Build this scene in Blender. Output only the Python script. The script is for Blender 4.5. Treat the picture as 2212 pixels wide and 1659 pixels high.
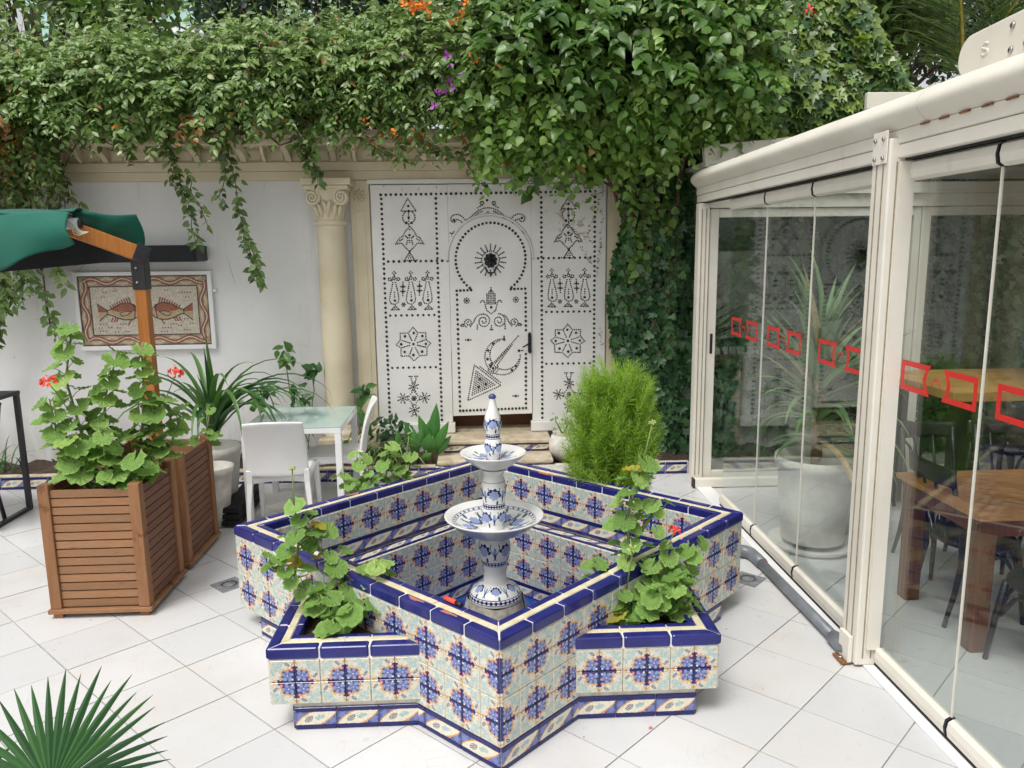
import bpy, bmesh, math, random
import numpy as np
from mathutils import Vector, Matrix

random.seed(7); RNG = np.random.default_rng(7)
SC = bpy.context.scene
for _o in list(bpy.data.objects): bpy.data.objects.remove(_o)
COL = SC.collection

# ------------------------------------------------------------------ camera
CAM_H, PITCH, YAW, ROLL = 2.03, math.radians(9.75), math.radians(2.53), math.radians(0.67)
cam_d = bpy.data.cameras.new('camera'); cam = bpy.data.objects.new('camera', cam_d); COL.objects.link(cam)
cam_d.sensor_width = 36.0; cam_d.lens = 36.0*1661/2212; cam_d.clip_start = .05; cam_d.clip_end = 3000
_f = Vector((math.sin(YAW)*math.cos(PITCH), math.cos(YAW)*math.cos(PITCH), -math.sin(PITCH)))
_r0 = Vector((math.cos(YAW), -math.sin(YAW), 0)); _u0 = _r0.cross(_f)
_r = math.cos(ROLL)*_r0 - math.sin(ROLL)*_u0; _u = math.cos(ROLL)*_u0 + math.sin(ROLL)*_r0
cam.matrix_world = Matrix(((_r.x,_u.x,-_f.x,0),(_r.y,_u.y,-_f.y,0),(_r.z,_u.z,-_f.z,CAM_H),(0,0,0,1)))
SC.camera = cam

# ------------------------------------------------------------------ sky and sun (bright overcast)
SUN_EL, SUN_AZ = math.radians(62), math.radians(215)     # azimuth clockwise from +Y
world = bpy.data.worlds.new('World'); SC.world = world; world.use_nodes = True
wt = world.node_tree; wt.nodes.clear()
sky = wt.nodes.new('ShaderNodeTexSky'); sky.sky_type = 'NISHITA'; sky.sun_disc = False
sky.sun_elevation = SUN_EL; sky.sun_rotation = SUN_AZ; sky.air_density = 1.0; sky.dust_density = 4.0; sky.ozone_density = 1.0
hs = wt.nodes.new('ShaderNodeHueSaturation'); hs.inputs['Saturation'].default_value = .12
bg = wt.nodes.new('ShaderNodeBackground'); bg.inputs['Strength'].default_value = .135
wo = wt.nodes.new('ShaderNodeOutputWorld')
wt.links.new(sky.outputs[0], hs.inputs['Color']); wt.links.new(hs.outputs[0], bg.inputs['Color']); wt.links.new(bg.outputs[0], wo.inputs['Surface'])
sun_d = bpy.data.lights.new('sun', 'SUN'); sun_d.energy = 1.5; sun_d.angle = math.radians(24); sun_d.color = (1, .965, .91)
sun = bpy.data.objects.new('sun', sun_d); COL.objects.link(sun); sun.location = (-4, -4, 12)
_sd = Vector((math.sin(SUN_AZ)*math.cos(SUN_EL), math.cos(SUN_AZ)*math.cos(SUN_EL), math.sin(SUN_EL)))
sun.rotation_euler = _sd.to_track_quat('Z', 'Y').to_euler()
vs = SC.view_settings; vs.view_transform = 'Standard'; vs.look = 'None'; vs.gamma = 1.0; vs.use_curve_mapping = False
vs.exposure = 0.40
cy = SC.cycles; cy.max_bounces = 7; cy.diffuse_bounces = 3; cy.glossy_bounces = 3; cy.transmission_bounces = 4; cy.transparent_max_bounces = 12; cy.adaptive_threshold = .025; cy.caustics_reflective = False; cy.caustics_refractive = False

# ------------------------------------------------------------------ object helpers
def wl(o):
    v = Vector((0,0,0))
    while o is not None: v += o.location; o = o.parent
    return v
def empty(name, loc=(0,0,0), label=None, cat=None, group=None):
    o = bpy.data.objects.new(name, None); o.empty_display_size = .1; COL.objects.link(o); o.location = loc
    if label: tag(o, label, cat, group)
    return o
def tag(o, label=None, cat=None, group=None, kind=None):
    if label: o['label'] = label
    if cat: o['category'] = cat
    if group: o['group'] = group
    if kind: o['kind'] = kind
    return o
def link(name, me, parent=None, loc=None, rot=None, scale=None):
    o = bpy.data.objects.new(name, me); COL.objects.link(o)
    if parent is not None: o.parent = parent
    if loc is not None: o.location = loc
    if rot is not None: o.rotation_euler = rot
    if scale is not None: o.scale = scale
    return o
def bevel(o, w, seg=2):
    m = o.modifiers.new('bevel', 'BEVEL'); m.width = w; m.segments = seg; m.limit_method = 'ANGLE'; m.angle_limit = math.radians(40)
    return o
def copy_tree(o, parent=None):
    c = o.copy(); COL.objects.link(c); c.parent = parent
    for ch in [x for x in bpy.data.objects if x.parent == o]: copy_tree(ch, c)
    return c

class MB:
    """collects shapes in world space and links them as one mesh object"""
    def __init__(s): s.v=[]; s.f=[]; s.uv={}; s.sm=set()
    def add(s, vs, fs, uvs=None, smooth=False):
        n=len(s.v); s.v += [tuple(p) for p in vs]
        for i,f in enumerate(fs):
            k=len(s.f); s.f.append([n+j for j in f])
            if uvs is not None: s.uv[k]=uvs[i]
            if smooth: s.sm.add(k)
        return s
    def box(s,x0,x1,y0,y1,z0,z1):
        return s.add([(x,y,z) for z in (z0,z1) for y in (y0,y1) for x in (x0,x1)],
            [(0,2,3,1),(4,5,7,6),(0,1,5,4),(2,6,7,3),(0,4,6,2),(1,3,7,5)])
    def prism(s,poly,z0,z1):
        n=len(poly)
        a=sum(poly[i][0]*poly[(i+1)%n][1]-poly[(i+1)%n][0]*poly[i][1] for i in range(n))
        if a<0: poly=poly[::-1]
        vs=[(x,y,z0) for x,y in poly]+[(x,y,z1) for x,y in poly]
        return s.add(vs,[tuple(range(n))[::-1],tuple(range(n,2*n))]+[(i,(i+1)%n,n+(i+1)%n,n+i) for i in range(n)])
    def extrude(s,pts,d):
        """closed polygon of 3-D points pushed by vector d"""
        n=len(pts); d=Vector(d); P=[Vector(p) for p in pts]
        return s.add(P+[p+d for p in P],[tuple(range(n))[::-1],tuple(range(n,2*n))]+[(i,(i+1)%n,n+(i+1)%n,n+i) for i in range(n)])
    def bar(s,p,q,w,h,up=(0,0,1)):
        p=Vector(p);q=Vector(q);t=(q-p).normalized();u=Vector(up)
        if abs(t.dot(u))>.98: u=Vector((0,1,0))
        a=t.cross(u).normalized();b=a.cross(t).normalized()
        vs=[c+a*(w/2*i)+b*(h/2*j) for c in (p,q) for i,j in ((-1,-1),(1,-1),(1,1),(-1,1))]
        return s.add(vs,[(3,2,1,0),(4,5,6,7),(0,1,5,4),(1,2,6,5),(2,3,7,6),(3,0,4,7)])
    def tube(s,pts,r,n=6,caps=True,smooth=True):
        P=[Vector(p) for p in pts]; m=len(P)
        R=r if hasattr(r,'__len__') else [r]*m
        vs=[];prev=None
        for i in range(m):
            t=(P[min(i+1,m-1)]-P[max(i-1,0)])
            t=t.normalized() if t.length>1e-9 else Vector((0,0,1))
            if prev is None:
                a=t.orthogonal().normalized()
            else:
                a=(prev-t*prev.dot(t)); a=a.normalized() if a.length>1e-6 else t.orthogonal().normalized()
            prev=a;b=t.cross(a)
            for k in range(n):
                th=2*math.pi*k/n; vs.append(P[i]+(a*math.cos(th)+b*math.sin(th))*R[i])
        fs=[(i*n+k,i*n+(k+1)%n,(i+1)*n+(k+1)%n,(i+1)*n+k) for i in range(m-1) for k in range(n)]
        if caps: fs+=[tuple(range(n))[::-1],tuple(range((m-1)*n,m*n))]
        return s.add(vs,fs,smooth=smooth)
    def lathe(s,c,prof,n=32,smooth=True,uv=True,cap=False):
        """prof: (r,z) from bottom to top, about vertical axis through c=(x,y,z)"""
        m=len(prof);vs=[];fs=[];us=[];L=[0]
        for a,b in zip(prof,prof[1:]): L.append(L[-1]+math.hypot(b[0]-a[0],b[1]-a[1]))
        for r,z in prof:
            for k in range(n):
                th=2*math.pi*k/n; vs.append((c[0]+r*math.cos(th),c[1]+r*math.sin(th),c[2]+z))
        for i in range(m-1):
            for k in range(n):
                fs.append((i*n+k,i*n+(k+1)%n,(i+1)*n+(k+1)%n,(i+1)*n+k))
                us.append(((k/n,L[i]),((k+1)/n,L[i]),((k+1)/n,L[i+1]),(k/n,L[i+1])))
        if cap:
            fs+=[tuple(range(n))[::-1],tuple(range((m-1)*n,m*n))]; us+=[tuple((0,0) for _ in range(n))]*2
        return s.add(vs,fs,us if uv else None,smooth)
    def grid(s,fn,nu,nv,smooth=True,uv=True):
        vs=[fn(i/nu,j/nv) for j in range(nv+1) for i in range(nu+1)];w=nu+1
        fs=[(j*w+i,j*w+i+1,(j+1)*w+i+1,(j+1)*w+i) for j in range(nv) for i in range(nu)]
        us=[((i/nu,j/nv),((i+1)/nu,j/nv),((i+1)/nu,(j+1)/nv),(i/nu,(j+1)/nv)) for j in range(nv) for i in range(nu)]
        return s.add(vs,fs,us if uv else None,smooth)
    def mesh(s,name,off=(0,0,0)):
        me=bpy.data.meshes.new(name)
        ox,oy,oz=off
        me.from_pydata([(x-ox,y-oy,z-oz) for x,y,z in s.v],[],s.f)
        if s.uv:
            ul=me.uv_layers.new(name='UVMap')
            for p in me.polygons:
                u=s.uv.get(p.index)
                if u is not None:
                    for k,li in enumerate(p.loop_indices): ul.data[li].uv=u[k]
        if s.sm:
            for p in me.polygons:
                if p.index in s.sm: p.use_smooth=True
        return me
    def build(s,name,mat,parent=None,bev=0,seg=2,solid=0,origin=None,sub=0):
        base=wl(parent) if parent is not None else Vector((0,0,0))
        loc=Vector(origin)-base if origin is not None else Vector((0,0,0))
        me=s.mesh(name,base+loc); me.materials.append(mat)
        o=link(name,me,parent,loc)
        if solid:
            m=o.modifiers.new('solid','SOLIDIFY'); m.thickness=solid; m.offset=0
        if bev: bevel(o,bev,seg)
        if sub:
            m=o.modifiers.new('sub','SUBSURF'); m.levels=sub; m.render_levels=sub
        return o

# ------------------------------------------------------------------ node expressions
class X:
    """a scalar or colour socket with arithmetic; builds Math nodes"""
    def __init__(s,t,k): s.t=t; s.k=k
    def op(s,o,b=None,c=None):
        n=s.t.nodes.new('ShaderNodeMath'); n.operation=o
        for i,q in enumerate((s,b,c)):
            if q is None: continue
            if isinstance(q,X): s.t.links.new(q.k,n.inputs[i])
            else: n.inputs[i].default_value=q
        return X(s.t,n.outputs[0])
    def __add__(s,b): return s.op('ADD',b)
    __radd__=__add__
    def __sub__(s,b): return s.op('SUBTRACT',b)
    def __rsub__(s,b): return (s*-1)+b
    def __mul__(s,b): return s.op('MULTIPLY',b)
    __rmul__=__mul__
    def __truediv__(s,b): return s.op('DIVIDE',b)
    def lt(s,b): return s.op('LESS_THAN',b)
    def gt(s,b): return s.op('GREATER_THAN',b)
    def mx(s,b): return s.op('MAXIMUM',b)
    def mn(s,b): return s.op('MINIMUM',b)
    def abs(s): return s.op('ABSOLUTE')
    def sin(s): return s.op('SINE')
    def cos(s): return s.op('COSINE')
    def sqrt(s): return s.op('SQRT')
    def fr(s): return s.op('FRACT')
    def floor(s): return s.op('FLOOR')
    def pw(s,b): return s.op('POWER',b)
    def exp(s): return s.op('EXPONENT')
    def at2(s,b): return s.op('ARCTAN2',b)
    def ss(s,a,b):
        n=s.t.nodes.new('ShaderNodeMapRange'); n.interpolation_type='SMOOTHSTEP'
        s.t.links.new(s.k,n.inputs[0]); n.inputs[1].default_value=a; n.inputs[2].default_value=b
        return X(s.t,n.outputs[0])
class Mat:
    def __init__(s,name):
        s.m=bpy.data.materials.new(name); s.m.use_nodes=True; s.t=s.m.node_tree
        s.b=s.t.nodes['Principled BSDF']; s.out=s.t.nodes['Material Output']
    def node(s,k): return s.t.nodes.new(k)
    def uv(s):
        n=s.node('ShaderNodeUVMap'); p=s.node('ShaderNodeSeparateXYZ'); s.t.links.new(n.outputs[0],p.inputs[0])
        return X(s.t,p.outputs[0]),X(s.t,p.outputs[1])
    def pos(s,kind='Object'):
        n=s.node('ShaderNodeTexCoord'); return X(s.t,n.outputs[kind])
    def geo(s):
        n=s.node('ShaderNodeNewGeometry'); return X(s.t,n.outputs['Position'])
    def xyz(s,v):
        p=s.node('ShaderNodeSeparateXYZ'); s.t.links.new(v.k,p.inputs[0]); return [X(s.t,p.outputs[i]) for i in range(3)]
    def comb(s,x,y,z=0.0):
        p=s.node('ShaderNodeCombineXYZ')
        for i,q in enumerate((x,y,z)):
            if isinstance(q,X): s.t.links.new(q.k,p.inputs[i])
            else: p.inputs[i].default_value=q
        return X(s.t,p.outputs[0])
    def rnd(s):
        n=s.node('ShaderNodeObjectInfo'); return X(s.t,n.outputs['Random'])
    def attr(s,name):
        n=s.node('ShaderNodeAttribute'); n.attribute_name=name; return X(s.t,n.outputs['Fac'])
    def noise(s,vec,scale,detail=3,rough=.55,scl=None,dist=0):
        n=s.node('ShaderNodeTexNoise'); n.inputs['Scale'].default_value=scale; n.inputs['Detail'].default_value=detail
        n.inputs['Roughness'].default_value=rough; n.inputs['Distortion'].default_value=dist
        if scl is not None:
            mp=s.node('ShaderNodeMapping'); mp.inputs['Scale'].default_value=scl; s.t.links.new(vec.k,mp.inputs[0]); vec=X(s.t,mp.outputs[0])
        if vec is not None: s.t.links.new(vec.k,n.inputs['Vector'])
        return X(s.t,n.outputs[0])
    def voro(s,vec,scale,feature='F1',out=0,scl=None):
        n=s.node('ShaderNodeTexVoronoi'); n.feature=feature; n.inputs['Scale'].default_value=scale
        if scl is not None:
            mp=s.node('ShaderNodeMapping'); mp.inputs['Scale'].default_value=scl; s.t.links.new(vec.k,mp.inputs[0]); vec=X(s.t,mp.outputs[0])
        s.t.links.new(vec.k,n.inputs['Vector']); return X(s.t,n.outputs[out])
    def mix(s,fac,a,b):
        n=s.node('ShaderNodeMix'); n.data_type='RGBA'; n.clamp_factor=True
        for q,i in ((fac,0),(a,6),(b,7)):
            if isinstance(q,X): s.t.links.new(q.k,n.inputs[i])
            elif i==0: n.inputs[0].default_value=q
            else: n.inputs[i].default_value=(*q,1)
        return X(s.t,n.outputs[2])
    def ramp(s,fac,stops):
        n=s.node('ShaderNodeValToRGB'); s.t.links.new(fac.k,n.inputs[0]); e=n.color_ramp.elements
        while len(e)<len(stops): e.new(.5)
        for el,(p,c) in zip(e,stops): el.position=p; el.color=(*c,1)
        return X(s.t,n.outputs[0])
    def hsv(s,col,h=None,sat=None,val=None):
        n=s.node('ShaderNodeHueSaturation'); s.t.links.new(col.k,n.inputs['Color'])
        for q,nm in ((h,'Hue'),(sat,'Saturation'),(val,'Value')):
            if q is None: continue
            if isinstance(q,X): s.t.links.new(q.k,n.inputs[nm])
            else: n.inputs[nm].default_value=q
        return X(s.t,n.outputs[0])
    def set(s,**kw):
        for k,q in kw.items():
            nm={'col':'Base Color','rough':'Roughness','spec':'Specular IOR Level','metal':'Metallic','coat':'Coat Weight','coatr':'Coat Roughness','sheen':'Sheen Weight','emc':'Emission Color','ems':'Emission Strength','trans':'Transmission Weight'}[k]
            if isinstance(q,X): s.t.links.new(q.k,s.b.inputs[nm])
            elif nm in('Base Color','Emission Color'): s.b.inputs[nm].default_value=(*q,1)
            else: s.b.inputs[nm].default_value=q
        return s
    def bump(s,h,strength=.3,dist=.01):
        n=s.node('ShaderNodeBump'); n.inputs['Strength'].default_value=strength; n.inputs['Distance'].default_value=dist
        s.t.links.new(h.k,n.inputs['Height']); s.t.links.new(n.outputs[0],s.b.inputs['Normal']); return s
def simple(name,col,rough=.5,var=.08,scale=12,spec=.5,metal=0,bump=0,coat=0,bscale=None):
    q=Mat(name); p=q.geo(); n=q.noise(p,scale,4)
    c1=tuple(max(0,c*(1-var)) for c in col); c2=tuple(min(1,c*(1+var)) for c in col)
    q.set(col=q.mix(n.ss(.3,.7),c1,c2),rough=rough,spec=spec,metal=metal,coat=coat)
    if bump: q.bump(q.noise(p,bscale or scale*6,3),bump,.004)
    return q.m
# ------------------------------------------------------------------ materials
M = {}
def _plaster():
    q=Mat('white_plaster'); p=q.geo(); x,y,z=q.xyz(p)
    n=q.noise(p,1.3,5); f=q.noise(p,26,3); st=q.noise(p,5,5,.6,scl=(1,1,.25))
    c=q.mix(n.ss(.35,.7),(.72,.715,.705),(.80,.80,.79))
    low=(1-z.ss(.05,.85))*st.ss(.32,.60)
    c=q.mix(low*.55,c,(.44,.41,.36))
    spots=q.voro(p,5.5).lt(.05)*q.noise(p,2.1,1).gt(.52)
    c=q.mix(spots*.45,c,(.36,.32,.28))
    c=q.mix(q.noise(p,3.2,5,.7,scl=(2.6,1,.22)).ss(.54,.78)*.34,c,(.47,.45,.41)); crk=q.voro(p,1.5,'DISTANCE_TO_EDGE').lt(.004)*q.noise(p,2.0,2).ss(.5,.6); c=q.mix(crk*.5,c,(.3,.28,.26))
    q.set(col=c,rough=.72,spec=.25); q.bump(f*.5+q.noise(p,7,3),.35,.006); return q.m
M['plaster']=_plaster()
def _stucco(nm,a,b,dirt=.35):
    q=Mat(nm); p=q.geo(); n=q.noise(p,2.4,5); c=q.mix(n.ss(.3,.7),a,b)
    d=q.noise(p,6,5,.65,scl=(1,1,.3)).ss(.58,.8)
    c=q.mix(d*dirt,c,(.30,.25,.18)); q.set(col=c,rough=.65,spec=.3); q.bump(q.noise(p,40,3),.2,.004); return q.m
M['cream']=_stucco('cream_stucco',(.63,.55,.39),(.73,.65,.48))
M['doorwhite']=None
def _doorpaint():
    q=Mat('white_gloss_paint'); p=q.geo(); x,y,z=q.xyz(p)
    n=q.noise(p,2.2,5); c=q.mix(n.ss(.3,.7),(.74,.725,.69),(.83,.82,.79))
    st=q.noise(p,9,6,.7,scl=(1.4,1,.22)).ss(.62,.8)
    c=q.mix(st*.35,c,(.42,.36,.28))
    chip=q.noise(p,16,5,.7).ss(.66,.70)*((1-z.ss(.42,.62))+ z.ss(2.52,2.66)).mn(1.0)
    c=q.mix(chip,c,(.16,.10,.06))
    rt=q.noise(p,14,4,.7).ss(.55,.62)*q.noise(p,3.1,2).ss(.40,.55)*(x.ss(.5,1.0)*z.ss(2.0,2.45))
    c=q.mix(rt*.9,c,(.20,.09,.04))
    q.set(col=c,rough=.42,spec=.4); q.bump(q.noise(p,18,4),.15,.004); return q.m
M['doorpaint']=_doorpaint()
def _floor():
    q=Mat('white_floor_tile'); p=q.geo(); r=q.rnd()
    n=q.noise(p,1.1,4); f=q.noise(p,14,5,.65)
    c=q.mix(r,(.58,.585,.59),(.665,.665,.665))
    c=q.mix(n.ss(.40,.75)*.6*r.ss(.1,.9)+.04,c,(.54,.49,.44)); st=q.noise(p,.55,6,.7); c=q.mix(st.ss(.53,.72)*.45,c,(.46,.42,.37)); dr=q.voro(p,3.1).lt(.045)*q.noise(p,1.7,1).gt(.5); c=q.mix(dr*.25,c,(.4,.37,.33))
    sc=q.voro(p,13,'DISTANCE_TO_EDGE').lt(.012)*q.noise(p,3.3,2).ss(.5,.62)
    c=q.mix(sc*.35,c,(.40,.37,.35))
    c=q.mix(f.ss(.6,.78)*.32,c,(.46,.42,.38))
    q.set(col=c,rough=f*.22+.20,spec=.45); q.bump(q.noise(p,9,3)+sc*-.2,.05,.004); return q.m
M['floor']=_floor()
M['grout']=simple('cement_grout',(.40,.37,.33),.9,.25,9,bump=.3)
M['wgrout']=simple('white_grout',(.60,.57,.50),.85,.2,20,bump=.2)
M['whitegrout']=simple('bright_white_grout',(.74,.73,.70),.8,.08,20)
M['soil']=simple('garden_soil',(.055,.035,.022),.95,.5,40,bump=.9,bscale=60)
def disc(u,v,cu,cv,r): return ((u-cu)*(u-cu)+(v-cv)*(v-cv)).sqrt()-r
def ell(u,v,cu,cv,ra,rb,ang):
    ca,sa=math.cos(ang),math.sin(ang); x=(u-cu)*ca+(v-cv)*sa; y=(v-cv)*ca-(u-cu)*sa
    return ((x*(1/ra))*(x*(1/ra))+(y*(1/rb))*(y*(1/rb))).sqrt()-1
def grapes(u,v,cu,cv,ang,sc=15.,ra=.14,rb=.085):
    ca,sa=math.cos(ang),math.sin(ang); x=((u-cu)*ca+(v-cv)*sa)*sc; y=((v-cv)*ca-(u-cu)*sa)*sc
    row=y.floor(); xx=(x+row*.5).fr()-.5; yy=y.fr()-.5
    return (xx*xx+yy*yy).sqrt().lt(.42)*ell(u,v,cu,cv,ra,rb,ang).lt(0)
NAVY=(.012,.014,.10); PERI=(.17,.19,.44); CREAM=(.70,.66,.53); TEAL=(.23,.42,.43); ORNG=(.58,.28,.06); PINK=(.72,.33,.33)
def _flower():
    q=Mat('painted_flower_tile'); u0,v0=q.uv(); p=q.geo()
    w=q.noise(p,42,2); w2=q.noise(p,55,2)
    u=u0+(w-.5)*.07; v=v0+(w2-.5)*.07
    r=(u*u+v*v).sqrt(); th=v.at2(u)
    Rb=((th-math.pi/4)*4).cos()*.070+((th-math.pi/4)*12).cos()*.020+.625
    s1=(th*(1/.13)); s2=((th-math.pi/2)*(1/.13))
    Rb=Rb+(s1*s1*-1).exp()*.36+(s2*s2*-1).exp()*.36
    d=r-Rb
    tone=q.noise(p,90,3)
    # outside
    c=q.mix(tone.ss(.3,.7),(.55,.54,.46),(.65,.64,.56))
    tick=(((u+v)*36).sin().gt(.35))*((u.gt(.90)*u.lt(.985)).mx(v.gt(.90)*v.lt(.985)))
    c=q.mix(tick*.65,c,(.58,.38,.16))
    leaf=ell(u,v,.73,.73,.27,.12,math.pi/4).mn(ell(u,v,.82,.58,.19,.10,-.35)).mn(ell(u,v,.58,.82,.20,.11,math.pi/2+.35)).mn(ell(u,v,.45,.93,.16,.06,.4)).mn(ell(u,v,.93,.48,.14,.05,1.2))
    c=q.mix(leaf.lt(0),c,q.mix(tone.ss(.35,.65),(.34,.44,.42),(.49,.57,.53)))
    c=q.mix(grapes(u,v,.83,.28,.9),c,NAVY)
    c=q.mix(((d-.085).abs().lt(.03))*((th*22).sin().gt(.2))*.8,c,ORNG)
    # inside
    ins=d.lt(0)*r.lt(.74)
    k=q.mix(tone.ss(.3,.7),(.014,.017,.10),(.045,.05,.18))
    lf=ell(u,v,.14,.52,.16,.06,1.2).mn(ell(u,v,.52,.36,.12,.06,.2)).mn(ell(u,v,.10,.22,.10,.05,.3))
    k=q.mix(lf.lt(0),k,(.20,.38,.42))
    a=u-.285; b=v-.285; fr=(a*a+b*b).sqrt(); ft=b.at2(a)
    pet=(ft*5).cos()*.045+.24
    k=q.mix(fr.lt(pet),k,q.mix(((ft*5).cos()*.5+.5)*fr.ss(.02,.16),(.11,.13,.34),(.27,.30,.52)))
    k=q.mix(fr.lt(.035),k,(.62,.60,.50))
    k=q.mix(disc(u,v,.09,.08,.045).lt(0),k,(.66,.66,.66))
    k=q.mix(disc(u,v,.58,.10,.085).lt(0),k,(.48,.06,.09)); k=q.mix(disc(u,v,.58,.11,.055).lt(0),k,PINK)
    k=q.mix(disc(u,v,.08,.60,.05).lt(0),k,PINK)
    c=q.mix(ins,c,k)
    c=q.mix(d.abs().lt(.036)*.85,c,ORNG)
    q.set(col=c,rough=.13,spec=.5); q.bump(w,.05,.003); return q.m
M['flower']=_flower()
def _border():
    q=Mat('painted_border_tile'); u0,v0=q.uv(); p=q.geo(); w=q.noise(p,42,2); w2=q.noise(p,60,2)
    u=u0+(w-.5)*.04; v=v0+(w2-.5)*.05; tone=q.noise(p,90,3)
    s=(v-.51)*(1/.30)
    c=q.mix(tone.ss(.3,.7),(.04,.06,.22),(.16,.22,.40))
    a=u*2; a=(u-.10)*2; b=v-.58; 
    f1=disc(u*2,v,.22,.62,.15); c=q.mix(f1.lt(0),c,PERI)
    f2=disc(u*2,v,1.80,.40,.15); c=q.mix(f2.lt(0),c,PERI)
    c=q.mix(disc(u*2,v,.62,.70,.075).lt(0),c,PINK); c=q.mix(disc(u*2,v,1.40,.30,.075).lt(0),c,PINK)
    c=q.mix(ell(u*2,v,.95,.73,.16,.06,.3).lt(0),c,(.22,.40,.43)); c=q.mix(ell(u*2,v,1.05,.29,.16,.06,.3).lt(0),c,(.22,.40,.43))
    d=(s-(u*2-1)*.95).abs()-((u*math.pi).sin().mx(0.0).pw(.6))*1.28
    k=q.mix(tone.ss(.3,.7),(.64,.60,.47),(.74,.70,.58))
    k=q.mix(((u*60+v*20).sin().gt(.55))*((d+.16).abs().lt(.10))*.5,k,ORNG)
    lf=ell(u*2,v,1.22,.56,.24,.10,.25).mn(ell(u*2,v,1.18,.58,.13,.07,1.5)).mn(ell(u*2,v,1.05,.50,.12,.06,-.8))
    k=q.mix(lf.lt(0),k,q.mix(tone.ss(.35,.65),(.30,.42,.41),(.44,.54,.51)))
    k=q.mix(grapes(u*2,v,.66,.47,.5,13.,.24,.13),k,NAVY)
    c=q.mix(d.lt(0),c,k); c=q.mix((d+.02).abs().lt(.11),c,ORNG)
    band=v.gt(.81).mx(v.lt(.20))
    c=q.mix(band,c,(.012,.013,.105))
    q.set(col=c,rough=.13,spec=.5); q.bump(w,.05,.003); return q.m
M['border']=_border()
def _glaze(nm,a,b,scale,rough=.12):
    q=Mat(nm); p=q.geo(); n=q.noise(p,scale,5,.6); q.set(col=q.mix(n.ss(.3,.7),a,b),rough=n*.12+rough,spec=.5); q.bump(q.noise(p,30,3),.08,.004); return q.m
M['blue']=_glaze('cobalt_glaze',(.013,.014,.12),(.020,.022,.17),9)
M['creamglaze']=_glaze('cream_glaze',(.60,.52,.33),(.76,.69,.50),14,.2)
M['poolblue']=_glaze('pool_blue_glaze',(.01,.035,.20),(.02,.07,.30),6)
M['terracotta']=simple('bare_terracotta',(.42,.17,.11),.85,.2,40,bump=.4)
def _marble():
    q=Mat('worn_marble'); p=q.geo(); n=q.noise(p,6,6,.65,dist=1.2)
    c=q.mix(n.ss(.35,.7),(.62,.54,.40),(.42,.33,.23)); c=q.mix(q.noise(p,20,4).ss(.55,.75)*.5,c,(.30,.26,.20)); q.set(col=c,rough=.4); q.bump(n,.15,.01); return q.m
M['marble']=_marble()
def _ceramic(nm,n,fl,bands,R,base=(.78,.78,.75),tend=None):
    """white glazed ceramic painted with fan flowers; u = turn, v = arc length in metres"""
    q=Mat(nm); u0,v0=q.uv(); p=q.geo(); w=q.noise(p,60,2)
    circ=2*math.pi*R
    u=u0*n; cell=u.floor(); x=(u.fr()-.5)*(circ/n); v=v0+(w-.5)*.004
    c=q.mix(q.noise(p,8,3),base,tuple(k*.92 for k in base))
    NV=(.014,.018,.11); PW=(.25,.31,.56); DT=(.02,.10,.13)
    for (vc,rad,ph) in fl:
        xx=x if ph==0 else ((u+.5).fr()-.5)*(circ/n)
        y=v-vc; r=(xx*xx+y*y).sqrt(); t=y.at2(xx)
        R1=(t*9).cos()*(rad*.10)+rad; up=t.gt(-.35)
        c=q.mix(r.lt(R1)*up.mx(r.lt(rad*.62)),c,NV)
        R2=(t*7).cos()*(rad*.07)+rad*.70
        c=q.mix(r.lt(R2),c,q.mix(((t*14).cos()*.5+.5)*.5,PW,(.42,.47,.68)))
        # leaf below
        c=q.mix(((xx-rad*.5)*(xx-rad*.5)*6+(y+rad*1.15)*(y+rad*1.15)).sqrt().lt(rad*.42),c,DT)
        # tendril between flowers
        x2=(((u+(.5 if ph==0 else 0.)).fr())-.5)*(circ/n)
        td=(x2.abs()-((y*(2.2/rad)).sin()*(rad*.28)+rad*.33)).abs().lt(rad*.07)*(y.abs().lt(rad*1.15))
        c=q.mix(td*.9,c,DT)
        c=q.mix((x2*x2*9+(y-rad*.1)*(y-rad*.1)).sqrt().lt(rad*.62),c,PW)
        c=q.mix((x2*x2*14+(y+rad*.5)*(y+rad*.5)).sqrt().lt(rad*.4),c,NV)
    for (a,b,m) in bands:
        ins=v.gt(a)*v.lt(b); mid=(a+b)/2; h=(b-a)
        xx=((u0*m).fr()-.5)*(circ/m); y=v-mid
        c=q.mix(ins,c,(.70,.71,.73))
        cr=((xx.abs().lt(h*.16)*y.abs().lt(h*.32)).mx(y.abs().lt(h*.13)*xx.abs().lt(h*.36)))
        c=q.mix(cr*ins,c,NV)
        c=q.mix(((y.abs()-h*.47).abs().lt(h*.07)),c,NV)
    q.set(col=c,rough=.08,spec=.55,coat=.3,coatr=.05); return q.m
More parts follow.
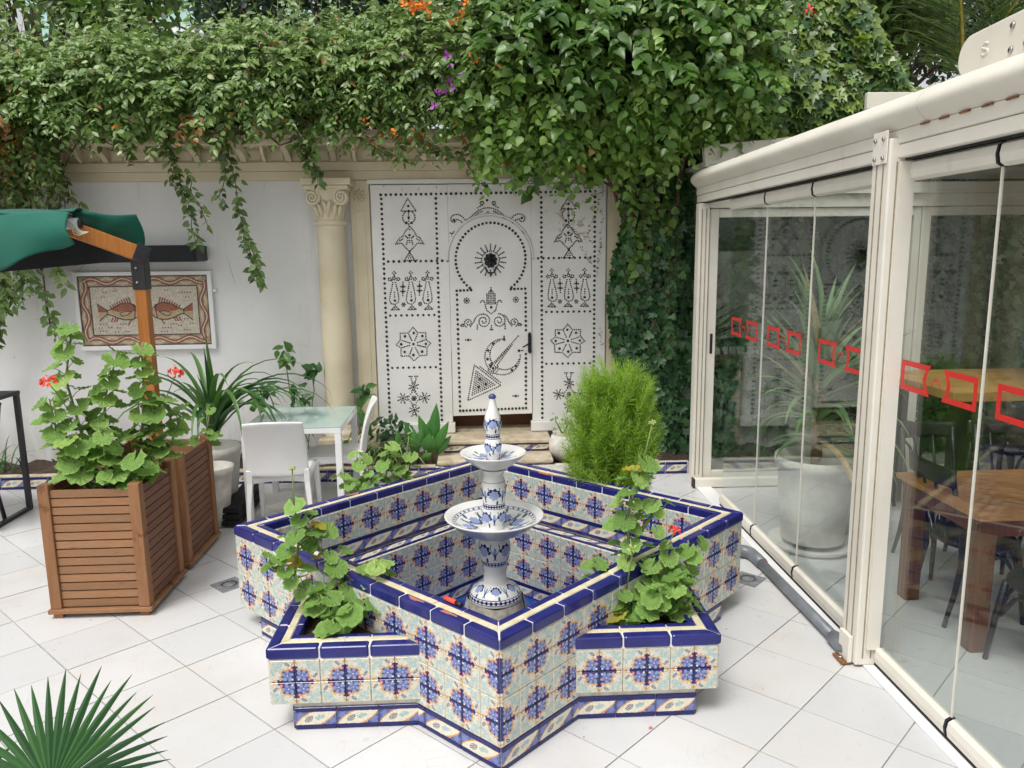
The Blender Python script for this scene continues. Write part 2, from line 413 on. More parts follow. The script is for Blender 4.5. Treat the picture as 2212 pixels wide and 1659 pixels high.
def wood(nm,a,b,grain=(1,1,1),rough=.5,dark=.3):
    q=Mat(nm); p=q.pos('Object'); r=q.rnd()
    off=q.comb(r*37,r*11,r*23); vadd=q.node('ShaderNodeVectorMath'); q.t.links.new(p.k,vadd.inputs[0]); q.t.links.new(off.k,vadd.inputs[1]); p=X(q.t,vadd.outputs[0])
    n=q.noise(p,5,6,.65,scl=grain,dist=.6); f=q.noise(p,30,4,.6,scl=grain)
    c=q.mix(n.ss(.25,.75),a,b); c=q.mix(r*.75,c,tuple((k+l)*.33 for k,l in zip(a,b)))
    c=q.mix(f.ss(.50,.75)*dark,c,tuple(k*.30 for k in a)); wr=q.noise(p,2.6,5,.7,dist=1.0); c=q.mix(wr.ss(.56,.72)*.55,c,tuple((k+l)*.5*.9+.05 for k,l in zip(a,b))); c=q.mix(wr.ss(.30,.38)*-1+1,c,tuple(k*.55 for k in a)) if dark>=.3 else c
    q.set(col=c,rough=f*.2+rough,spec=.35); q.bump(f,.15,.003); return q.m
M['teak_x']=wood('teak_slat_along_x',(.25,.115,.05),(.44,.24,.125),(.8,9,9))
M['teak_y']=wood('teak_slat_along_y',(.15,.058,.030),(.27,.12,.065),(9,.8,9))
M['teak_z']=wood('teak_post',(.24,.10,.04),(.40,.20,.09),(9,9,.8))
M['postwood']=wood('varnished_post_wood',(.40,.13,.022),(.58,.23,.05),(12,12,.6),.32,.2)
M['tablewood_x']=wood('table_wood',(.36,.15,.05),(.58,.29,.11),(2,9,9),.3,.25)
M['tableleg']=wood('table_leg_wood',(.13,.045,.02),(.22,.085,.035),(9,9,1),.4,.25)
M['barwood']=wood('bar_top_wood',(.42,.22,.07),(.58,.33,.12),(1,8,8),.35,.2)
M['bark']=simple('vine_bark',(.12,.075,.05),.9,.4,30,bump=.6)
M['blackmetal']=simple('black_powder_coat',(.012,.013,.017),.42,.2,20)
M['blackmatte']=simple('black_canvas',(.006,.007,.009),.8,.3,15)
M['whiteplastic']=simple('white_plastic',(.80,.79,.785),.38,.02,6,spec=.45)
M['whitemetal']=simple('white_powder_coat',(.80,.80,.80),.35,.02,8)
M['alu']=None
def _alu():
    q=Mat('cream_coated_aluminium'); p=q.geo(); n=q.noise(p,2,4); st=q.noise(p,7,5,.65,scl=(1,1,.22)).ss(.56,.78)
    c=q.mix(n.ss(.3,.7),(.69,.655,.57),(.77,.735,.655)); c=q.mix(st*.3,c,(.42,.35,.25)); 
    c=q.mix(q.noise(p,24,5,.7).ss(.66,.75)*.25,c,(.35,.24,.14)); q.set(col=c,rough=.42,spec=.4); q.bump(q.noise(p,50,2),.05,.002); return q.m
M['alu']=_alu()
M['gasket_and_shade']=simple('black_gasket_and_shade',(.012,.011,.016),.6,.2,20)  # black rubber parts, also the strips that stand in for shadow
M['steel']=simple('zinc_bolt',(.42,.41,.40),.35,.2,60,metal=.9)
M['rust']=simple('rusted_steel',(.22,.09,.03),.9,.5,60,bump=.5)
M['red']=simple('red_vinyl_sticker',(.60,.022,.018),.4,.06,20)
M['pvc']=simple('grey_pvc',(.17,.185,.205),.35,.15,14)
M['pvcred']=simple('red_rubber_ring',(.45,.05,.05),.5,.1,20)
M['drain']=simple('grey_cast_drain',(.22,.225,.24),.6,.25,30,bump=.3)
M['dark']=simple('dark_void',(.012,.011,.010),.9,.2,10)
M['canvas']=None
def _canvas():
    q=Mat('green_canvas'); p=q.geo(); n=q.noise(p,3,4); w=q.noise(p,220,2)
    q.set(col=q.mix(n.ss(.3,.7),(.004,.085,.058),(.007,.118,.082)),rough=.75,spec=.25,sheen=.15); q.bump(w,.15,.002); return q.m
M['canvas']=_canvas()
M['clear_wrap']=simple('clear_plastic_wrap',(.62,.64,.66),.12,.15,30,spec=.7,bump=.5,bscale=30)
M['cord']=simple('cotton_cord',(.72,.66,.52),.8,.1,50)
M['whitepot']=simple('weathered_white_pot',(.76,.74,.68),.6,.14,5,bump=.04)
M['peelpot']=simple('peeling_white_pot',(.62,.59,.53),.7,.2,9,bump=.03)
M['alu_dark']=simple('cream_aluminium_groove',(.30,.25,.17),.6,.2,20)
M['stone']=simple('rough_stone',(.40,.37,.31),.85,.3,18,bump=.8)
M['teal_building']=simple('pale_teal_render',(.42,.66,.64),.8,.1,3)
M['louvre']=simple('white_louvre',(.72,.74,.74),.6,.05,8)
M['yellowpalm']=simple('dry_ochre_fibre',(.36,.20,.02),.9,.4,14,bump=.5)
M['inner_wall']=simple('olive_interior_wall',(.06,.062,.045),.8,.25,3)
M['shadecloth']=simple('grey_shade_fabric',(.20,.195,.175),.8,.12,3)
M['plaster_grey']=simple('render_grey',(.40,.40,.40),.85,.2,3)
def _glass():
    """thin clear glass: transparent with a Schlick reflection on each face"""
    q=Mat('clear_glass'); t=q.t
    tr=q.node('ShaderNodeBsdfTransparent'); tr.inputs[0].default_value=(.95,.975,.965,1)
    gl=q.node('ShaderNodeBsdfGlossy'); gl.inputs['Roughness'].default_value=0.0; gl.inputs[0].default_value=(1,1,1,1)
    lw=q.node('ShaderNodeLayerWeight'); lw.inputs[0].default_value=.5
    F=X(t,lw.outputs['Facing']).pw(5.0)*.952+.048
    mx=q.node('ShaderNodeMixShader'); t.links.new(F.k,mx.inputs[0]); t.links.new(tr.outputs[0],mx.inputs[1]); t.links.new(gl.outputs[0],mx.inputs[2]); t.links.new(mx.outputs[0],q.out.inputs[0])
    return q.m
M['glass']=_glass()
def _frost():
    q=Mat('frosted_glass_top'); p=q.geo(); n=q.noise(p,6,3); q.set(col=q.mix(n,(.33,.45,.42),(.40,.52,.48)),rough=.03,spec=.8); return q.m
M['frost']=_frost()
def leafmat(nm,cols,rough=.36,trans=.22,spec=.5,brown=None):
    """leaf colour varies per leaf (attribute 'tint' on foliage meshes, object random on single leaves)"""
    q=Mat(nm); t=q.t
    k=(q.attr('tint')+q.rnd()).fr()
    c=q.ramp(k,[(i/(len(cols)-1),cc) for i,cc in enumerate(cols)])
    if brown is not None: c=q.mix(q.attr('brown'),c,brown)
    q.set(col=c,rough=rough,spec=spec)
    tl=q.node('ShaderNodeBsdfTranslucent'); h=q.hsv(c,sat=1.15,val=1.5); t.links.new(h.k,tl.inputs[0])
    mx=q.node('ShaderNodeMixShader'); mx.inputs[0].default_value=trans
    t.links.new(q.b.outputs[0],mx.inputs[1]); t.links.new(tl.outputs[0],mx.inputs[2]); t.links.new(mx.outputs[0],q.out.inputs[0]); return q.m
M['boug']=leafmat('vine_leaf',[(.050,.105,.026),(.088,.165,.038),(.145,.240,.060),(.235,.340,.105),(.070,.130,.036)],brown=(.30,.15,.05))
M['bigleaf']=leafmat('broad_vine_leaf',[(.045,.105,.020),(.080,.170,.030),(.150,.270,.050),(.250,.385,.095),(.070,.150,.035)],brown=(.30,.18,.05))
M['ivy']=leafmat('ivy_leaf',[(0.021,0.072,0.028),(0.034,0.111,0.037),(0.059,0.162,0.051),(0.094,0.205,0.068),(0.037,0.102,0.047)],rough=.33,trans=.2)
M['ivytop']=leafmat('sunlit_ivy_leaf',[(0.040,0.097,0.040),(0.068,0.141,0.057),(0.102,0.187,0.068),(0.228,0.319,0.057),(0.068,0.125,0.063)],rough=.33,trans=.22)  # brighter copy of the ivy leaf, sunlight put into its colour
M['darktree']=leafmat('dark_tree_leaf',[(.012,.032,.014),(.022,.052,.020),(.035,.075,.030),(.018,.045,.022)],trans=.2)
def _geran():
    """scalloped leaf: paler rim, darker zone, light veins (leaf-local coordinates)"""
    q=Mat('geranium_leaf'); t=q.t; r=q.rnd(); p=q.pos('Object'); x,y,z=q.xyz(p)
    rad=(x*x+y*y).sqrt(); th=y.at2(x)
    c=q.ramp(r,[(0,(.14,.26,.055)),(.3,(.20,.35,.075)),(.6,(.27,.44,.11)),(.8,(.16,.29,.06)),(1,(.38,.54,.15))])
    zone=rad.ss(.20,.30)*(1-rad.ss(.33,.42)); c=q.mix(zone*.28,c,(.10,.20,.05))
    c=q.mix(rad.ss(.42,.54)*.45,c,(.30,.46,.15))
    vein=((th*7+1.57).cos().abs().lt(.10))*rad.lt(.45); c=q.mix(vein*.55,c,(.33,.47,.17))
    q.set(col=c,rough=.55,spec=.32); q.bump(q.noise(p,14,3)+((th*14).cos())*.3,.35,.05)
    tl=q.node('ShaderNodeBsdfTranslucent'); h=q.hsv(c,sat=1.15,val=1.4); t.links.new(h.k,tl.inputs[0])
    mx=q.node('ShaderNodeMixShader'); mx.inputs[0].default_value=.25
    t.links.new(q.b.outputs[0],mx.inputs[1]); t.links.new(tl.outputs[0],mx.inputs[2]); t.links.new(mx.outputs[0],q.out.inputs[0]); return q.m
M['geran']=_geran()
M['geran_y']=leafmat('yellow_geranium_leaf',[(.42,.30,.02),(.35,.34,.05)],rough=.6)
M['canna']=leafmat('canna_leaf',[(0.045,0.150,0.037),(0.075,0.225,0.045),(0.105,0.270,0.068)],rough=.35,trans=.25)
M['strap']=leafmat('strap_leaf',[(0.034,0.103,0.028),(0.055,0.152,0.041),(0.083,0.193,0.048),(0.124,0.235,0.069)],rough=.35,trans=.22)
M['spider']=leafmat('variegated_leaf',[(.05,.11,.03),(.42,.46,.24),(.08,.15,.05),(.36,.42,.18)],rough=.45,trans=.25)
M['fan']=leafmat('fan_palm_leaf',[(0.030,0.085,0.030),(0.044,0.119,0.040),(0.064,0.155,0.049)],rough=.38,trans=.2)
M['frond']=leafmat('palm_frond_leaf',[(0.098,0.168,0.042),(0.154,0.238,0.063),(0.210,0.294,0.098),(0.084,0.140,0.042)],rough=.4,trans=.3)
M['kochia']=leafmat('feathery_bush_leaf',[(.17,.30,.028),(.25,.42,.04),(.35,.53,.07),(.20,.34,.03)],rough=.55,trans=.35,spec=.25)
M['yucca']=leafmat('yucca_leaf',[(0.121,0.230,0.095),(0.176,0.297,0.121),(0.230,0.365,0.162)],rough=.4,trans=.25)
M['stem']=simple('green_stem',(.17,.22,.07),.6,.2,30)
M['stembrown']=simple('woody_stem',(.20,.15,.08),.8,.3,40,bump=.4)
M['petal_red']=simple('coral_red_petal',(.80,.075,.045),.6,.12,40)
M['petal_orange']=simple('orange_bract',(.85,.22,.015),.6,.15,40)
M['petal_purple']=simple('purple_bract',(.36,.06,.42),.6,.15,40)
M['bud']=simple('pale_green_bud',(.36,.46,.14),.6,.15,40)
M['rachis']=simple('yellow_palm_rib',(.34,.30,.05),.5,.2,20)
M['straw_dark']=simple('dead_brown_tendril',(.20,.10,.05),.9,.4,30)
M['straw']=simple('dead_straw_leaf',(.46,.34,.17),.8,.2,30)
def _tess(nm,a,b,scale=62,gap=(.20,.16,.12)):
    q=Mat(nm); p=q.geo(); e=q.voro(p,scale,'DISTANCE_TO_EDGE',scl=(1,0.0,1)); cc=q.voro(p,scale,'F1',1,scl=(1,0.0,1))
    n=q.noise(p,30,3); cs=q.node('ShaderNodeSeparateColor'); q.t.links.new(cc.k,cs.inputs[0]); k=X(q.t,cs.outputs[0])
    c=q.mix(k*.8+.1,a,b); c=q.mix(e.lt(.035)*.7,c,gap); q.set(col=c,rough=.5,spec=.4); q.bump(e.mn(.1),.4,.004); return q.m
M['t_cream']=_tess('cream_tesserae',(.50,.45,.36),(.64,.59,.49))
M['t_red']=_tess('red_brown_tesserae',(.24,.07,.035),(.34,.11,.06))
M['t_ochre']=_tess('ochre_tesserae',(.42,.31,.17),(.54,.42,.25))
M['t_dark']=_tess('dark_tesserae',(.035,.028,.034),(.07,.055,.06))
M['t_tan']=_tess('tan_tesserae',(.30,.22,.14),(.42,.34,.23))
M['t_white']=_tess('white_tesserae',(.55,.50,.42),(.66,.62,.54))
# ------------------------------------------------------------------ fountain plan (used by the floor too)
FC=(.061,4.09); HX,HY=1.406,1.345
DIA=[(FC[0],FC[1]-HY),(FC[0]+HX,FC[1]),(FC[0],FC[1]+HY),(FC[0]-HX,FC[1])]   # near, right, far, left (ccw)
def off_poly(P,d):
    """inset a ccw convex polygon by d"""
    n=len(P);out=[]
    for i in range(n):
        a,b,c=Vector(P[i-1]),Vector(P[i]),Vector(P[(i+1)%n])
        e1=(b-a).normalized();e2=(c-b).normalized();n1=Vector((-e1.y,e1.x));n2=Vector((-e2.y,e2.x))
        k=(n1+n2)/(1+n1.dot(n2)); out.append(tuple(b+k*d))
    return out
def clip(poly,a,b,keep_left):
    """clip polygon by the line a->b"""
    out=[];ax,ay=a;bx,by=b
    sd=lambda p:((bx-ax)*(p[1]-ay)-(by-ay)*(p[0]-ax))*(1 if keep_left else -1)
    for i in range(len(poly)):
        p,q=poly[i],poly[(i+1)%len(poly)];sp,sq=sd(p),sd(q)
        if sp>=0: out.append(p)
        if sp*sq<0:
            t=sp/(sp-sq); out.append((p[0]+(q[0]-p[0])*t,p[1]+(q[1]-p[1])*t))
    return out
def subtract(poly,hole):
    res=[];cur=poly
    for i in range(len(hole)):
        a,b=hole[i],hole[(i+1)%len(hole)]
        o=clip(cur,a,b,False)
        if len(o)>2: res.append(o)
        cur=clip(cur,a,b,True)
        if len(cur)<3: break
    return res

# ------------------------------------------------------------------ ground and floor
hole=off_poly(DIA,.06); BIG=600
q=MB(); out=[(0,-BIG*2),(BIG*2,4),(0,BIG*2),(-BIG*2,4)]
for i in range(4):
    j=(i+1)%4; q.add([(*out[i],-.007),(*out[j],-.007),(*hole[j],-.007),(*hole[i],-.007)],[(0,1,2,3)])
tag(q.build('ground',M['grout']),kind='structure')
floor=empty('floor',(0,0,0)); tag(floor,kind='structure')
E1=Vector((.2907,-.2767)); E2=Vector((.2907,.2767)); ANC=Vector((-1.494,3.634))
KERB_Y=6.77; gap=.0030
def tile_poly(i,j):
    c=ANC+E1*i+E2*j; g1=E1*(gap/E1.length); g2=E2*(gap/E2.length)
    return [tuple(c+g1+g2),tuple(c+E1-g1+g2),tuple(c+E1+E2-g1-g2),tuple(c+E2+g1-g2)]
rest=MB(); nt=0
std=MB().prism([(p[0]-ANC.x,p[1]-ANC.y) for p in tile_poly(0,0)],-.006,0).mesh('floor_tile'); std.materials.append(M['floor'])
for i in range(-26,26):
    for j in range(-26,26):
        P=tile_poly(i,j); cx=sum(p[0] for p in P)/4; cy=sum(p[1] for p in P)/4
        if cy<-3 or cy>KERB_Y+.3 or abs(cx)>6.5: continue
        inside=subtract(P,hole)
        full=sum(abs(sum(p[k][0]*p[(k+1)%len(p)][1]-p[(k+1)%len(p)][0]*p[k][1] for k in range(len(p)))/2) for p in inside)
        if full<.002: continue
        parts=[c for c in (clip(p,(-9,KERB_Y-.004),(9,KERB_Y-.004),False) for p in inside) if len(c)>2]
        if not parts: continue
        vis= cy>1.9 and -.70*cy-.35<cx<.76*cy+.2
        whole= full>.1555 and all(p[1]<KERB_Y-.01 for p in P)
        if vis and nt<300:
            nt+=1; tilt=(random.uniform(-.0016,.0016),random.uniform(-.0016,.0016),0); dz=random.uniform(-.001,.0008)
            if whole:
                c=ANC+E1*i+E2*j; link('tile',std,floor,(c.x,c.y,dz),tilt)
            else:
                m=MB()
                for p in parts: m.prism(p,-.006,dz)
                m.build('tile',M['floor'],floor)
        else:
            for p in parts: rest.prism(p,-.006,0)
tag(rest.build('tile_field',M['floor'],floor),kind='stuff')

# ------------------------------------------------------------------ planting bed, tiled kerb, doorstep
bed=MB()
bed.grid(lambda a,b:(-6.6+8.6*a,6.80+.66*b,.075+.02*math.sin(a*170)+.018*math.sin(b*9+a*61)),120,8)
tag(bed.build('planting_bed',M['soil']),kind='structure')
def unit_tile(nm,w,h,t,mat,rot=0):
    """tile lying in XZ facing -Y, centre at origin, uv on the front, bevelled rim"""
    m=MB(); a,b=w/2,h/2; e=min(w,h)*.03
    vs=[(-a,0,-b),(a,0,-b),(a,0,b),(-a,0,b),(-a+e,-t,-b+e),(a-e,-t,-b+e),(a-e,-t,b-e),(-a+e,-t,b-e),(-a,-t*.55,-b),(a,-t*.55,-b),(a,-t*.55,b),(-a,-t*.55,b)]
    U=[(0,0),(1,0),(1,1),(0,1)]; U=U[-rot:]+U[:-rot] if rot else U
    fs=[(4,5,6,7)]+[(8+i,8+(i+1)%4,4+(i+1)%4,4+i) for i in range(4)]+[(i,(i+1)%4,8+(i+1)%4,8+i) for i in range(4)]
    us=[U]+[[U[i],U[(i+1)%4],U[(i+1)%4],U[i]] for i in range(4)]*2
    m.add(vs,fs,us); me=m.mesh(nm); me.materials.append(mat); return me
TW=.1
FT=[unit_tile('flower_tile',TW-.002,TW-.002,.008,M['flower'],r) for r in range(4)]
BT=unit_tile('border_tile',.2-.002,.1,.008,M['border'])
kerb=empty('kerb',(0,KERB_Y,0)); tag(kerb,'low kerb of blue bordered leaf tiles along the planting bed','kerb')
MB().box(-6.6,1.92,KERB_Y+.001,KERB_Y+.06,-.02,.108).build('kerb_core',M['wgrout'],kerb)
k=0; x=-6.5
while x<1.88:
    w=.205
    if not(-.40<x<.68):
        link('border_tile',BT,kerb,(x+w/2,0,.056),None,(1.0,1,1.06))
    x+=w
for xx in range(40):
    x0=-6.55+xx*.205
    if x0<1.85 and not(-.55<x0<.67): 
        MB().box(x0,x0+.2,KERB_Y-.004,KERB_Y+.075+random.uniform(-.008,.008),.109,.119+random.uniform(0,.004)).build('kerb_slab',M['marble'],kerb,bev=.004)
step=empty('doorstep',(.14,6.9,0)); tag(step,'two worn marble steps with tiled riser below the studded door','step')
MB().box(-.37,.65,6.80,7.42,.0,.128).build('step_core',M['wgrout'],step)
MB().box(-.37,.65,7.085,7.42,.128,.245).build('riser_core',M['wgrout'],step)
MB().box(-.39,.67,6.775,7.09,.129,.162).build('slab',M['marble'],step,bev=.008)
MB().box(-.395,.675,7.055,7.44,.246,.282).build('slab',M['marble'],step,bev=.008)
for i in range(5): link('border_tile',BT,step,(-.34+.105+i*.206-.14,7.084-6.9,.205),None,(1.02,1,.80))
for i in range(5): link('border_tile',BT,step,(-.34+.105+i*.206-.14,6.799-6.9,.06),None,(1.02,1,1.1))

# ------------------------------------------------------------------ garden wall with entablature
WY=7.45
wall=empty('garden_wall',(-2.5,WY,0)); tag(wall,'white plastered garden wall with cream coffered cornice','wall')
MB().box(-6.6,7.5,WY,WY+.28,.46,3.10).build('plaster_face',M['plaster'],wall)
MB().box(-6.6,-.27,WY,WY+.28,-.05,.46).box(.54,7.5,WY,WY+.28,-.05,.46).build('plaster_foot',M['plaster'],wall)
MB().box(-.6,.9,7.62,7.66,.2,.6).build('recess',M['tableleg'],wall); MB().box(-.6,.9,7.46,7.62,.19,.30).build('threshold',M['marble'],wall)
C=M['cream']
MB().box(-6.6,1.95,WY-.055,WY-.001,2.705,2.785).build('architrave',C,wall,bev=.006)
MB().box(-6.6,1.95,WY-.085,WY-.001,2.7855,2.865).build('architrave',C,wall,bev=.006)
MB().box(-6.6,1.95,WY-.05,WY-.001,2.8655,3.0).build('coffer_back',C,wall)
MB().box(-6.6,1.95,WY-.30,WY-.001,2.9905,3.03).build('soffit_slab',C,wall,bev=.006)
MB().box(-6.6,1.95,WY-.34,WY-.001,3.0505,3.115).build('crown_moulding',C,wall,bev=.012)
MB().box(-6.6,1.95,WY-.29,WY-.001,3.03,3.05).build('dentil_bed',C,wall)
br=MB(); br.extrude([(0,-.05,2.868),(0,-.075,2.868),(0,-.12,2.90),(0,-.20,2.94),(0,-.27,2.955),(0,-.27,2.9902),(0,-.05,2.9902)],(.05,0,0)); bm_=br.mesh('bracket',(0,0,0)); bm_.materials.append(C)
cs=MB(); cs.extrude([(0,-.05,2.868),(0,-.09,2.868),(0,-.13,2.89),(0,-.17,2.92),(0,-.21,2.9902),(0,-.05,2.9902)],(.028,0,0)); cm_=cs.mesh('coffer_rib',(0,0,0)); cm_.materials.append(C)
pn=MB(); pn.box(-.05,.05,-.062,-.049,2.885,2.97); pm_=pn.mesh('coffer_panel',(0,0,0)); pm_.materials.append(C)
dn=MB(); dn.box(-.012,.012,-.315,-.285,3.031,3.0495); dm_=dn.mesh('dentil',(0,0,0)); dm_.materials.append(C)
x=-5.0; i=0
while x<1.8:
    o=link('bracket' if i%2==0 else 'coffer_rib',bm_ if i%2==0 else cm_,wall,(x+2.5,0,0))
    link('coffer_panel',pm_,wall,(x+2.5+.125,0,0)); x+=.205; i+=1
for i in range(90): link('dentil',dm_,wall,(-5.0+i*.075+2.5,0,0))
# white strip and pilasters beside the door panel
MB().box(-1.0,1.26,WY-.075,WY-.0005,2.665,2.7045).build('white_lintel',M['doorpaint'],wall,bev=.004)
for x0,x1 in ((-1.165,-.985),(1.25,1.43)):
    pil=MB().box(x0,x1,WY-.035,WY-.0008,.30,2.70).build('pilaster',C,wall,bev=.006)
    MB().box(x0+.045,x1-.045,WY-.042,WY-.0345,.45,2.42).build('pilaster_panel',C,pil,bev=.003)
    MB().box(x0-.02,x1+.02,WY-.06,WY-.0009,.10,.30).build('plinth',M['marble'],pil,bev=.01)
    ro=MB()
    for k in range(8):
        a=k*math.pi/4; c=((x0+x1)/2+.042*math.cos(a),WY-.044,2.56+.042*math.sin(a))
        ro.grid(lambda s,t,c=c,a=a:(c[0]+.022*math.cos(t*6.283)*s*math.cos(a)-.014*math.sin(t*6.283)*s*math.sin(a),c[1]-.016*(1-s*s),c[2]+.022*math.cos(t*6.283)*s*math.sin(a)+.014*math.sin(t*6.283)*s*math.cos(a)),3,10)
    ro.grid(lambda s,t:((x0+x1)/2+.016*s*math.cos(t*6.283),WY-.045-.015*(1-s*s),2.56+.016*s*math.sin(t*6.283)),3,10)
    ro.build('rosette',C,pil)
# engaged column
colm=empty('column',(-1.335,WY-.10,0)); tag(colm,'cream engaged column with carved volute capital left of the door','column')
cx,cy=-1.335,WY-.115
MB().lathe((cx,cy,0),[(.132,.42),(.136,.7),(.137,1.2),(.134,1.8),(.126,2.29)],40).build('shaft',C,colm)
MB().lathe((cx,cy,0),[(.126,2.285),(.145,2.295),(.150,2.31),(.145,2.325),(.128,2.335)],40).build('necking_ring',C,colm)
MB().lathe((cx,cy,0),[(.126,2.33),(.135,2.42),(.155,2.50),(.175,2.555),(.18,2.60)],40).build('bell',C,colm)
MB().box(cx-.195,cx+.195,cy-.175,WY-.004,2.60,2.64).build('abacus',C,colm,bev=.008)
MB().box(cx-.225,cx+.225,cy-.20,WY-.0035,2.6405,2.7035).build('abacus',C,colm,bev=.01)
for sx in (-1,1):
    v=MB(); P=[];Rr=[]
    for k in range(46):
        t=k/45; a=math.pi*.5+t*4.6*math.pi; r=.068*(1-t)+.006
        P.append((cx+sx*(.128-r*math.cos(a)*-1*.95),cy-.155-.02*t,2.535+r*math.sin(a))); Rr.append(.013*(1-t)+.006)
    v.tube(P,Rr,6); 
    v.tube([(cx+sx*.128,cy-.12,2.535),(cx+sx*.128,cy-.16,2.535)],[.07,.066],18)
    v.tube([(cx+sx*.02,cy-.165,2.595),(cx+sx*.05,cy-.17,2.60),(cx+sx*.09,cy-.165,2.605),(cx+sx*.13,cy-.16,2.60)],[.01,.013,.013,.012],6)
    v.build('volute',C,colm)
    lf=MB()
    for dx,h,ln in ((.0,2.36,.15),(.05,2.35,.13),(.09,2.36,.11)):
        lf.tube([(cx+sx*dx,cy-.128+dx*.4,h),(cx+sx*(dx+.008),cy-.142+dx*.4,h+ln*.4),(cx+sx*(dx+.022),cy-.165+dx*.4,h+ln*.8),(cx+sx*(dx+.035),cy-.175+dx*.4,h+ln)],[.008,.022,.02,.006],6)
    lf.build('acanthus_leaf',C,colm)
MB().lathe((cx,cy,0),[(.165,.30),(.172,.33),(.165,.36),(.148,.375),(.15,.40),(.138,.42)],36).build('base_moulding',C,colm)
MB().box(cx-.19,cx+.19,cy-.18,WY-.003,.08,.30).build('plinth',M['marble'],colm,bev=.012)
# ------------------------------------------------------------------ studded panel and door
pan=empty('studded_wall_panel',(.13,7.4,.29)); tag(pan,'white board wall panel with black stud patterns around the door','panel')
PF=7.4
MB().box(-.971,-.2565,PF,WY-.002,.385,2.655).build('board',M['doorpaint'],pan,bev=.004)
MB().box(.5265,1.238,PF,WY-.002,.385,2.655).build('board',M['doorpaint'],pan,bev=.004)
MB().box(-.2555,.5255,PF+.0015,WY-.002,1.1,2.655).build('board',M['doorpaint'],pan)
MB().box(-.99,-.235,PF-.035,WY-.003,.288,.384).build('foot_board',M['doorpaint'],pan,bev=.006)
MB().box(.51,1.26,PF-.035,WY-.003,.288,.384).build('foot_board',M['doorpaint'],pan,bev=.006)
arc=MB()
P=[(.135+.405*math.cos(a),PF-.003,1.975+.405*math.sin(a)) for a in np.linspace(-.05,math.pi+.05,40)]
arc.tube(P,.011,6).build('arch_moulding',M['doorpaint'],pan)
door=empty('studded_door',(.135,PF-.012,.46)); tag(door,'white arched door with black stud crescent, hand and lion knocker','door')
ol=[(-.252,.452),(.522,.462)]+[(.135+.387*math.cos(a),1.975+.387*math.sin(a)) for a in np.linspace(0,math.pi,30)]
MB().extrude([(x,PF+.001,z) for x,z in ol],(0,-.016,0)).build('door_leaf',M['doorpaint'],door,bev=.004)
DF=PF-.015
def dome(nm,r):
    m=MB(); m.lathe((0,0,0),[(r,0),(r*.92,r*.35),(r*.6,r*.62),(0.0005,r*.72)],10,uv=False); me=m.mesh(nm)
    for v in me.vertices: x,y,z=v.co; v.co=(x,-z,y)
    me.materials.append(M['blackmetal']); me.flip_normals(); return me
STUD=dome('stud',.0132)
def studs(root,big,small,yf,rs,nmax):
    b=list(zip(big[::2],big[1::2])); base=wl(root); ex=MB()
    def add(m,x,z,r):
        n=6; vs=[(x+r*math.cos(k*math.pi/3),yf,z+r*math.sin(k*math.pi/3)) for k in range(n)]+[(x,yf-r*.7,z)]
        m.add(vs,[((k+1)%n,k,n) for k in range(n)])
    for i,(x,z) in enumerate(b):
        if i<nmax: link('stud',STUD,root,(x/1000-base.x,yf-base.y,z/1000-base.z),None,[random.uniform(.92,1.06)]*3)
        else: add(ex,x/1000,z/1000,.0130)
    for x,z in zip(small[::2],small[1::2]): add(ex,x/1000,z/1000,rs*random.uniform(.9,1.1))
    tag(ex.build('small_stud_pattern',M['blackmetal'],root),kind='stuff')
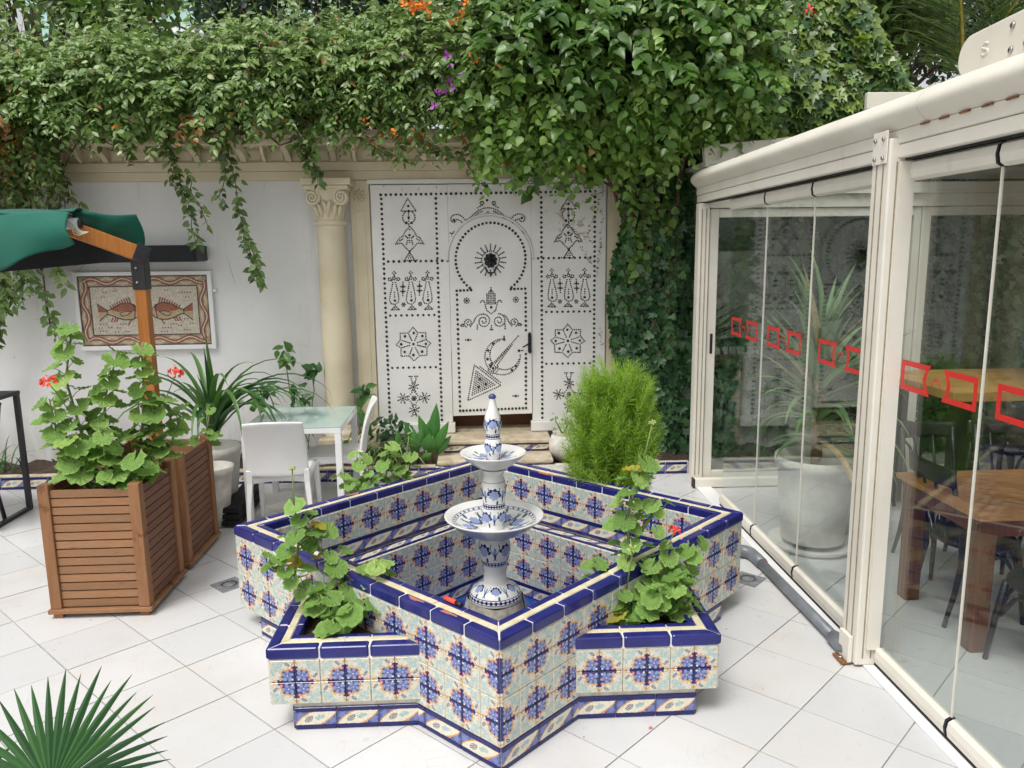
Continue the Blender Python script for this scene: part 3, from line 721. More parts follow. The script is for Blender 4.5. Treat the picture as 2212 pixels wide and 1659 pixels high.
PANEL_BIG=[-624,2463,-623,2417,-624,2358,-648,2309,-598,2309,-622,2196,-781,1586,-624,1586,-466,1586,-701,1716,-703,1672,-543,1719,-545,1676,-619,1166,-500,1167,-538,1092,-623,1061,-705,1092,-736,1167,-698,1243,-613,1274,-531,1243,-632,749,-739,636,-527,639,-631,520,-631,636,880,2469,879,2423,880,2364,904,2315,854,2315,878,2202,1037,1592,880,1592,722,1592,957,1722,959,1678,799,1725,801,1682,875,1172,756,1173,794,1098,879,1067,961,1098,992,1173,954,1249,869,1280,787,1249,888,755,995,642,783,645,887,526,887,642,-876,2567,-829,2567,-783,2568,-736,2568,-689,2568,-643,2569,-596,2569,-549,2570,-502,2570,-456,2570,-409,2571,-362,2571,-316,2571,-269,2572,-222,2572,-176,2573,-129,2573,-82,2573,-35,2574,11,2574,58,2574,105,2575,151,2575,198,2576,245,2576,291,2576,338,2577,385,2577,432,2577,478,2578,525,2578,572,2579,618,2579,665,2579,712,2580,758,2580,805,2580,852,2581,899,2581,945,2582,992,2582,1039,2582,1085,2583,1132,2583,-872,2530,-872,2484,-872,2438,-872,2392,-872,2346,-872,2300,-872,2254,-872,2208,-872,2162,-872,2116,-872,2070,-872,2024,-872,1978,-872,1932,-872,1886,-872,1840,-872,1794,-872,1748,-872,1702,-872,1656,-872,1610,-872,1564,-872,1518,-872,1472,-872,1427,-872,1381,-872,1335,-872,1289,-872,1243,-872,1197,-872,1151,-872,1105,-872,1059,-872,1013,-872,967,-872,921,-872,875,-872,829,-872,783,-872,737,-872,691,-872,645,-872,599,-872,553,-872,507,-872,461,-872,415,-366,2530,-366,2484,-366,2438,-366,2392,-366,2346,-366,2300,-366,2254,-366,2208,-366,2162,-366,2116,-366,2070,-366,2024,-366,1978,-366,1932,-366,1886,-366,1840,-366,1794,-366,1748,-366,1702,-366,1656,-366,1610,-366,1564,-366,1518,-366,1472,-366,1427,-366,1381,-366,1335,-366,1289,-366,1243,-366,1197,-366,1151,-366,1105,-366,1059,-366,1013,-366,967,-366,921,-366,875,-366,829,-366,783,-366,737,-366,691,-366,645,-366,599,-366,553,-366,507,-366,461,-366,415,622,2530,622,2484,622,2438,622,2392,622,2346,622,2300,622,2254,622,2208,622,2162,622,2116,622,2070,622,2024,622,1978,622,1932,622,1886,622,1840,622,1794,622,1748,622,1702,622,1656,622,1610,622,1564,622,1518,622,1472,622,1427,622,1381,622,1335,622,1289,622,1243,622,1197,622,1151,622,1105,622,1059,622,1013,622,967,622,921,622,875,622,829,622,783,622,737,622,691,622,645,622,599,622,553,622,507,622,461,622,415,1130,2530,1130,2484,1130,2438,1130,2392,1130,2346,1130,2300,1130,2254,1130,2208,1130,2162,1130,2116,1130,2070,1130,2024,1130,1978,1130,1932,1130,1886,1130,1840,1130,1794,1130,1748,1130,1702,1130,1656,1130,1610,1130,1564,1130,1518,1130,1472,1130,1427,1130,1381,1130,1335,1130,1289,1130,1243,1130,1197,1130,1151,1130,1105,1130,1059,1130,1013,1130,967,1130,921,1130,875,1130,829,1130,783,1130,737,1130,691,1130,645,1130,599,1130,553,1130,507,1130,461,1130,415,-830,1953,-779,1953,-728,1953,-677,1954,-626,1954,-575,1954,-525,1954,-474,1954,-423,1954,-372,1955,-321,1955,-270,1955,540,1966,590,1966,640,1966,690,1967,740,1967,790,1967,840,1967,890,1967,940,1967,990,1968,1040,1968,1090,1968,-830,1443,-778,1443,-725,1443,-672,1443,-620,1443,-567,1443,-515,1443,-462,1443,-410,1443,665,1455,718,1455,771,1455,824,1455,878,1455,931,1455,984,1455,1037,1455,1090,1455,-830,938,-778,938,-725,938,-672,938,-620,938,-567,938,-515,938,-462,938,-410,938,665,950,718,950,771,950,824,950,878,950,931,950,984,950,1037,950,1090,950,113,2510,-202,2331,438,2344]
DOOR_BIG=[332,1696,361,1721,387,1749,410,1779,430,1812,445,1847,457,1884,464,1921,468,1959,467,1997,462,2035,452,2072,439,2107,422,2141,401,2172,376,2201,349,2227,319,2249,286,2268,252,2282,216,2293,179,2300,142,2302,104,2300,67,2293,31,2282,-4,2268,-37,2249,-67,2227,-96,2201,-121,2172,-143,2141,-161,2107,-175,2072,-186,2035,-192,1997,-194,1959,-192,1921,-185,1884,-175,1847,-160,1812,-142,1779,-120,1749,-94,1721,-66,1696,-191,1671,-156,1673,-122,1674,-88,1675,-54,1676,326,1679,360,1680,394,1681,428,1681,462,1682,-190,1633,-189,1586,-189,1539,-189,1492,-189,1445,-189,1398,-188,1351,-188,1304,-188,1257,-188,1210,-188,1163,-187,1116,-187,1069,-187,1022,-187,975,-187,928,-186,881,-186,834,-186,787,-186,740,-185,693,-185,646,-185,599,-185,552,-185,505,466,1637,466,1593,466,1549,466,1505,466,1461,466,1417,466,1373,466,1329,466,1285,464,1053,464,1009,463,965,463,920,463,876,463,831,462,787,462,743,462,698,462,654,461,609,461,565,461,520,-154,505,-120,506,-86,506,-51,507,-17,508,18,509,52,509,86,510,121,511,155,512,190,512,224,513,258,514,293,514,327,515,362,516,396,517,430,517,135,1509,-98,1576,371,1579,-91,1199,361,641,255,1197,398,1086,147,1162,99,1093,91,1010,116,945,326,898,369,934,143,919,17,814,1,737,70,765]
PANEL_SMALL=[-627,2531,-637,2516,-646,2500,-656,2484,-665,2468,-675,2452,-684,2436,-694,2421,-682,2417,-664,2417,-646,2417,-628,2417,-610,2417,-592,2417,-575,2417,-557,2417,-559,2428,-569,2443,-578,2457,-588,2472,-598,2487,-608,2502,-617,2517,-565,2358,-567,2377,-574,2393,-587,2406,-654,2406,-668,2393,-677,2377,-680,2358,-678,2340,-671,2324,-659,2311,-643,2303,-625,2300,-607,2303,-591,2311,-578,2324,-569,2340,-622,2402,-623,2383,-623,2364,-624,2345,-625,2325,-626,2287,-620,2273,-632,2260,-644,2247,-656,2234,-665,2219,-674,2204,-683,2188,-698,2179,-713,2171,-724,2158,-735,2143,-745,2129,-755,2114,-738,2117,-721,2120,-704,2123,-691,2115,-680,2102,-670,2089,-658,2076,-646,2065,-634,2053,-622,2042,-632,2028,-642,2015,-652,2001,-661,1988,-670,1974,-680,1960,-713,2145,-699,2153,-686,2161,-658,2188,-649,2179,-640,2170,-641,2145,-647,2128,-652,2111,-611,2273,-600,2260,-590,2247,-579,2234,-571,2219,-564,2204,-556,2188,-542,2179,-527,2171,-517,2158,-509,2143,-500,2129,-491,2114,-508,2117,-524,2120,-541,2123,-555,2115,-567,2102,-578,2089,-591,2076,-604,2065,-617,2053,-631,2042,-622,2028,-613,2015,-604,2001,-596,1988,-588,1974,-580,1960,-530,2145,-543,2153,-556,2161,-582,2188,-591,2179,-601,2170,-602,2145,-598,2128,-594,2111,-662,1960,-645,1961,-628,1962,-610,1962,-593,1963,-558,1964,-618,2247,-622,2170,-623,2145,-624,2127,-639,1985,-618,1985,-628,2003,-765,1845,-778,1859,-793,1845,-780,1832,-807,1787,-816,1800,-832,1795,-833,1779,-817,1774,-768,1796,-776,1809,-792,1804,-793,1788,-778,1783,-728,1787,-737,1800,-753,1795,-754,1779,-739,1774,-803,1774,-780,1818,-795,1756,-798,1737,-802,1718,-806,1700,-811,1682,-817,1663,-822,1645,-825,1626,-829,1607,-830,1589,-824,1571,-815,1557,-797,1552,-780,1549,-764,1560,-749,1571,-745,1590,-743,1608,-745,1627,-747,1646,-749,1664,-753,1683,-757,1701,-761,1719,-764,1738,-768,1756,-783,1663,-782,1640,-781,1620,-779,1533,-792,1522,-804,1510,-817,1498,-804,1497,-788,1498,-771,1498,-754,1499,-742,1501,-754,1512,-767,1523,-780,1512,-607,1845,-621,1859,-635,1845,-622,1832,-650,1787,-658,1800,-674,1795,-675,1779,-660,1774,-610,1796,-619,1809,-634,1804,-635,1788,-620,1783,-571,1787,-579,1800,-595,1795,-596,1779,-581,1774,-646,1774,-622,1818,-637,1756,-641,1737,-644,1718,-648,1700,-654,1682,-659,1663,-664,1645,-667,1626,-671,1607,-672,1589,-666,1571,-657,1557,-639,1552,-622,1549,-606,1560,-591,1571,-587,1590,-586,1608,-588,1627,-589,1646,-592,1664,-595,1683,-599,1701,-603,1719,-606,1738,-610,1756,-625,1663,-624,1640,-624,1620,-621,1533,-634,1522,-647,1510,-659,1498,-646,1497,-630,1498,-613,1498,-596,1499,-584,1501,-596,1512,-609,1523,-622,1512,-450,1845,-463,1859,-477,1845,-464,1832,-492,1787,-501,1800,-516,1795,-517,1779,-502,1774,-452,1796,-461,1809,-476,1804,-477,1788,-462,1783,-413,1787,-422,1800,-437,1795,-438,1779,-423,1774,-488,1774,-465,1818,-479,1756,-483,1737,-486,1718,-490,1700,-496,1682,-501,1663,-506,1645,-509,1626,-513,1607,-514,1589,-508,1571,-499,1557,-482,1552,-464,1549,-448,1560,-433,1571,-429,1590,-428,1608,-430,1627,-432,1646,-434,1664,-437,1683,-441,1701,-445,1719,-449,1738,-452,1756,-467,1663,-466,1640,-466,1620,-463,1533,-476,1522,-489,1510,-501,1498,-489,1497,-472,1498,-455,1498,-438,1499,-426,1501,-438,1512,-451,1523,-464,1512,-699,1757,-700,1736,-701,1715,-702,1694,-703,1673,-704,1652,-705,1631,-721,1716,-682,1716,-723,1672,-683,1672,-685,1546,-692,1559,-707,1559,-715,1546,-708,1532,-693,1532,-700,1546,-541,1761,-542,1739,-543,1718,-544,1697,-545,1676,-546,1655,-547,1634,-563,1719,-524,1719,-565,1676,-525,1676,-527,1549,-534,1562,-549,1562,-557,1549,-550,1535,-535,1535,-542,1549,-617,1328,-606,1314,-594,1300,-583,1286,-571,1274,-552,1274,-534,1274,-516,1274,-498,1274,-497,1257,-497,1238,-497,1219,-493,1204,-479,1192,-464,1181,-454,1170,-466,1156,-479,1142,-489,1127,-490,1108,-491,1089,-492,1071,-496,1056,-514,1055,-533,1054,-551,1053,-568,1049,-582,1036,-595,1024,-609,1011,-623,1006,-634,1020,-646,1033,-658,1047,-673,1052,-691,1052,-710,1051,-728,1050,-741,1055,-740,1073,-740,1092,-739,1110,-738,1129,-752,1140,-767,1150,-782,1160,-773,1173,-760,1187,-748,1201,-742,1218,-742,1237,-742,1255,-741,1272,-723,1273,-704,1273,-686,1273,-668,1274,-654,1286,-642,1300,-629,1314,-580,1259,-587,1240,-595,1222,-603,1203,-515,1202,-531,1196,-547,1190,-564,1185,-580,1179,-507,1135,-522,1139,-536,1143,-551,1147,-566,1151,-580,1155,-571,1069,-579,1084,-586,1099,-594,1115,-601,1130,-656,1069,-650,1083,-645,1098,-639,1113,-633,1128,-721,1135,-705,1140,-689,1145,-673,1150,-656,1154,-725,1202,-707,1196,-690,1190,-672,1184,-655,1178,-658,1259,-652,1244,-646,1230,-640,1216,-634,1202,-671,851,-658,851,-644,851,-617,851,-603,851,-589,851,-651,832,-648,814,-641,798,-630,786,-616,799,-608,814,-605,832,-610,739,-594,733,-624,728,-619,714,-615,703,-642,726,-649,710,-652,740,-666,734,-677,729,-654,758,-669,764,-640,769,-645,783,-622,771,-615,787,-611,757,-598,763,-586,768,-715,626,-699,619,-731,614,-725,599,-721,587,-749,611,-757,594,-760,627,-775,620,-787,615,-762,646,-779,652,-747,658,-752,672,-757,684,-728,660,-720,677,-717,645,-702,651,-690,656,-504,629,-488,622,-519,617,-514,603,-509,590,-538,614,-546,597,-549,630,-564,623,-576,618,-551,649,-567,656,-536,661,-541,675,-546,687,-517,663,-509,680,-506,648,-491,654,-479,659,-608,510,-592,503,-623,498,-618,484,-613,472,-642,496,-650,478,-653,511,-668,504,-680,499,-655,530,-671,537,-640,542,-645,556,-649,568,-621,544,-613,561,-610,529,-595,535,-583,540,-634,711,-619,695,-605,678,-591,661,-577,644,-581,626,-596,609,-610,591,-625,573,-640,570,-653,588,-667,605,-681,622,-691,639,-677,657,-662,675,-648,693,-610,636,-615,651,-630,657,-645,651,-652,636,-647,620,-632,614,-616,620,-658,458,-642,470,-626,470,-610,458,883,2537,893,2522,902,2506,912,2490,921,2474,931,2458,940,2442,950,2427,938,2423,920,2423,902,2423,884,2423,866,2423,848,2423,831,2423,813,2423,815,2434,825,2449,834,2463,844,2478,854,2493,864,2508,873,2523,821,2364,823,2383,830,2399,843,2412,910,2412,924,2399,933,2383,936,2364,934,2346,927,2330,915,2317,899,2309,881,2306,863,2309,847,2317,834,2330,825,2346,878,2408,879,2389,879,2370,880,2351,881,2331,882,2293,876,2279,888,2266,900,2253,912,2240,921,2225,930,2210,939,2194,954,2185,969,2177,980,2164,991,2149,1001,2135,1011,2120,994,2123,977,2126,960,2129,947,2121,936,2108,926,2095,914,2082,902,2071,890,2059,878,2048,888,2034,898,2021,908,2007,917,1994,926,1980,936,1966,969,2151,955,2159,942,2167,914,2194,905,2185,896,2176,897,2151,903,2134,908,2117,867,2279,856,2266,846,2253,835,2240,827,2225,820,2210,812,2194,798,2185,783,2177,773,2164,765,2149,756,2135,747,2120,764,2123,780,2126,797,2129,811,2121,823,2108,834,2095,847,2082,860,2071,873,2059,887,2048,878,2034,869,2021,860,2007,852,1994,844,1980,836,1966,786,2151,799,2159,812,2167,838,2194,847,2185,857,2176,858,2151,854,2134,850,2117,918,1966,901,1967,884,1968,866,1968,849,1969,814,1970,874,2253,878,2176,879,2151,880,2133,895,1991,874,1991,884,2009,1021,1851,1034,1865,1049,1851,1036,1838,1063,1793,1072,1806,1088,1801,1089,1785,1073,1780,1024,1802,1032,1815,1048,1810,1049,1794,1034,1789,984,1793,993,1806,1009,1801,1010,1785,995,1780,1059,1780,1036,1824,1051,1762,1054,1743,1058,1724,1062,1706,1067,1688,1073,1669,1078,1651,1081,1632,1085,1613,1086,1595,1080,1577,1071,1563,1053,1558,1036,1555,1020,1566,1005,1577,1001,1596,999,1614,1001,1633,1003,1652,1005,1670,1009,1689,1013,1707,1017,1725,1020,1744,1024,1762,1039,1669,1038,1646,1037,1626,1035,1539,1048,1528,1060,1516,1073,1504,1060,1503,1044,1504,1027,1504,1010,1505,998,1507,1010,1518,1023,1529,1036,1518,863,1851,877,1865,891,1851,878,1838,906,1793,914,1806,930,1801,931,1785,916,1780,866,1802,875,1815,890,1810,891,1794,876,1789,827,1793,835,1806,851,1801,852,1785,837,1780,902,1780,878,1824,893,1762,897,1743,900,1724,904,1706,910,1688,915,1669,920,1651,923,1632,927,1613,928,1595,922,1577,913,1563,895,1558,878,1555,862,1566,847,1577,843,1596,842,1614,844,1633,845,1652,848,1670,851,1689,855,1707,859,1725,862,1744,866,1762,881,1669,880,1646,880,1626,877,1539,890,1528,903,1516,915,1504,902,1503,886,1504,869,1504,852,1505,840,1507,852,1518,865,1529,878,1518,706,1851,719,1865,733,1851,720,1838,748,1793,757,1806,772,1801,773,1785,758,1780,708,1802,717,1815,732,1810,733,1794,718,1789,669,1793,678,1806,693,1801,694,1785,679,1780,744,1780,721,1824,735,1762,739,1743,742,1724,746,1706,752,1688,757,1669,762,1651,765,1632,769,1613,770,1595,764,1577,755,1563,738,1558,720,1555,704,1566,689,1577,685,1596,684,1614,686,1633,688,1652,690,1670,693,1689,697,1707,701,1725,705,1744,708,1762,723,1669,722,1646,722,1626,719,1539,732,1528,745,1516,757,1504,745,1503,728,1504,711,1504,694,1505,682,1507,694,1518,707,1529,720,1518,955,1763,956,1742,957,1721,958,1700,959,1679,960,1658,961,1637,977,1722,938,1722,979,1678,939,1678,941,1552,948,1565,963,1565,971,1552,964,1538,949,1538,956,1552,797,1767,798,1745,799,1724,800,1703,801,1682,802,1661,803,1640,819,1725,780,1725,821,1682,781,1682,783,1555,790,1568,805,1568,813,1555,806,1541,791,1541,798,1555,873,1334,862,1320,850,1306,839,1292,827,1280,808,1280,790,1280,772,1280,754,1280,753,1263,753,1244,753,1225,749,1210,735,1198,720,1187,710,1176,722,1162,735,1148,745,1133,746,1114,747,1095,748,1077,752,1062,770,1061,789,1060,807,1059,824,1055,838,1042,851,1030,865,1017,879,1012,890,1026,902,1039,914,1053,929,1058,947,1058,966,1057,984,1056,997,1061,996,1079,996,1098,995,1116,994,1135,1008,1146,1023,1156,1038,1166,1029,1179,1016,1193,1004,1207,998,1224,998,1243,998,1261,997,1278,979,1279,960,1279,942,1279,924,1280,910,1292,898,1306,885,1320,836,1265,843,1246,851,1228,859,1209,771,1208,787,1202,803,1196,820,1191,836,1185,763,1141,778,1145,792,1149,807,1153,822,1157,836,1161,827,1075,835,1090,842,1105,850,1121,857,1136,912,1075,906,1089,901,1104,895,1119,889,1134,977,1141,961,1146,945,1151,929,1156,912,1160,981,1208,963,1202,946,1196,928,1190,911,1184,914,1265,908,1250,902,1236,896,1222,890,1208,927,857,914,857,900,857,873,857,859,857,845,857,907,838,904,820,897,804,886,792,872,805,864,820,861,838,866,745,850,739,880,734,875,720,871,709,898,732,905,716,908,746,922,740,933,735,910,764,925,770,896,775,901,789,878,777,871,793,867,763,854,769,842,774,971,632,955,625,987,620,981,605,977,593,1005,617,1013,600,1016,633,1031,626,1043,621,1018,652,1035,658,1003,664,1008,678,1013,690,984,666,976,683,973,651,958,657,946,662,760,635,744,628,775,623,770,609,765,596,794,620,802,603,805,636,820,629,832,624,807,655,823,662,792,667,797,681,802,693,773,669,765,686,762,654,747,660,735,665,864,516,848,509,879,504,874,490,869,478,898,502,906,484,909,517,924,510,936,505,911,536,927,543,896,548,901,562,905,574,877,550,869,567,866,535,851,541,839,546,890,717,875,701,861,684,847,667,833,650,837,632,852,615,866,597,881,579,896,576,909,594,923,611,937,628,947,645,933,663,918,681,904,699,866,642,871,657,886,663,901,657,908,642,903,626,888,620,872,626,914,464,898,476,882,476,866,464,-118,2300,-131,2313,-144,2325,-161,2332,-177,2335,-187,2319,-199,2311,-217,2314,-227,2327,-231,2345,-223,2360,-210,2373,-194,2379,-175,2381,-158,2381,-141,2372,-125,2364,-113,2351,-101,2337,-88,2331,-71,2338,-55,2348,-41,2360,-27,2372,-13,2384,2,2395,17,2406,32,2417,49,2424,66,2431,83,2437,101,2439,120,2441,-70,2316,-56,2326,-41,2336,-26,2347,-12,2358,2,2370,16,2382,30,2393,47,2401,63,2408,79,2483,72,2496,57,2496,49,2483,56,2469,71,2469,25,2442,45,2453,64,2464,-240,2212,-226,2204,-214,2210,-204,2223,-224,2180,353,2300,366,2313,380,2325,397,2332,414,2335,422,2319,435,2311,453,2314,463,2327,468,2345,460,2360,447,2373,431,2379,413,2381,395,2381,379,2372,362,2364,349,2351,337,2337,324,2331,307,2338,292,2348,278,2360,264,2372,250,2384,236,2395,221,2406,207,2417,190,2424,173,2431,156,2437,138,2439,306,2316,291,2326,277,2336,262,2347,248,2358,235,2370,222,2382,207,2393,191,2401,175,2408,192,2483,184,2496,169,2496,161,2483,169,2469,184,2469,214,2442,195,2453,176,2464,473,2212,458,2204,447,2210,437,2223,456,2180,110,2390,128,2390,119,2404]
DOOR_SMALL=[200,1900,211,1917,218,1936,220,1956,218,1976,211,1995,200,2011,185,2024,167,2034,148,2039,128,2039,109,2034,91,2024,76,2011,64,1995,56,1976,53,1956,55,1936,61,1917,72,1900,230,1937,246,1934,263,1932,279,1929,219,1906,233,1897,247,1889,261,1881,197,1880,207,1867,218,1854,228,1842,168,1863,173,1847,179,1832,184,1816,135,1857,135,1841,135,1824,135,1807,103,1863,97,1847,91,1832,85,1816,75,1880,64,1867,53,1854,42,1842,54,1906,39,1897,25,1889,11,1881,43,1937,27,1934,11,1932,-6,1929,43,1971,27,1974,11,1977,-5,1980,55,2003,41,2011,27,2019,13,2028,77,2028,66,2041,56,2054,46,2067,106,2045,100,2061,95,2077,89,2092,138,2051,138,2068,139,2084,139,2101,171,2045,177,2061,182,2077,188,2092,199,2028,210,2041,221,2054,231,2067,220,2003,234,2011,249,2019,263,2028,231,1971,247,1974,263,1977,279,1980,-74,1576,-80,1593,-97,1600,-115,1593,-122,1576,-115,1558,-98,1551,-81,1558,396,1579,389,1596,372,1603,354,1596,347,1579,354,1561,371,1554,388,1561,-115,1199,-67,1199,336,641,385,641,255,1228,255,1216,419,1087,434,1087,136,1695,136,1677,136,1660,135,1643,135,1626,135,1609,135,1592,134,1574,134,1557,134,1540,97,1637,97,1622,97,1606,97,1590,96,1575,96,1559,96,1543,116,1656,116,1640,115,1624,115,1608,115,1592,115,1575,114,1559,114,1543,155,1656,155,1640,155,1624,155,1608,154,1592,154,1575,154,1559,154,1543,173,1637,173,1622,173,1606,173,1590,172,1575,172,1559,172,1543,129,1668,142,1668,35,1559,48,1573,65,1570,73,1556,78,1537,82,1519,87,1500,91,1482,104,1470,119,1458,134,1447,60,1446,77,1442,93,1433,105,1421,114,1405,117,1387,116,1369,108,1353,97,1339,81,1329,64,1326,46,1329,31,1338,20,1352,16,1370,18,1387,28,1403,43,1412,61,1413,77,1405,85,1390,84,1372,71,1359,54,1360,47,1376,-108,1325,-120,1339,-124,1358,-120,1376,-107,1390,-89,1396,-71,1390,-60,1375,-61,1356,-75,1343,-93,1344,-101,1361,-87,1372,-67,1327,-56,1342,-45,1357,-34,1372,-26,1389,-18,1405,-7,1420,8,1430,24,1440,42,1443,-160,1339,-147,1349,-135,1349,-134,1332,-150,1332,-1,1342,-1,1322,-2,1302,236,1559,224,1573,207,1570,198,1556,193,1537,188,1519,183,1500,178,1482,165,1470,149,1458,180,1552,208,1446,226,1442,242,1433,254,1421,263,1405,266,1387,264,1369,257,1353,245,1339,230,1329,213,1326,195,1329,180,1338,169,1352,164,1370,167,1387,177,1403,192,1412,210,1413,225,1405,234,1390,233,1372,220,1359,203,1360,195,1376,372,1325,385,1339,390,1358,386,1376,373,1390,356,1396,338,1390,326,1375,327,1356,340,1343,358,1344,366,1361,353,1372,331,1327,321,1342,310,1357,300,1372,293,1389,285,1405,274,1420,259,1430,425,1339,412,1349,401,1349,398,1332,415,1332,266,1342,266,1322,266,1302,135,1332,135,1312,135,1293,124,1296,146,1296,255,1201,235,1202,215,1200,195,1196,176,1189,158,1181,141,1170,125,1158,111,1143,98,1127,88,1110,79,1092,72,1072,68,1052,66,1032,66,1012,69,992,74,972,81,953,90,936,101,919,114,904,129,890,145,879,163,869,181,861,200,856,220,853,240,853,260,854,279,859,298,865,316,874,334,884,349,897,364,911,376,927,387,944,396,963,402,982,407,1002,409,1022,408,1042,212,1189,194,1181,177,1171,162,1158,149,1144,137,1128,128,1110,121,1092,117,1072,115,1053,115,1033,119,1013,125,995,133,977,143,960,156,945,170,932,186,922,204,913,222,907,241,903,261,902,280,904,299,908,317,915,335,924,351,935,365,949,378,964,388,981,396,999,133,953,160,982,174,996,188,1011,201,1025,215,1040,228,1054,242,1069,256,1083,269,1098,283,1112,297,1127,310,1141,324,1156,337,1170,351,1185,365,1199,378,1214,392,1228,186,951,198,967,210,983,222,1000,234,1016,246,1032,259,1049,271,1065,283,1081,295,1098,307,1114,319,1130,331,1146,167,968,180,983,193,998,206,1013,220,1028,233,1043,246,1057,259,1072,273,1087,286,1102,190,939,144,970,125,966,108,955,97,900,107,883,123,872,142,868,178,883,189,900,169,919,131,942,119,928,147,893,163,902,-37,953,-22,941,-6,928,9,916,25,903,40,891,55,879,71,866,86,854,101,841,117,829,132,817,148,804,163,792,178,780,194,767,209,755,210,744,192,736,174,728,156,720,137,712,119,704,101,696,83,688,64,680,46,672,28,664,10,656,-9,648,-27,641,-45,633,-63,625,-82,617,-100,609,-105,617,-101,637,-97,657,-93,676,-89,696,-85,716,-81,736,-77,755,-73,775,-69,795,-65,815,-61,834,-57,854,-53,874,-49,894,-45,914,-41,933,19,934,35,922,51,909,68,896,84,883,100,870,116,857,133,844,149,831,165,819,181,806,198,793,214,780,-20,894,-24,873,-28,852,-32,830,-36,809,-40,788,-44,766,-48,745,-52,724,-56,702,-60,681,-64,659,-4,882,-8,860,-12,839,-16,818,-20,796,-24,775,-28,754,-32,732,-36,711,-40,690,-44,668,12,869,8,848,4,826,0,805,-4,784,-8,762,-12,741,-16,720,-20,698,-24,677,28,856,24,835,20,814,16,792,12,771,8,750,4,728,0,707,-4,686,44,844,40,822,36,801,32,780,28,758,24,737,20,716,16,694,60,831,56,810,52,788,48,767,44,746,40,724,36,703,76,818,72,797,68,776,64,754,60,733,56,712,92,806,88,784,84,763,80,742,76,720,108,793,104,772,100,750,96,729,124,781,120,759,116,738,140,768,136,747,156,755]
studs(pan,PANEL_BIG,PANEL_SMALL,PF-.0005,.0078,300)
studs(door,DOOR_BIG,DOOR_SMALL,DF-.0005,.0082,200)
# lion knocker
kn=MB(); kc=(.137,DF,1.955)
def lion(s,t):
    a=t*2*math.pi; r=.062*(1+.10*math.sin(a*9))*s; ztop=1.05 if math.sin(a)>0 else 1.15
    h=.05*(1-s**2)+.012*math.sin(s*9+a*5)*(s<.9)+.008
    return (kc[0]+r*math.cos(a),kc[1]-h*(1 if s<.99 else .02),kc[2]+r*ztop*math.sin(a))
kn.grid(lion,8,40); knk=kn.build('knocker',M['blackmetal'],door)
MB().tube([(kc[0]+.05*math.cos(a),kc[1]-.03,kc[2]-.06+.062*math.sin(a)) for a in np.linspace(-math.pi,0,16)],.008,6).build('knocker_ring',M['blackmetal'],knk)
MB().tube([(kc[0],kc[1]-.035,kc[2]-.12),(kc[0],kc[1]-.035,kc[2]-.145)],[.016,.006],8).build('knocker_drop',M['blackmetal'],knk)
hd=MB().extrude([(.485+dx,DF-.001,z) for dx,z in ((0,1.07),(.018,1.055),(.034,1.07),(.034,1.25),(.018,1.268),(0,1.25))],(0,-.009,0)).build('handle_plate',M['blackmetal'],door,bev=.003)
MB().tube([(.502,DF-.01,1.165),(.502,DF-.05,1.165),(.46,DF-.055,1.14),(.43,DF-.055,1.125)],[.009,.009,.008,.007],7).build('lever',M['blackmetal'],hd)
# ------------------------------------------------------------------ fish mosaic
mos=empty('fish_mosaic',(-3.12,WY,1.15)); tag(mos,'framed stone mosaic of two facing fish on the white wall','mosaic')
X0,X1,Z0,Z1=-3.725,-2.53,1.195,1.853; MY=WY-.03
for nm,a in (('top',(X0-.033,X1+.04,Z1,Z1+.036)),('bottom',(X0-.02,X1+.04,Z0-.042,Z0)),('left',(X0-.033,X0,Z0,Z1)),('right',(X1,X1+.04,Z0,Z1))):
    MB().box(a[0],a[1],WY-.045,WY-.001,a[2],a[3]).build('frame_bar',M['whitemetal'],mos,bev=.003)
MB().box(X0,X1,MY,WY-.002,Z0,Z1).build('ground_field',M['t_cream'],mos)
def flat(m,pts,lift): # polygon plate in the mosaic plane
    m.extrude([(x,MY+.001,z) for x,z in pts],(0,-lift,0))
def ribbon(m,P,w,lift):
    n=len(P);L=[];R=[]
    for i in range(n):
        a=Vector(P[max(i-1,0)]);b=Vector(P[min(i+1,n-1)]);t=(b-a).normalized();nn=Vector((-t.y,t.x))*w/2
        p=Vector(P[i]);L.append(p+nn);R.append(p-nn)
    for i in range(n-1): 
        m.add([(L[i].x,MY-lift,L[i].y),(L[i+1].x,MY-lift,L[i+1].y),(R[i+1].x,MY-lift,R[i+1].y),(R[i].x,MY-lift,R[i].y),(L[i].x,MY+.001,L[i].y),(L[i+1].x,MY+.001,L[i+1].y),(R[i+1].x,MY+.001,R[i+1].y),(R[i].x,MY+.001,R[i].y)],[(0,1,2,3),(0,4,5,1),(3,2,6,7)])
BW=.105
bt=MB()
for a in ((X0,X1,Z1-BW,Z1),(X0,X1,Z0,Z0+BW),(X0,X0+BW,Z0+BW,Z1-BW),(X1-BW,X1,Z0+BW,Z1-BW)): bt.box(a[0],a[1],MY-.0012,MY+.001,a[2],a[3])
bt.build('border_ground',M['t_tan'],mos)
ln=MB()
for d,w in ((.006,.012),(BW-.004,.010)):
    a,b,c,e=X0+d,X1-d,Z0+d,Z1-d
    ribbon(ln,[(a,c),(b,c)],w,.0022);ribbon(ln,[(a,e),(b,e)],w,.0022);ribbon(ln,[(a,c),(a,e)],w,.0024);ribbon(ln,[(b,c),(b,e)],w,.0024)
ln.build('border_line',M['t_dark'],mos)
def guil(m,a,b,w,lift,ph,amp,wl_):
    a=Vector(a);b=Vector(b);L=(b-a).length;t=(b-a)/L;nn=Vector((-t.y,t.x));K=int(L/.006)
    ribbon(m,[tuple(a+t*(L*k/K)+nn*amp*math.sin(2*math.pi*L*k/K/wl_+ph)) for k in range(K+1)],w,lift)
h=BW/2
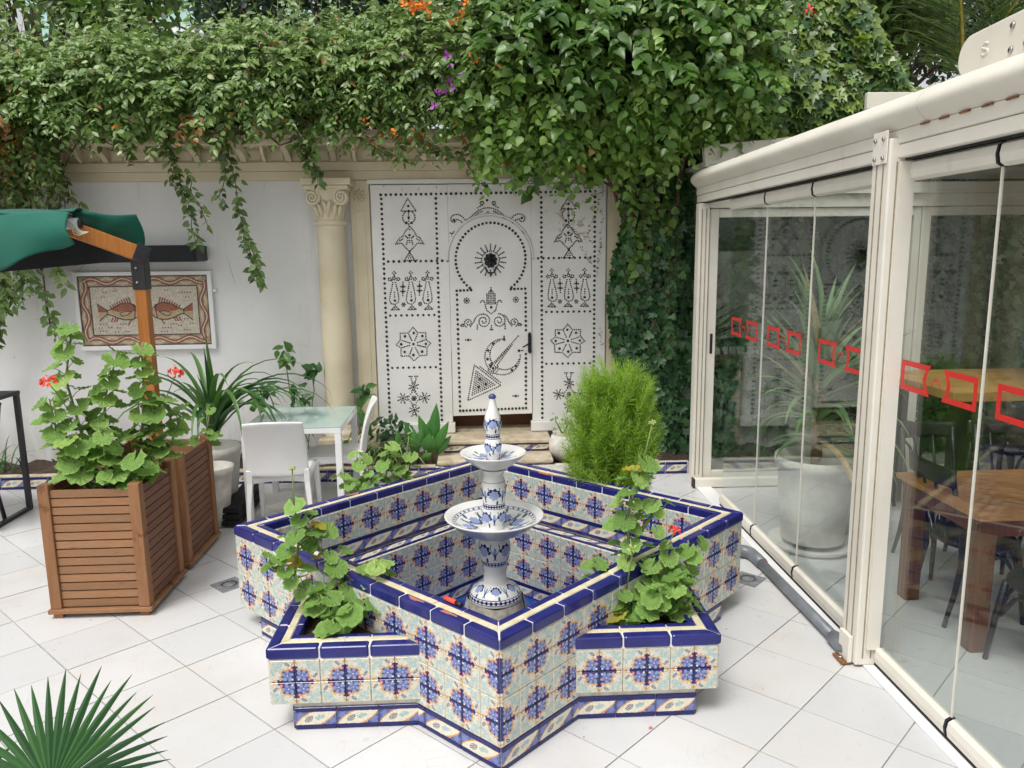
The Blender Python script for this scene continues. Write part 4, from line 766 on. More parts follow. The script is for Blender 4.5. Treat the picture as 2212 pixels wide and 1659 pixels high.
for a,b in (((X0+h,Z1-h),(X1-h,Z1-h)),((X0+h,Z0+h),(X1-h,Z0+h)),((X0+h,Z0+h),(X0+h,Z1-h)),((X1-h,Z0+h),(X1-h,Z1-h))):
    for ph,c1 in ((math.pi,'t_ochre'),(0,'t_red')):
        l0=.0030 if ph else .0042
        m=MB();guil(m,a,b,.040,l0,ph,.024,.29);m.build('guilloche_strand',M[c1],mos)
        m=MB();guil(m,a,b,.010,l0+.0006,ph,.024,.29);m.build('guilloche_highlight',M['t_white'],mos)
def fish(flip):
    f=empty('fish',(0,0,0)); f.parent=mos; base=wl(mos); f.location=(0,0,0)
    cxm=-3.125
    T=lambda pts:[(cxm+(.88*x-.045)*(-1 if flip else 1),1.515+z*1.02) for x,z in pts]
    body=[(-.015,-.02),(-.02,.02),(-.06,.06),(-.12,.082),(-.20,.075),(-.27,.045),(-.32,.02),(-.35,.015),(-.355,-.02),(-.31,-.03),(-.25,-.055),(-.17,-.075),(-.09,-.07),(-.04,-.05)]
    m=MB();flat(m,T(body),.0030);m.build('fish_belly',M['t_ochre'],f)
    back=[(-.03,.025),(-.06,.06),(-.12,.082),(-.20,.075),(-.27,.045),(-.31,.02),(-.24,.0),(-.15,.01),(-.06,.0)]
    m=MB();flat(m,T(back),.0040);m.build('fish_back',M['t_red'],f)
    m=MB();flat(m,T([(-.345,.012),(-.40,.045),(-.45,.075),(-.445,.0),(-.35,-.003)]),.0036);m.build('fish_tail_top',M['t_red'],f)
    m=MB();flat(m,T([(-.345,-.004),(-.445,-.001),(-.44,-.085),(-.395,-.05),(-.345,-.018)]),.0036);m.build('fish_tail_base',M['t_ochre'],f)
    o=MB();ribbon(o,T(body+[body[0]]),.009,.0050);ribbon(o,T([(-.07,.07),(-.055,.02),(-.07,-.06)]),.008,.0050)
    ribbon(o,T([(-.09,.0),(-.15,-.035),(-.20,-.04),(-.22,-.01),(-.15,.005),(-.09,.0)]),.007,.0052)
    ribbon(o,T([(-.345,.012),(-.40,.045),(-.45,.075)]),.007,.0050);ribbon(o,T([(-.345,-.018),(-.395,-.05),(-.44,-.085)]),.007,.0050)
    o.build('fish_outline',M['t_dark'],f)
    fi=MB()
    for k in range(9):
        t=k/8; bx=-.09-.20*t; bz=.083-.045*t-.02*(t-.3)**2; 
        flat(fi,T([(bx,bz),(bx-.013,bz-.002),(bx-.035,bz+.05*(1-.45*t)),(bx-.02,bz+.055*(1-.45*t))]),.0034)
    for bx in (-.26,-.29,-.235): flat(fi,T([(bx,-.055),(bx-.012,-.05),(bx-.035,-.09),(bx-.022,-.095)]),.0034)
    flat(fi,T([(-.10,-.075),(-.115,-.074),(-.15,-.125),(-.13,-.118)]),.0034)
    fi.build('fish_fin',M['t_red'],f)
    m=MB();flat(m,T([(-.035+.012*math.cos(a),.025+.012*math.sin(a)) for a in np.linspace(0,5.5,8)]),.0055);m.build('fish_eye',M['t_white'],f)
fish(False);fish(True)
dd=MB()
for x,z,n in ((-3.50,1.70,2),(-3.40,1.71,2),(-3.52,1.655,2),(-2.93,1.715,2),(-2.80,1.69,5),(-2.74,1.645,2),(-2.77,1.53-.09,2),(-3.55,1.40,3),(-3.57,1.365,2),(-3.56,1.335,3),(-3.48,1.37,2),(-3.40,1.365,2),(-3.42,1.325,2),(-2.98,1.36,4),(-2.99,1.325,3),(-2.83,1.38,2),(-2.72,1.40,2),(-2.78,1.335,3),(-2.90,1.395,3),(-3.32,1.33,2),(-3.37,1.40,3)):
    for k in range(n):
        a=x+k*.026; flat(dd,[(a-.007,z),(a,z-.007),(a+.007,z),(a,z+.007)],.003)
dd.build('dark_stone_dots',M['t_dark'],mos)
MB().box(X1+.04,X1+.075,WY-.03,WY-.001,1.69,1.72).build('mount_tab',M['whitemetal'],mos,bev=.004)
# black cassette on the wall above
cas=empty('awning_cassette',(-3.35,WY-.1,1.96)); tag(cas,'long black box fixed to the white wall above the fish mosaic','box')
MB().box(-4.5,-2.535,WY-.28,WY-.002,1.975,2.125).build('housing',M['blackmatte'],cas,bev=.012)
MB().box(-2.5345,-2.52,WY-.28,WY-.004,1.98,2.12).build('end_cap',M['blackmetal'],cas,bev=.006)
# ------------------------------------------------------------------ star fountain basin
fb=empty('fountain_basin',(FC[0],FC[1],0)); tag(fb,'eight-pointed star fountain basin clad in blue floral tiles','fountain')
RIM=.57; PT=.39; COPH=.055
tiles=[]   # (priority, mesh variant, world loc, rotz, scale)
def face_tiles(A,B,z0,rows,pri,phase=0,ncol=None,reverse=False,tw=None,skip=None):
    """tiles on the vertical face A->B (outside lies to the right of A->B), rows counted from the top"""
    A=Vector(A);B=Vector(B);L=(B-A).length; n=ncol or max(1,round(L/.1024)); w=L/n; t=(B-A)/L
    rz=math.atan2(t.y,t.x); h=.1024
    for i in range(n):
        for j in range(rows):
            c=A+t*(w*(i+.5)); z=z0+h*(rows-j-.5)
            right=((i+phase)%2==0); bottom=(j%2==0)     # which corner holds the flower centre
            r={(False,False):3,(True,False):2,(True,True):1,(False,True):0}[(right,bottom)]
            if skip and skip(c.x,c.y,z): continue
            tiles.append((pri(c,z) if callable(pri) else pri,r,(c.x,c.y,z),rz,(w/.1,1,h/.1)))
def face_border(A,B,z0,h=.1,parent=None):
    A=Vector(A);B=Vector(B);L=(B-A).length;n=max(1,round(L/.206));w=L/n;t=(B-A)/L;rz=math.atan2(t.y,t.x);base=wl(fb)
    for i in range(n):
        c=A+t*(w*(i+.5)); link('border_tile',BT,fb,(c.x-base.x,c.y-base.y,z0+h/2),(0,0,rz),(w/.2*.995,1,h/.1))
def coping(P,z,strips,closed=True,edges=None,drop=None):
    """three glazed strips along a ccw polygon; P outer line"""
    n=len(P)
    for si,(d0,d1,mat,nm,zt,zb,piece,bv) in enumerate(strips):
        Po=off_poly(P,d0);Pi=off_poly(P,d1)
        for e in (edges if edges is not None else range(n)):
            a0,b0=Vector(Po[e]),Vector(Po[(e+1)%n]);a1,b1=Vector(Pi[e]),Vector(Pi[(e+1)%n])
            L=(b0-a0).length;t=(b0-a0)/L;nn=Vector((-t.y,t.x));k=max(1,round(L/piece));g=.0026
            for i in range(k):
                s0=L*i/k+g;s1=L*(i+1)/k-g
                p=[a0+t*s0,a0+t*s1,a0+t*s1+nn*(d1-d0),a0+t*s0+nn*(d1-d0)]
                if i==0: p[0]=a0+t*g;p[3]=a1+t*g
                if i==k-1: p[1]=b0-t*g;p[2]=b1-t*g
                MB().prism([tuple(v) for v in p],zb,zt+random.uniform(-.0008,.0008)).build(nm,mat,fb,bev=bv,seg=3)
STR=lambda z:[(-.012,.040,M['blue'],'coping_tile',z,z-COPH,.2,.011),(.0415,.072,M['creamglaze'],'cream_strip',z-.0015,z-.03,.4,.003),(.0735,.106,M['blue'],'inner_coping',z-.001,z-.045,.2,.006)]
G=M['wgrout']
# --- diamond walls (slabs between outer line and inset lines)
I1=off_poly(DIA,.10); I2=off_poly(DIA,.185)
def slab(P,Q,z0,z1,nm,mat,cut=None):
    for e in range(4):
        a,b,c,d=P[e],P[(e+1)%4],Q[(e+1)%4],Q[e]
        if cut:
            A,B=Vector(a),Vector(b);t=(B-A).normalized()
            if (e+1)%4 in (1,3): b=tuple(B-t*cut)
            if e in (1,3): a=tuple(A+t*cut)
        MB().prism([a,b,c,d],z0,z1).build(nm,mat,fb)
slab(off_poly(DIA,.0005),I1,.1065,RIM-.058,'wall_core',G)
slab(off_poly(DIA,.0005),off_poly(DIA,.11),-.02,.106,'base_core',G,cut=.205)
slab(I1,I2,-.32,.198,'ledge_core',G)
MB().prism(off_poly(DIA,.12),-.34,-.30).build('pool_floor',M['poolblue'],fb)
slab(off_poly(DIA,-.004),off_poly(DIA,.1015),RIM-.0575,RIM-.0065,'grout_bed',M['whitegrout'])
coping(DIA,RIM,STR(RIM))
zt=RIM-.0565-4*.1024
near=lambda c,z:c.y-10
for e in range(4):
    A,B=DIA[e],DIA[(e+1)%4]
    vis=e in (3,0)
    # flower centred on the near corner
    face_tiles(A,B,zt,4,(lambda c,z:c.y-10) if vis else 5,phase=1 if e==0 else 0,ncol=19,
        skip=None)
    a,b=Vector(A),Vector(B);t=(b-a).normalized()
    if e==0: b=b-t*.205
    if e==1: a=a+t*.205
    if e==2: b=b-t*.205
    if e==3: a=a+t*.205
    face_border(tuple(a),tuple(b),.001,.103)
    # inside, upper wall (faces inward: run the other way)
    A1,B1=I1[e],I1[(e+1)%4]; pv=(-3 if e in(1,2) else 6)
    face_tiles(B1,A1,RIM-.046-2*.1024,2,pv,phase=0)
    face_border(B1,A1,RIM-.046-2*.1024-.103,.101)
    A2,B2=I2[e],I2[(e+1)%4]; pv=(-1 if e in(1,2) else 7)
    face_tiles(B2,A2,.198-4*.1024,4,pv,phase=0)
    face_border(B2,A2,.198-4*.1024-.103,.101)
    # ledge top: border tiles laid flat
    a,b=Vector(I1[e]),Vector(I1[(e+1)%4]);t=(b-a).normalized();nn=Vector((-t.y,t.x));L=(b-a).length;n=round(L/.2)
    for i in range(n):
        c=a+t*(L*(i+.5)/n)+nn*.0425; o=link('ledge_tile',BT,fb,(c.x-FC[0],c.y-FC[1],.199),(-math.pi/2,0,math.atan2(t.y,t.x)),(L/n/.2*.99,1,.82))
# --- four corner planters of the second square
S0=(.055,4.03);SH=.965
SQ=[(S0[0]-SH,S0[1]-SH),(S0[0]+SH,S0[1]-SH),(S0[0]+SH,S0[1]+SH),(S0[0]-SH,S0[1]+SH)]
def meet(p,d):
    """distance from p along d to the diamond outline"""
    best=9
    for e in range(4):
        a,b=Vector(DIA[e]),Vector(DIA[(e+1)%4]);v=b-a;w=Vector(p)-a;den=d.x*v.y-d.y*v.x
        if abs(den)<1e-9: continue
        s=(v.x*w.y-v.y*w.x)/den; u=(d.x*w.y-d.y*w.x)/den
        if s>1e-4 and -.001<=u<=1.001: best=min(best,s)
    return best
for ci in range(4):
    c=Vector(SQ[ci]);sx=1 if c.x<S0[0] else -1;sy=1 if c.y<S0[1] else -1
    dx,dy=Vector((sx,0)),Vector((0,sy)); lx,ly=meet(c,dx),meet(c,dy)
    front=sy>0
    th=.105
    rect=lambda x0,x1,y0,y1:[(c.x+sx*x0,c.y+sy*y0),(c.x+sx*x1,c.y+sy*y0),(c.x+sx*x1,c.y+sy*y1),(c.x+sx*x0,c.y+sy*y1)]
    # arms of wall (mitred ends die into the diamond)
    MB().prism([tuple(c+Vector((sx*.0005,sy*.0005))),tuple(c+dx*(lx+.004)+dy*.0005),tuple(c+dx*(lx-th+.01)+dy*th),tuple(c+dx*th+dy*th)],.131,PT-.058).build('planter_wall',G,fb)
    MB().prism([tuple(c+Vector((sx*.0005,sy*.0005))),tuple(c+dy*(ly+.004)+dx*.0005),tuple(c+dy*(ly-th+.01)+dx*th),tuple(c+dx*th+dy*th)],.131,PT-.058).build('planter_wall',G,fb)
    MB().prism([tuple(c+dx*.09+dy*.012),tuple(c+dx*(lx+.02)+dy*.012),tuple(c+dx*.09+dy*(ly+.02))],-.02,.1305).build('planter_base',G,fb)
    MB().prism([tuple(c+dx*.05+dy*.05),tuple(c+dx*(lx-.03)+dy*.05),tuple(c+dx*.05+dy*(ly-.03))],.24,.335).build('planter_soil',M['soil'],fb)
    for (u_,w_,L__) in ((dx,dy,lx),(dy,dx,ly)): MB().prism([tuple(c+u_*-.004+w_*-.004),tuple(c+u_*(L__+.006)+w_*-.004),tuple(c+u_*(L__-.09)+w_*.098),tuple(c+u_*.098+w_*.098)],PT-.0575,PT-.0065).build('grout_bed',M['whitegrout'],fb)
    # coping strips
    for (d0,d1,mat,nm,ztp,zb,piece,bv) in STR(PT):
        for arm in (0,1):
            u,w,L=(dx,dy,lx) if arm==0 else (dy,dx,ly)
            k=max(1,round(L/piece));g=.0026
            for i in range(k):
                s0=(d0 if i==0 else L*i/k)+g; s1=L*(i+1)/k-g
                e0=s1 if i<k-1 else L-d0+.004; e1=s1 if i<k-1 else L-d1+.004
                b0=s0;b1=s0 if i>0 else d1+g
                pts=[c+u*b0+w*d0,c+u*e0+w*d0,c+u*e1+w*d1,c+u*b1+w*d1]
                MB().prism([tuple(p) for p in pts],zb,ztp+random.uniform(-.0008,.0008)).build(nm,mat,fb,bev=bv,seg=3)
    # faces
    ax=(c,c+dx*lx); ay=(c,c+dy*ly)
    fx=ax if (sx>0)==(sy>0) else (ax[1],ax[0]); fy=ay if (sx>0)!=(sy>0) else (ay[1],ay[0])
    pr=-8 if front else 8
    face_tiles(tuple(fx[0]),tuple(fx[1]),PT-.0565-2*.1024,2,pr,ncol=6); face_tiles(tuple(fy[0]),tuple(fy[1]),PT-.0565-2*.1024,2,pr+1,ncol=6)
    bx=[c+dx*.09+dy*.0115,c+dx*(lx-.004)+dy*.0115]; by=[c+dx*.0895+dy*.012,c+dx*.0895+dy*(ly-.09)]
    if not((sx>0)==(sy>0)): bx=bx[::-1]
    else: by=by[::-1]
    face_border(tuple(bx[0]),tuple(bx[1]),.001,.103); face_border(tuple(by[0]),tuple(by[1]),.001,.103)
tiles.sort(key=lambda t:t[0]); ex=MB(); NT=300
for k,(p,r,l,rz,s) in enumerate(tiles):
    if k<NT: link('flower_tile',FT[r],fb,(l[0]-FC[0],l[1]-FC[1],l[2]),(random.uniform(-.006,.006),0,rz),s)
    else:
        me=FT[r];R=Matrix.Translation(l)@Matrix.Rotation(rz,4,'Z')@Matrix.Diagonal((*s,1));ul=me.uv_layers[0].data
        ex.add([tuple(R@v.co) for v in me.vertices],[tuple(pp.vertices) for pp in me.polygons],[[tuple(ul[li].uv) for li in pp.loop_indices] for pp in me.polygons])
tag(ex.build('flower_tile_field',M['flower'],fb),kind='stuff')
# chips in the glaze
def chip(cx,cy,z,L,W,ang,nz=0):
    P=[]
    for k in range(14):
        a=k/14*2*math.pi; rr=1+.3*math.sin(3*a+cx*9)+.15*math.sin(7*a+cy*5)
        x=L*rr*math.cos(a);y=W*rr*math.sin(a);P.append((cx+x*math.cos(ang)-y*math.sin(ang),cy+x*math.sin(ang)+y*math.cos(ang)))
    MB().prism(P,z-.004,z+.0011).build('glaze_chip',M['terracotta'],fb)
eL=(Vector(DIA[3])-Vector(DIA[0])).normalized(); eR=(Vector(DIA[2])-Vector(DIA[1])).normalized(); aL=math.atan2(eL.y,eL.x); aR=math.atan2(eR.y,eR.x)
for s,dp in ((.30,.02),(.50,.018)):
    p=Vector(DIA[0])+eL*s+Vector((-eL.y,eL.x))*-.0+Vector((eL.y,-eL.x))*dp; chip(p.x,p.y,RIM,.045,.010,aL)
p=Vector(DIA[2])-eR*.62+Vector((-eR.y,eR.x))*.096; chip(p.x,p.y,RIM-.001,.09,.012,aR)
p=Vector(DIA[3])+(Vector(DIA[2])-Vector(DIA[3])).normalized()*.75; chip(p.x+.02,p.y-.01,RIM,.05,.010,math.radians(43))

# ------------------------------------------------------------------ ceramic fountain in the middle
cf=empty('ceramic_fountain',(FC[0]+.012,4.11,-.30)); tag(cf,'two-tiered white ceramic fountain hand painted with blue flowers','fountain')
fx_,fy_=FC[0]+.012,4.11
mound=MB()
mound.grid(lambda s,t:(fx_+(.155+.09*(1-s))*math.cos(t*6.2832)*(1+.08*math.sin(t*31)),fy_+(.155+.09*(1-s))*math.sin(t*6.2832)*(1+.08*math.sin(t*27)),-.30+.395*s),8,40); mound.build('stone_mound',M['stone'],cf)
def vase(nm,prof,mat,n=48): return MB().lathe((fx_,fy_,0),prof,n).build(nm,mat,cf)
zb=.095
c1=_ceramic('ceramic_foot',6,[(.092,.036,0)],[(.012,.042,34)],.125)
vase('foot',[(.148,zb),(.150,zb+.014),(.144,zb+.035),(.128,zb+.06),(.10,zb+.08),(.076,zb+.092)],c1)
vase('lower_stem',[(.076,zb+.091),(.066,zb+.105),(.063,zb+.17),(.070,zb+.205)],_ceramic('ceramic_plain',4,[],[],.08))
c2=_ceramic('ceramic_lower_vase',4,[(.095,.042,0)],[(.005,.032,26)],.085)
vase('lower_vase',[(.070,zb+.205),(.080,zb+.235),(.089,zb+.28),(.090,zb+.315),(.083,zb+.35),(.075,zb+.375)],c2)
c3=_ceramic('ceramic_large_bowl',9,[(.40,.054,0)],[(.492,.532,64),(.30,.322,40)],.2,tend=1)
bz=zb+.372
vase('large_bowl',[(.075,bz),(.13,bz+.012),(.205,bz+.05),(.255,bz+.098),(.275,bz+.112),(.279,bz+.121),(.270,bz+.122),(.238,bz+.098),(.185,bz+.066),(.12,bz+.046),(.05,bz+.040)],c3,64)
c4=_ceramic('ceramic_middle_vase',4,[(.075,.037,0),(.21,.039,1)],[(.130,.156,26),(.278,.284,60)],.068)
mz=bz+.040
vase('middle_vase',[(.054,mz),(.054,mz+.03),(.060,mz+.046),(.068,mz+.08),(.068,mz+.115),(.062,mz+.142),(.062,mz+.162),(.068,mz+.20),(.070,mz+.235),(.064,mz+.275),(.055,mz+.295),(.057,mz+.32),(.070,mz+.345)],c4)
c5=_ceramic('ceramic_small_bowl',7,[(.265,.040,0)],[(.330,.356,48)],.14)
sz=mz+.345
vase('small_bowl',[(.060,sz),(.105,sz+.022),(.155,sz+.062),(.178,sz+.085),(.183,sz+.094),(.176,sz+.095),(.145,sz+.074),(.095,sz+.058),(.04,sz+.055)],c5,56)
c6=_ceramic('ceramic_finial',4,[(.068,.030,0),(.205,.032,1)],[(.122,.148,20)],.046)
fz=sz+.055
vase('finial',[(.033,fz),(.034,fz+.02),(.043,fz+.038),(.049,fz+.075),(.046,fz+.105),(.039,fz+.121),(.039,fz+.148),(.047,fz+.175),(.050,fz+.197),(.043,fz+.238),(.027,fz+.285),(.017,fz+.325),(.016,fz+.340)],c6)
fz+=.026
vase('finial_cap',[(.017,fz+.313),(.021,fz+.318),(.021,fz+.326),(.012,fz+.337),(.0005,fz+.340)],_glaze('cap_glaze',(.05,.06,.20),(.09,.10,.28),9))
# litter on the basin ledge / floor
def ledgept(e,s,d):
    a,b=Vector(DIA[e]),Vector(DIA[(e+1)%4]);t=(b-a).normalized();return a+t*s+Vector((-t.y,t.x))*d
lt=empty('paint_tube',(-.12,3.05,.57)); tag(lt,'small red and black tube lying on the inner rim of the fountain','tube')
MB().tube([(-.160,3.083,.5815),(-.112,3.037,.5815)],[.009,.0115],10).build('body',M['petal_red'],lt)
MB().tube([(-.112,3.037,.5815),(-.088,3.014,.5805)],.010,10).build('cap',M['blackmetal'],lt)
bag=MB(); bag.grid(lambda a,b:(-.115+.055*math.cos(a*6.28)*math.sin(b*3.14)*(1+.3*math.sin(a*40+b*9)),4.13+.05*math.sin(a*6.28)*math.sin(b*3.14)*(1+.3*math.sin(a*33)),-.255+.045*math.cos(b*3.14)*(1+.3*math.sin(a*25))),24,10)
tag(bag.build('crumpled_bag',M['clear_wrap']),'crumpled clear plastic bag beside the fountain foot','bag')
bo=MB().tube([(.25,4.22,-.265),(.33,4.25,-.265),(.36,4.262,-.265),(.40,4.277,-.265)],[.03,.03,.014,.012],12).build('plastic_bottle',M['canna']); tag(bo,'small green bottle lying on the blue basin floor','bottle')
# ------------------------------------------------------------------ slatted planter boxes
def planter_box(x0,x1,y0,y1,h,label):
    r=empty('planter_box',((x0+x1)/2,(y0+y1)/2,0)); tag(r,label,'planter','slatted wooden planter boxes')
    pw=.062; zb=.055
    for x in (x0,x1-pw):
        for y in (y0,y1-pw):
            MB().box(x,x+pw,y,y+pw,zb,h).build('corner_post',M['teak_z'],r,bev=.004)
    MB().box(x0-.012,x1+.012,y0-.012,y1+.012,.028,zb-.001).build('base_board',M['teak_x'],r,bev=.004)
    for x in (x0+.01,x1-.06):
        for y in (y0+.005,y1-.055): MB().box(x,x+.05,y,y+.05,0,.027).build('foot',M['teak_z'],r)
    n=14; top=h-.028; ph=(top-zb-.006)/n
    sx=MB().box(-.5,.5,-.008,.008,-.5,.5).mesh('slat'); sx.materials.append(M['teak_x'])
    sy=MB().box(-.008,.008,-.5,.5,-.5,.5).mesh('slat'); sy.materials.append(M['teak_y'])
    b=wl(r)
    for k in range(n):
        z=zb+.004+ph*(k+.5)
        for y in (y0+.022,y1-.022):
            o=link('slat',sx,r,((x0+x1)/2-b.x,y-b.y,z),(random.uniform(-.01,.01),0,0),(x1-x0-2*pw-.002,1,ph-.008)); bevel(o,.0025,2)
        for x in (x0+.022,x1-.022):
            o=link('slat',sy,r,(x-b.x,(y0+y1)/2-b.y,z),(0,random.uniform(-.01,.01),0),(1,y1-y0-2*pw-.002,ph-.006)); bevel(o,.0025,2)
    MB().box(x0+.032,x1-.032,y0+.032,y1-.032,.06,h-.13).build('liner',M['blackmatte'],r)
    MB().grid(lambda a,c:(x0+.033+(x1-x0-.066)*a,y0+.033+(y1-y0-.066)*c,h-.115+.012*math.sin(a*21)*math.cos(c*17)+.015*math.sin(a*5+c*7)),14,14).build('soil',M['soil'],r)
    return r
pb1=planter_box(-2.455,-1.90,4.21,4.74,.785,'nearer slatted wooden planter box with the tall geranium growing in it')
pb2=planter_box(-2.475,-1.905,4.85,5.42,.785,'farther slatted wooden planter box behind the geranium box')

# ------------------------------------------------------------------ glass topped table and two white chairs
tb=empty('garden_table',(-1.42,6.14,0)); tag(tb,'white square table with pale green frosted glass top','table')
TX0,TX1,TY0,TY1,TZ=-1.80,-1.05,5.74,6.54,.74
MB().box(TX0,TX1,TY0,TY1,TZ-.010,TZ).build('glass_top',M['frost'],tb,bev=.003)
for x in (TX0,TX1-.05):
    for y in (TY0,TY1-.05): MB().box(x+.001,x+.049,y+.001,y+.049,0,TZ-.052).build('leg',M['whitemetal'],tb,bev=.003)
for a in ((TX0,TX1,TY0,TY0+.05),(TX0,TX1,TY1-.05,TY1),(TX0,TX0+.05,TY0+.0505,TY1-.0505),(TX1-.05,TX1,TY0+.0505,TY1-.0505)):
    MB().box(a[0],a[1],a[2],a[3],TZ-.0515,TZ-.0105).build('rail',M['whitemetal'],tb,bev=.003)
def white_chair(label):
    r=empty('plastic_chair',(0,0,0)); tag(r,label,'chair','white plastic chairs at the glass table')
    W=M['whiteplastic']; w=.215
    # sits facing +y; back at y=-.21
    def seat(a,b):
        x=(a-.5)*2*w*(1-.06*b); y=-.20+.42*b
        return (x,y,.45-.018*math.sin(b*math.pi)*(1-(2*a-1)**2)-.012*(b>.9))
    MB().grid(seat,12,12).build('seat',W,r,solid=.022)
    ap=MB()
    ap.grid(lambda a,b:((a-.5)*2*(w-.01),.213-.0*b,.445-.055*b-.0*a+.020*b*(1-(2*a-1)**2)),12,3); ap.grid(lambda a,b:((a-.5)*2*(w-.01),-.195,.445-.055*b+.018*b*(1-(2*a-1)**2)),12,3)
    for s in (-1,1): ap.grid(lambda a,b:(s*(w-.008),-.195+.405*a,.445-.055*b+.018*b*(1-(2*a-1)**2)),12,3)
    ap.build('apron',W,r,solid=.02)
    def back(a,b):
        x=(a-.5)*2*(w+.004)*(1-.05*b); z=.462+.400*b
        y=-.208-.020*b-.085*b*b-.034*(1-(2*a-1)**2)
        return (x,y,z+.014*(1-(2*a-1)**2)*b-.004*(1-b))
    MB().grid(back,18,14).build('backrest',W,r,solid=.020,bev=.006)
    def leg(P,W0,W1):
        m=MB(); n=len(P); vs=[]
        for k,p in enumerate(P):
            t=k/(n-1); hw=(W0+(W1-W0)*t)/2
            vs+=[(p[0]+dx*hw,p[1]+dy*hw,p[2]) for dx,dy in ((-1,-1),(1,-1),(1,1),(-1,1))]
        fs=[(k*4+j,k*4+(j+1)%4,k*4+4+(j+1)%4,k*4+4+j) for k in range(n-1) for j in range(4)]+[(3,2,1,0),tuple(range(4*n-4,4*n))]
        m.add(vs,fs); m.build('leg',W,r,bev=.006,seg=3)
    for s in (-1,1):
        leg([(s*(w+.008),.228,0),(s*(w+.002),.216,.22),(s*(w-.008),.200,.44)],.026,.046)
        leg([(s*(w+.008),-.255,0),(s*(w+.002),-.225,.22),(s*(w-.012),-.203,.40),(s*(w-.014),-.207,.50)],.026,.048)
    return r
c1_=white_chair('white plastic chair seen from behind, in front of the glass table'); c1_.location=(-1.475,5.66,0); c1_.rotation_euler=(0,0,math.radians(4))
c2_=white_chair('white plastic chair seen from its side, right of the glass table'); c2_.location=(-1.17,6.12,0); c2_.rotation_euler=(0,0,math.radians(96))

# ------------------------------------------------------------------ bar table and stool at the far left
bar=empty('bar_table',(-4.2,6.1,0)); tag(bar,'tall black metal bar table at the left edge','table')
BZ=.985
MB().box(-4.75,-3.66,5.62,6.22,BZ-.03,BZ).build('top',M['blackmetal'],bar,bev=.003)
for y in (5.64,6.20): 
    MB().box(-3.70,-3.665,y-.018,y+.018,.03,BZ-.0305).build('leg',M['blackmetal'],bar)
    MB().box(-4.74,-4.705,y-.018,y+.018,.03,BZ-.0305).build('leg',M['blackmetal'],bar)
for x in (-3.70,-4.74): MB().box(x,x+.035,5.622,6.218,.0,.0295).build('foot_rail',M['blackmetal'],bar)
st=empty('bar_chair',(-4.0,5.75,0)); tag(st,'tall black bar chair partly cut off at the left edge','chair')
for s in (0,1):
    y=5.60+.33*s
    MB().tube([(-3.66,y,.93),(-3.70,y,.70),(-3.78,y,.40),(-3.72,y,0)],.016,6).build('leg',M['blackmetal'],st)
    MB().tube([(-4.12,y,.62),(-4.15,y,.3),(-4.18,y,0)],.015,6).build('leg',M['blackmetal'],st)
MB().box(-4.14,-3.74,5.59,5.95,.62,.65).build('seat',M['blackmetal'],st,bev=.01)
MB().tube([(-3.655,5.60,.93),(-3.64,5.765,.955),(-3.655,5.93,.93)],.018,8).build('back_rail',M['blackmetal'],st)
MB().tube([(-3.745,5.60,.25),(-3.745,5.93,.25)],.012,6).build('stretcher',M['blackmetal'],st)

# ------------------------------------------------------------------ green canopy on a wooden post
can=empty('canopy',(-2.35,5.55,0)); tag(can,'green canvas canopy on a varnished wooden post and sloping arm','canopy')
py=5.55
MB().box(-2.385,-2.305,py-.042,py+.042,0,2.03).build('post',M['postwood'],can,bev=.006)
brk=MB().box(-2.391,-2.299,py-.049,py+.049,1.80,2.02).build('bracket',M['blackmetal'],can,bev=.004)
for z in (1.85,1.95): MB().tube([(-2.355,py-.049,z),(-2.355,py-.057,z)],.009,8).build('bolt',M['steel'],brk)
MB().box(-2.37,-2.328,py-.047,py-.0425,1.385,1.43).build('metal_plate',M['steel'],can,bev=.003)
arm=MB().bar((-2.29,py-.005,2.025),(-2.70,py-.24,2.225),.075,.105).build('arm',M['postwood'],can,bev=.006)
MB().bar((-2.285,py,2.03),(-2.36,py-.04,2.068),.088,.118).build('arm_shoe',M['blackmetal'],can,bev=.004)
rl=MB().tube([(-2.90,py-.33,2.245),(-2.60,py-.275,2.245)],.038,14).build('roller',M['clear_wrap'],can)
MB().tube([(-2.60,py-.275,2.245),(-2.582,py-.272,2.245)],.030,14).build('roller_cap',M['blackmetal'],rl)
MB().box(-2.72,-2.645,py-.31,py-.25,2.283,2.315).build('metal_bracket',M['steel'],can,bev=.004)
cd=MB()
for k in range(4): cd.tube([(-2.76,py-.345,2.278),(-2.65,py-.325,2.27+.004*k),(-2.615,py-.318,2.24-.02*k),(-2.585,py-.32,2.205-.012*k),(-2.55+.01*k,py-.32,2.19)],.004,5)
cd.build('cord',M['cord'],can)
def cv_front(a,b):   # front flap hanging from the roller line, longer towards the left
    X_=-2.555-1.15*a; top=2.312-.01*a+.012*math.sin(a*9); L_=.20+.37*a
    bl=b*b*(3-2*b)
    y=py-.36-.05*b-.10*a*b-.045*math.sin(b*2.6)*(1+.4*math.sin(a*11))-.035*math.sin(a*17+b*3)*b
    return (X_-.035*(1-b)*(a<.001)-.05*max(0,.08-a)/.08*(1-b),y,top-L_*b-.006*math.sin(a*23)*b)
MB().grid(cv_front,60,18).build('front_canvas',M['canvas'],can,solid=.004)
def cv_right(a,b):  # rear flap hanging behind the arm
    X_=-2.80+.475*a; top=2.335-.03*a*a+.012*math.sin(a*7); bot=2.315-.05*a-.24*a**1.5
    y=py+.02-.20*(1-a)-.045*math.sin(b*3.0+a*2)*(.4+a)+.03*math.sin(a*13+b*4)*b
    return (X_+.012*math.sin(b*5)*a,y,top+(bot-top)*b)
MB().grid(cv_right,28,18).build('rear_canvas',M['canvas'],can,solid=.004)
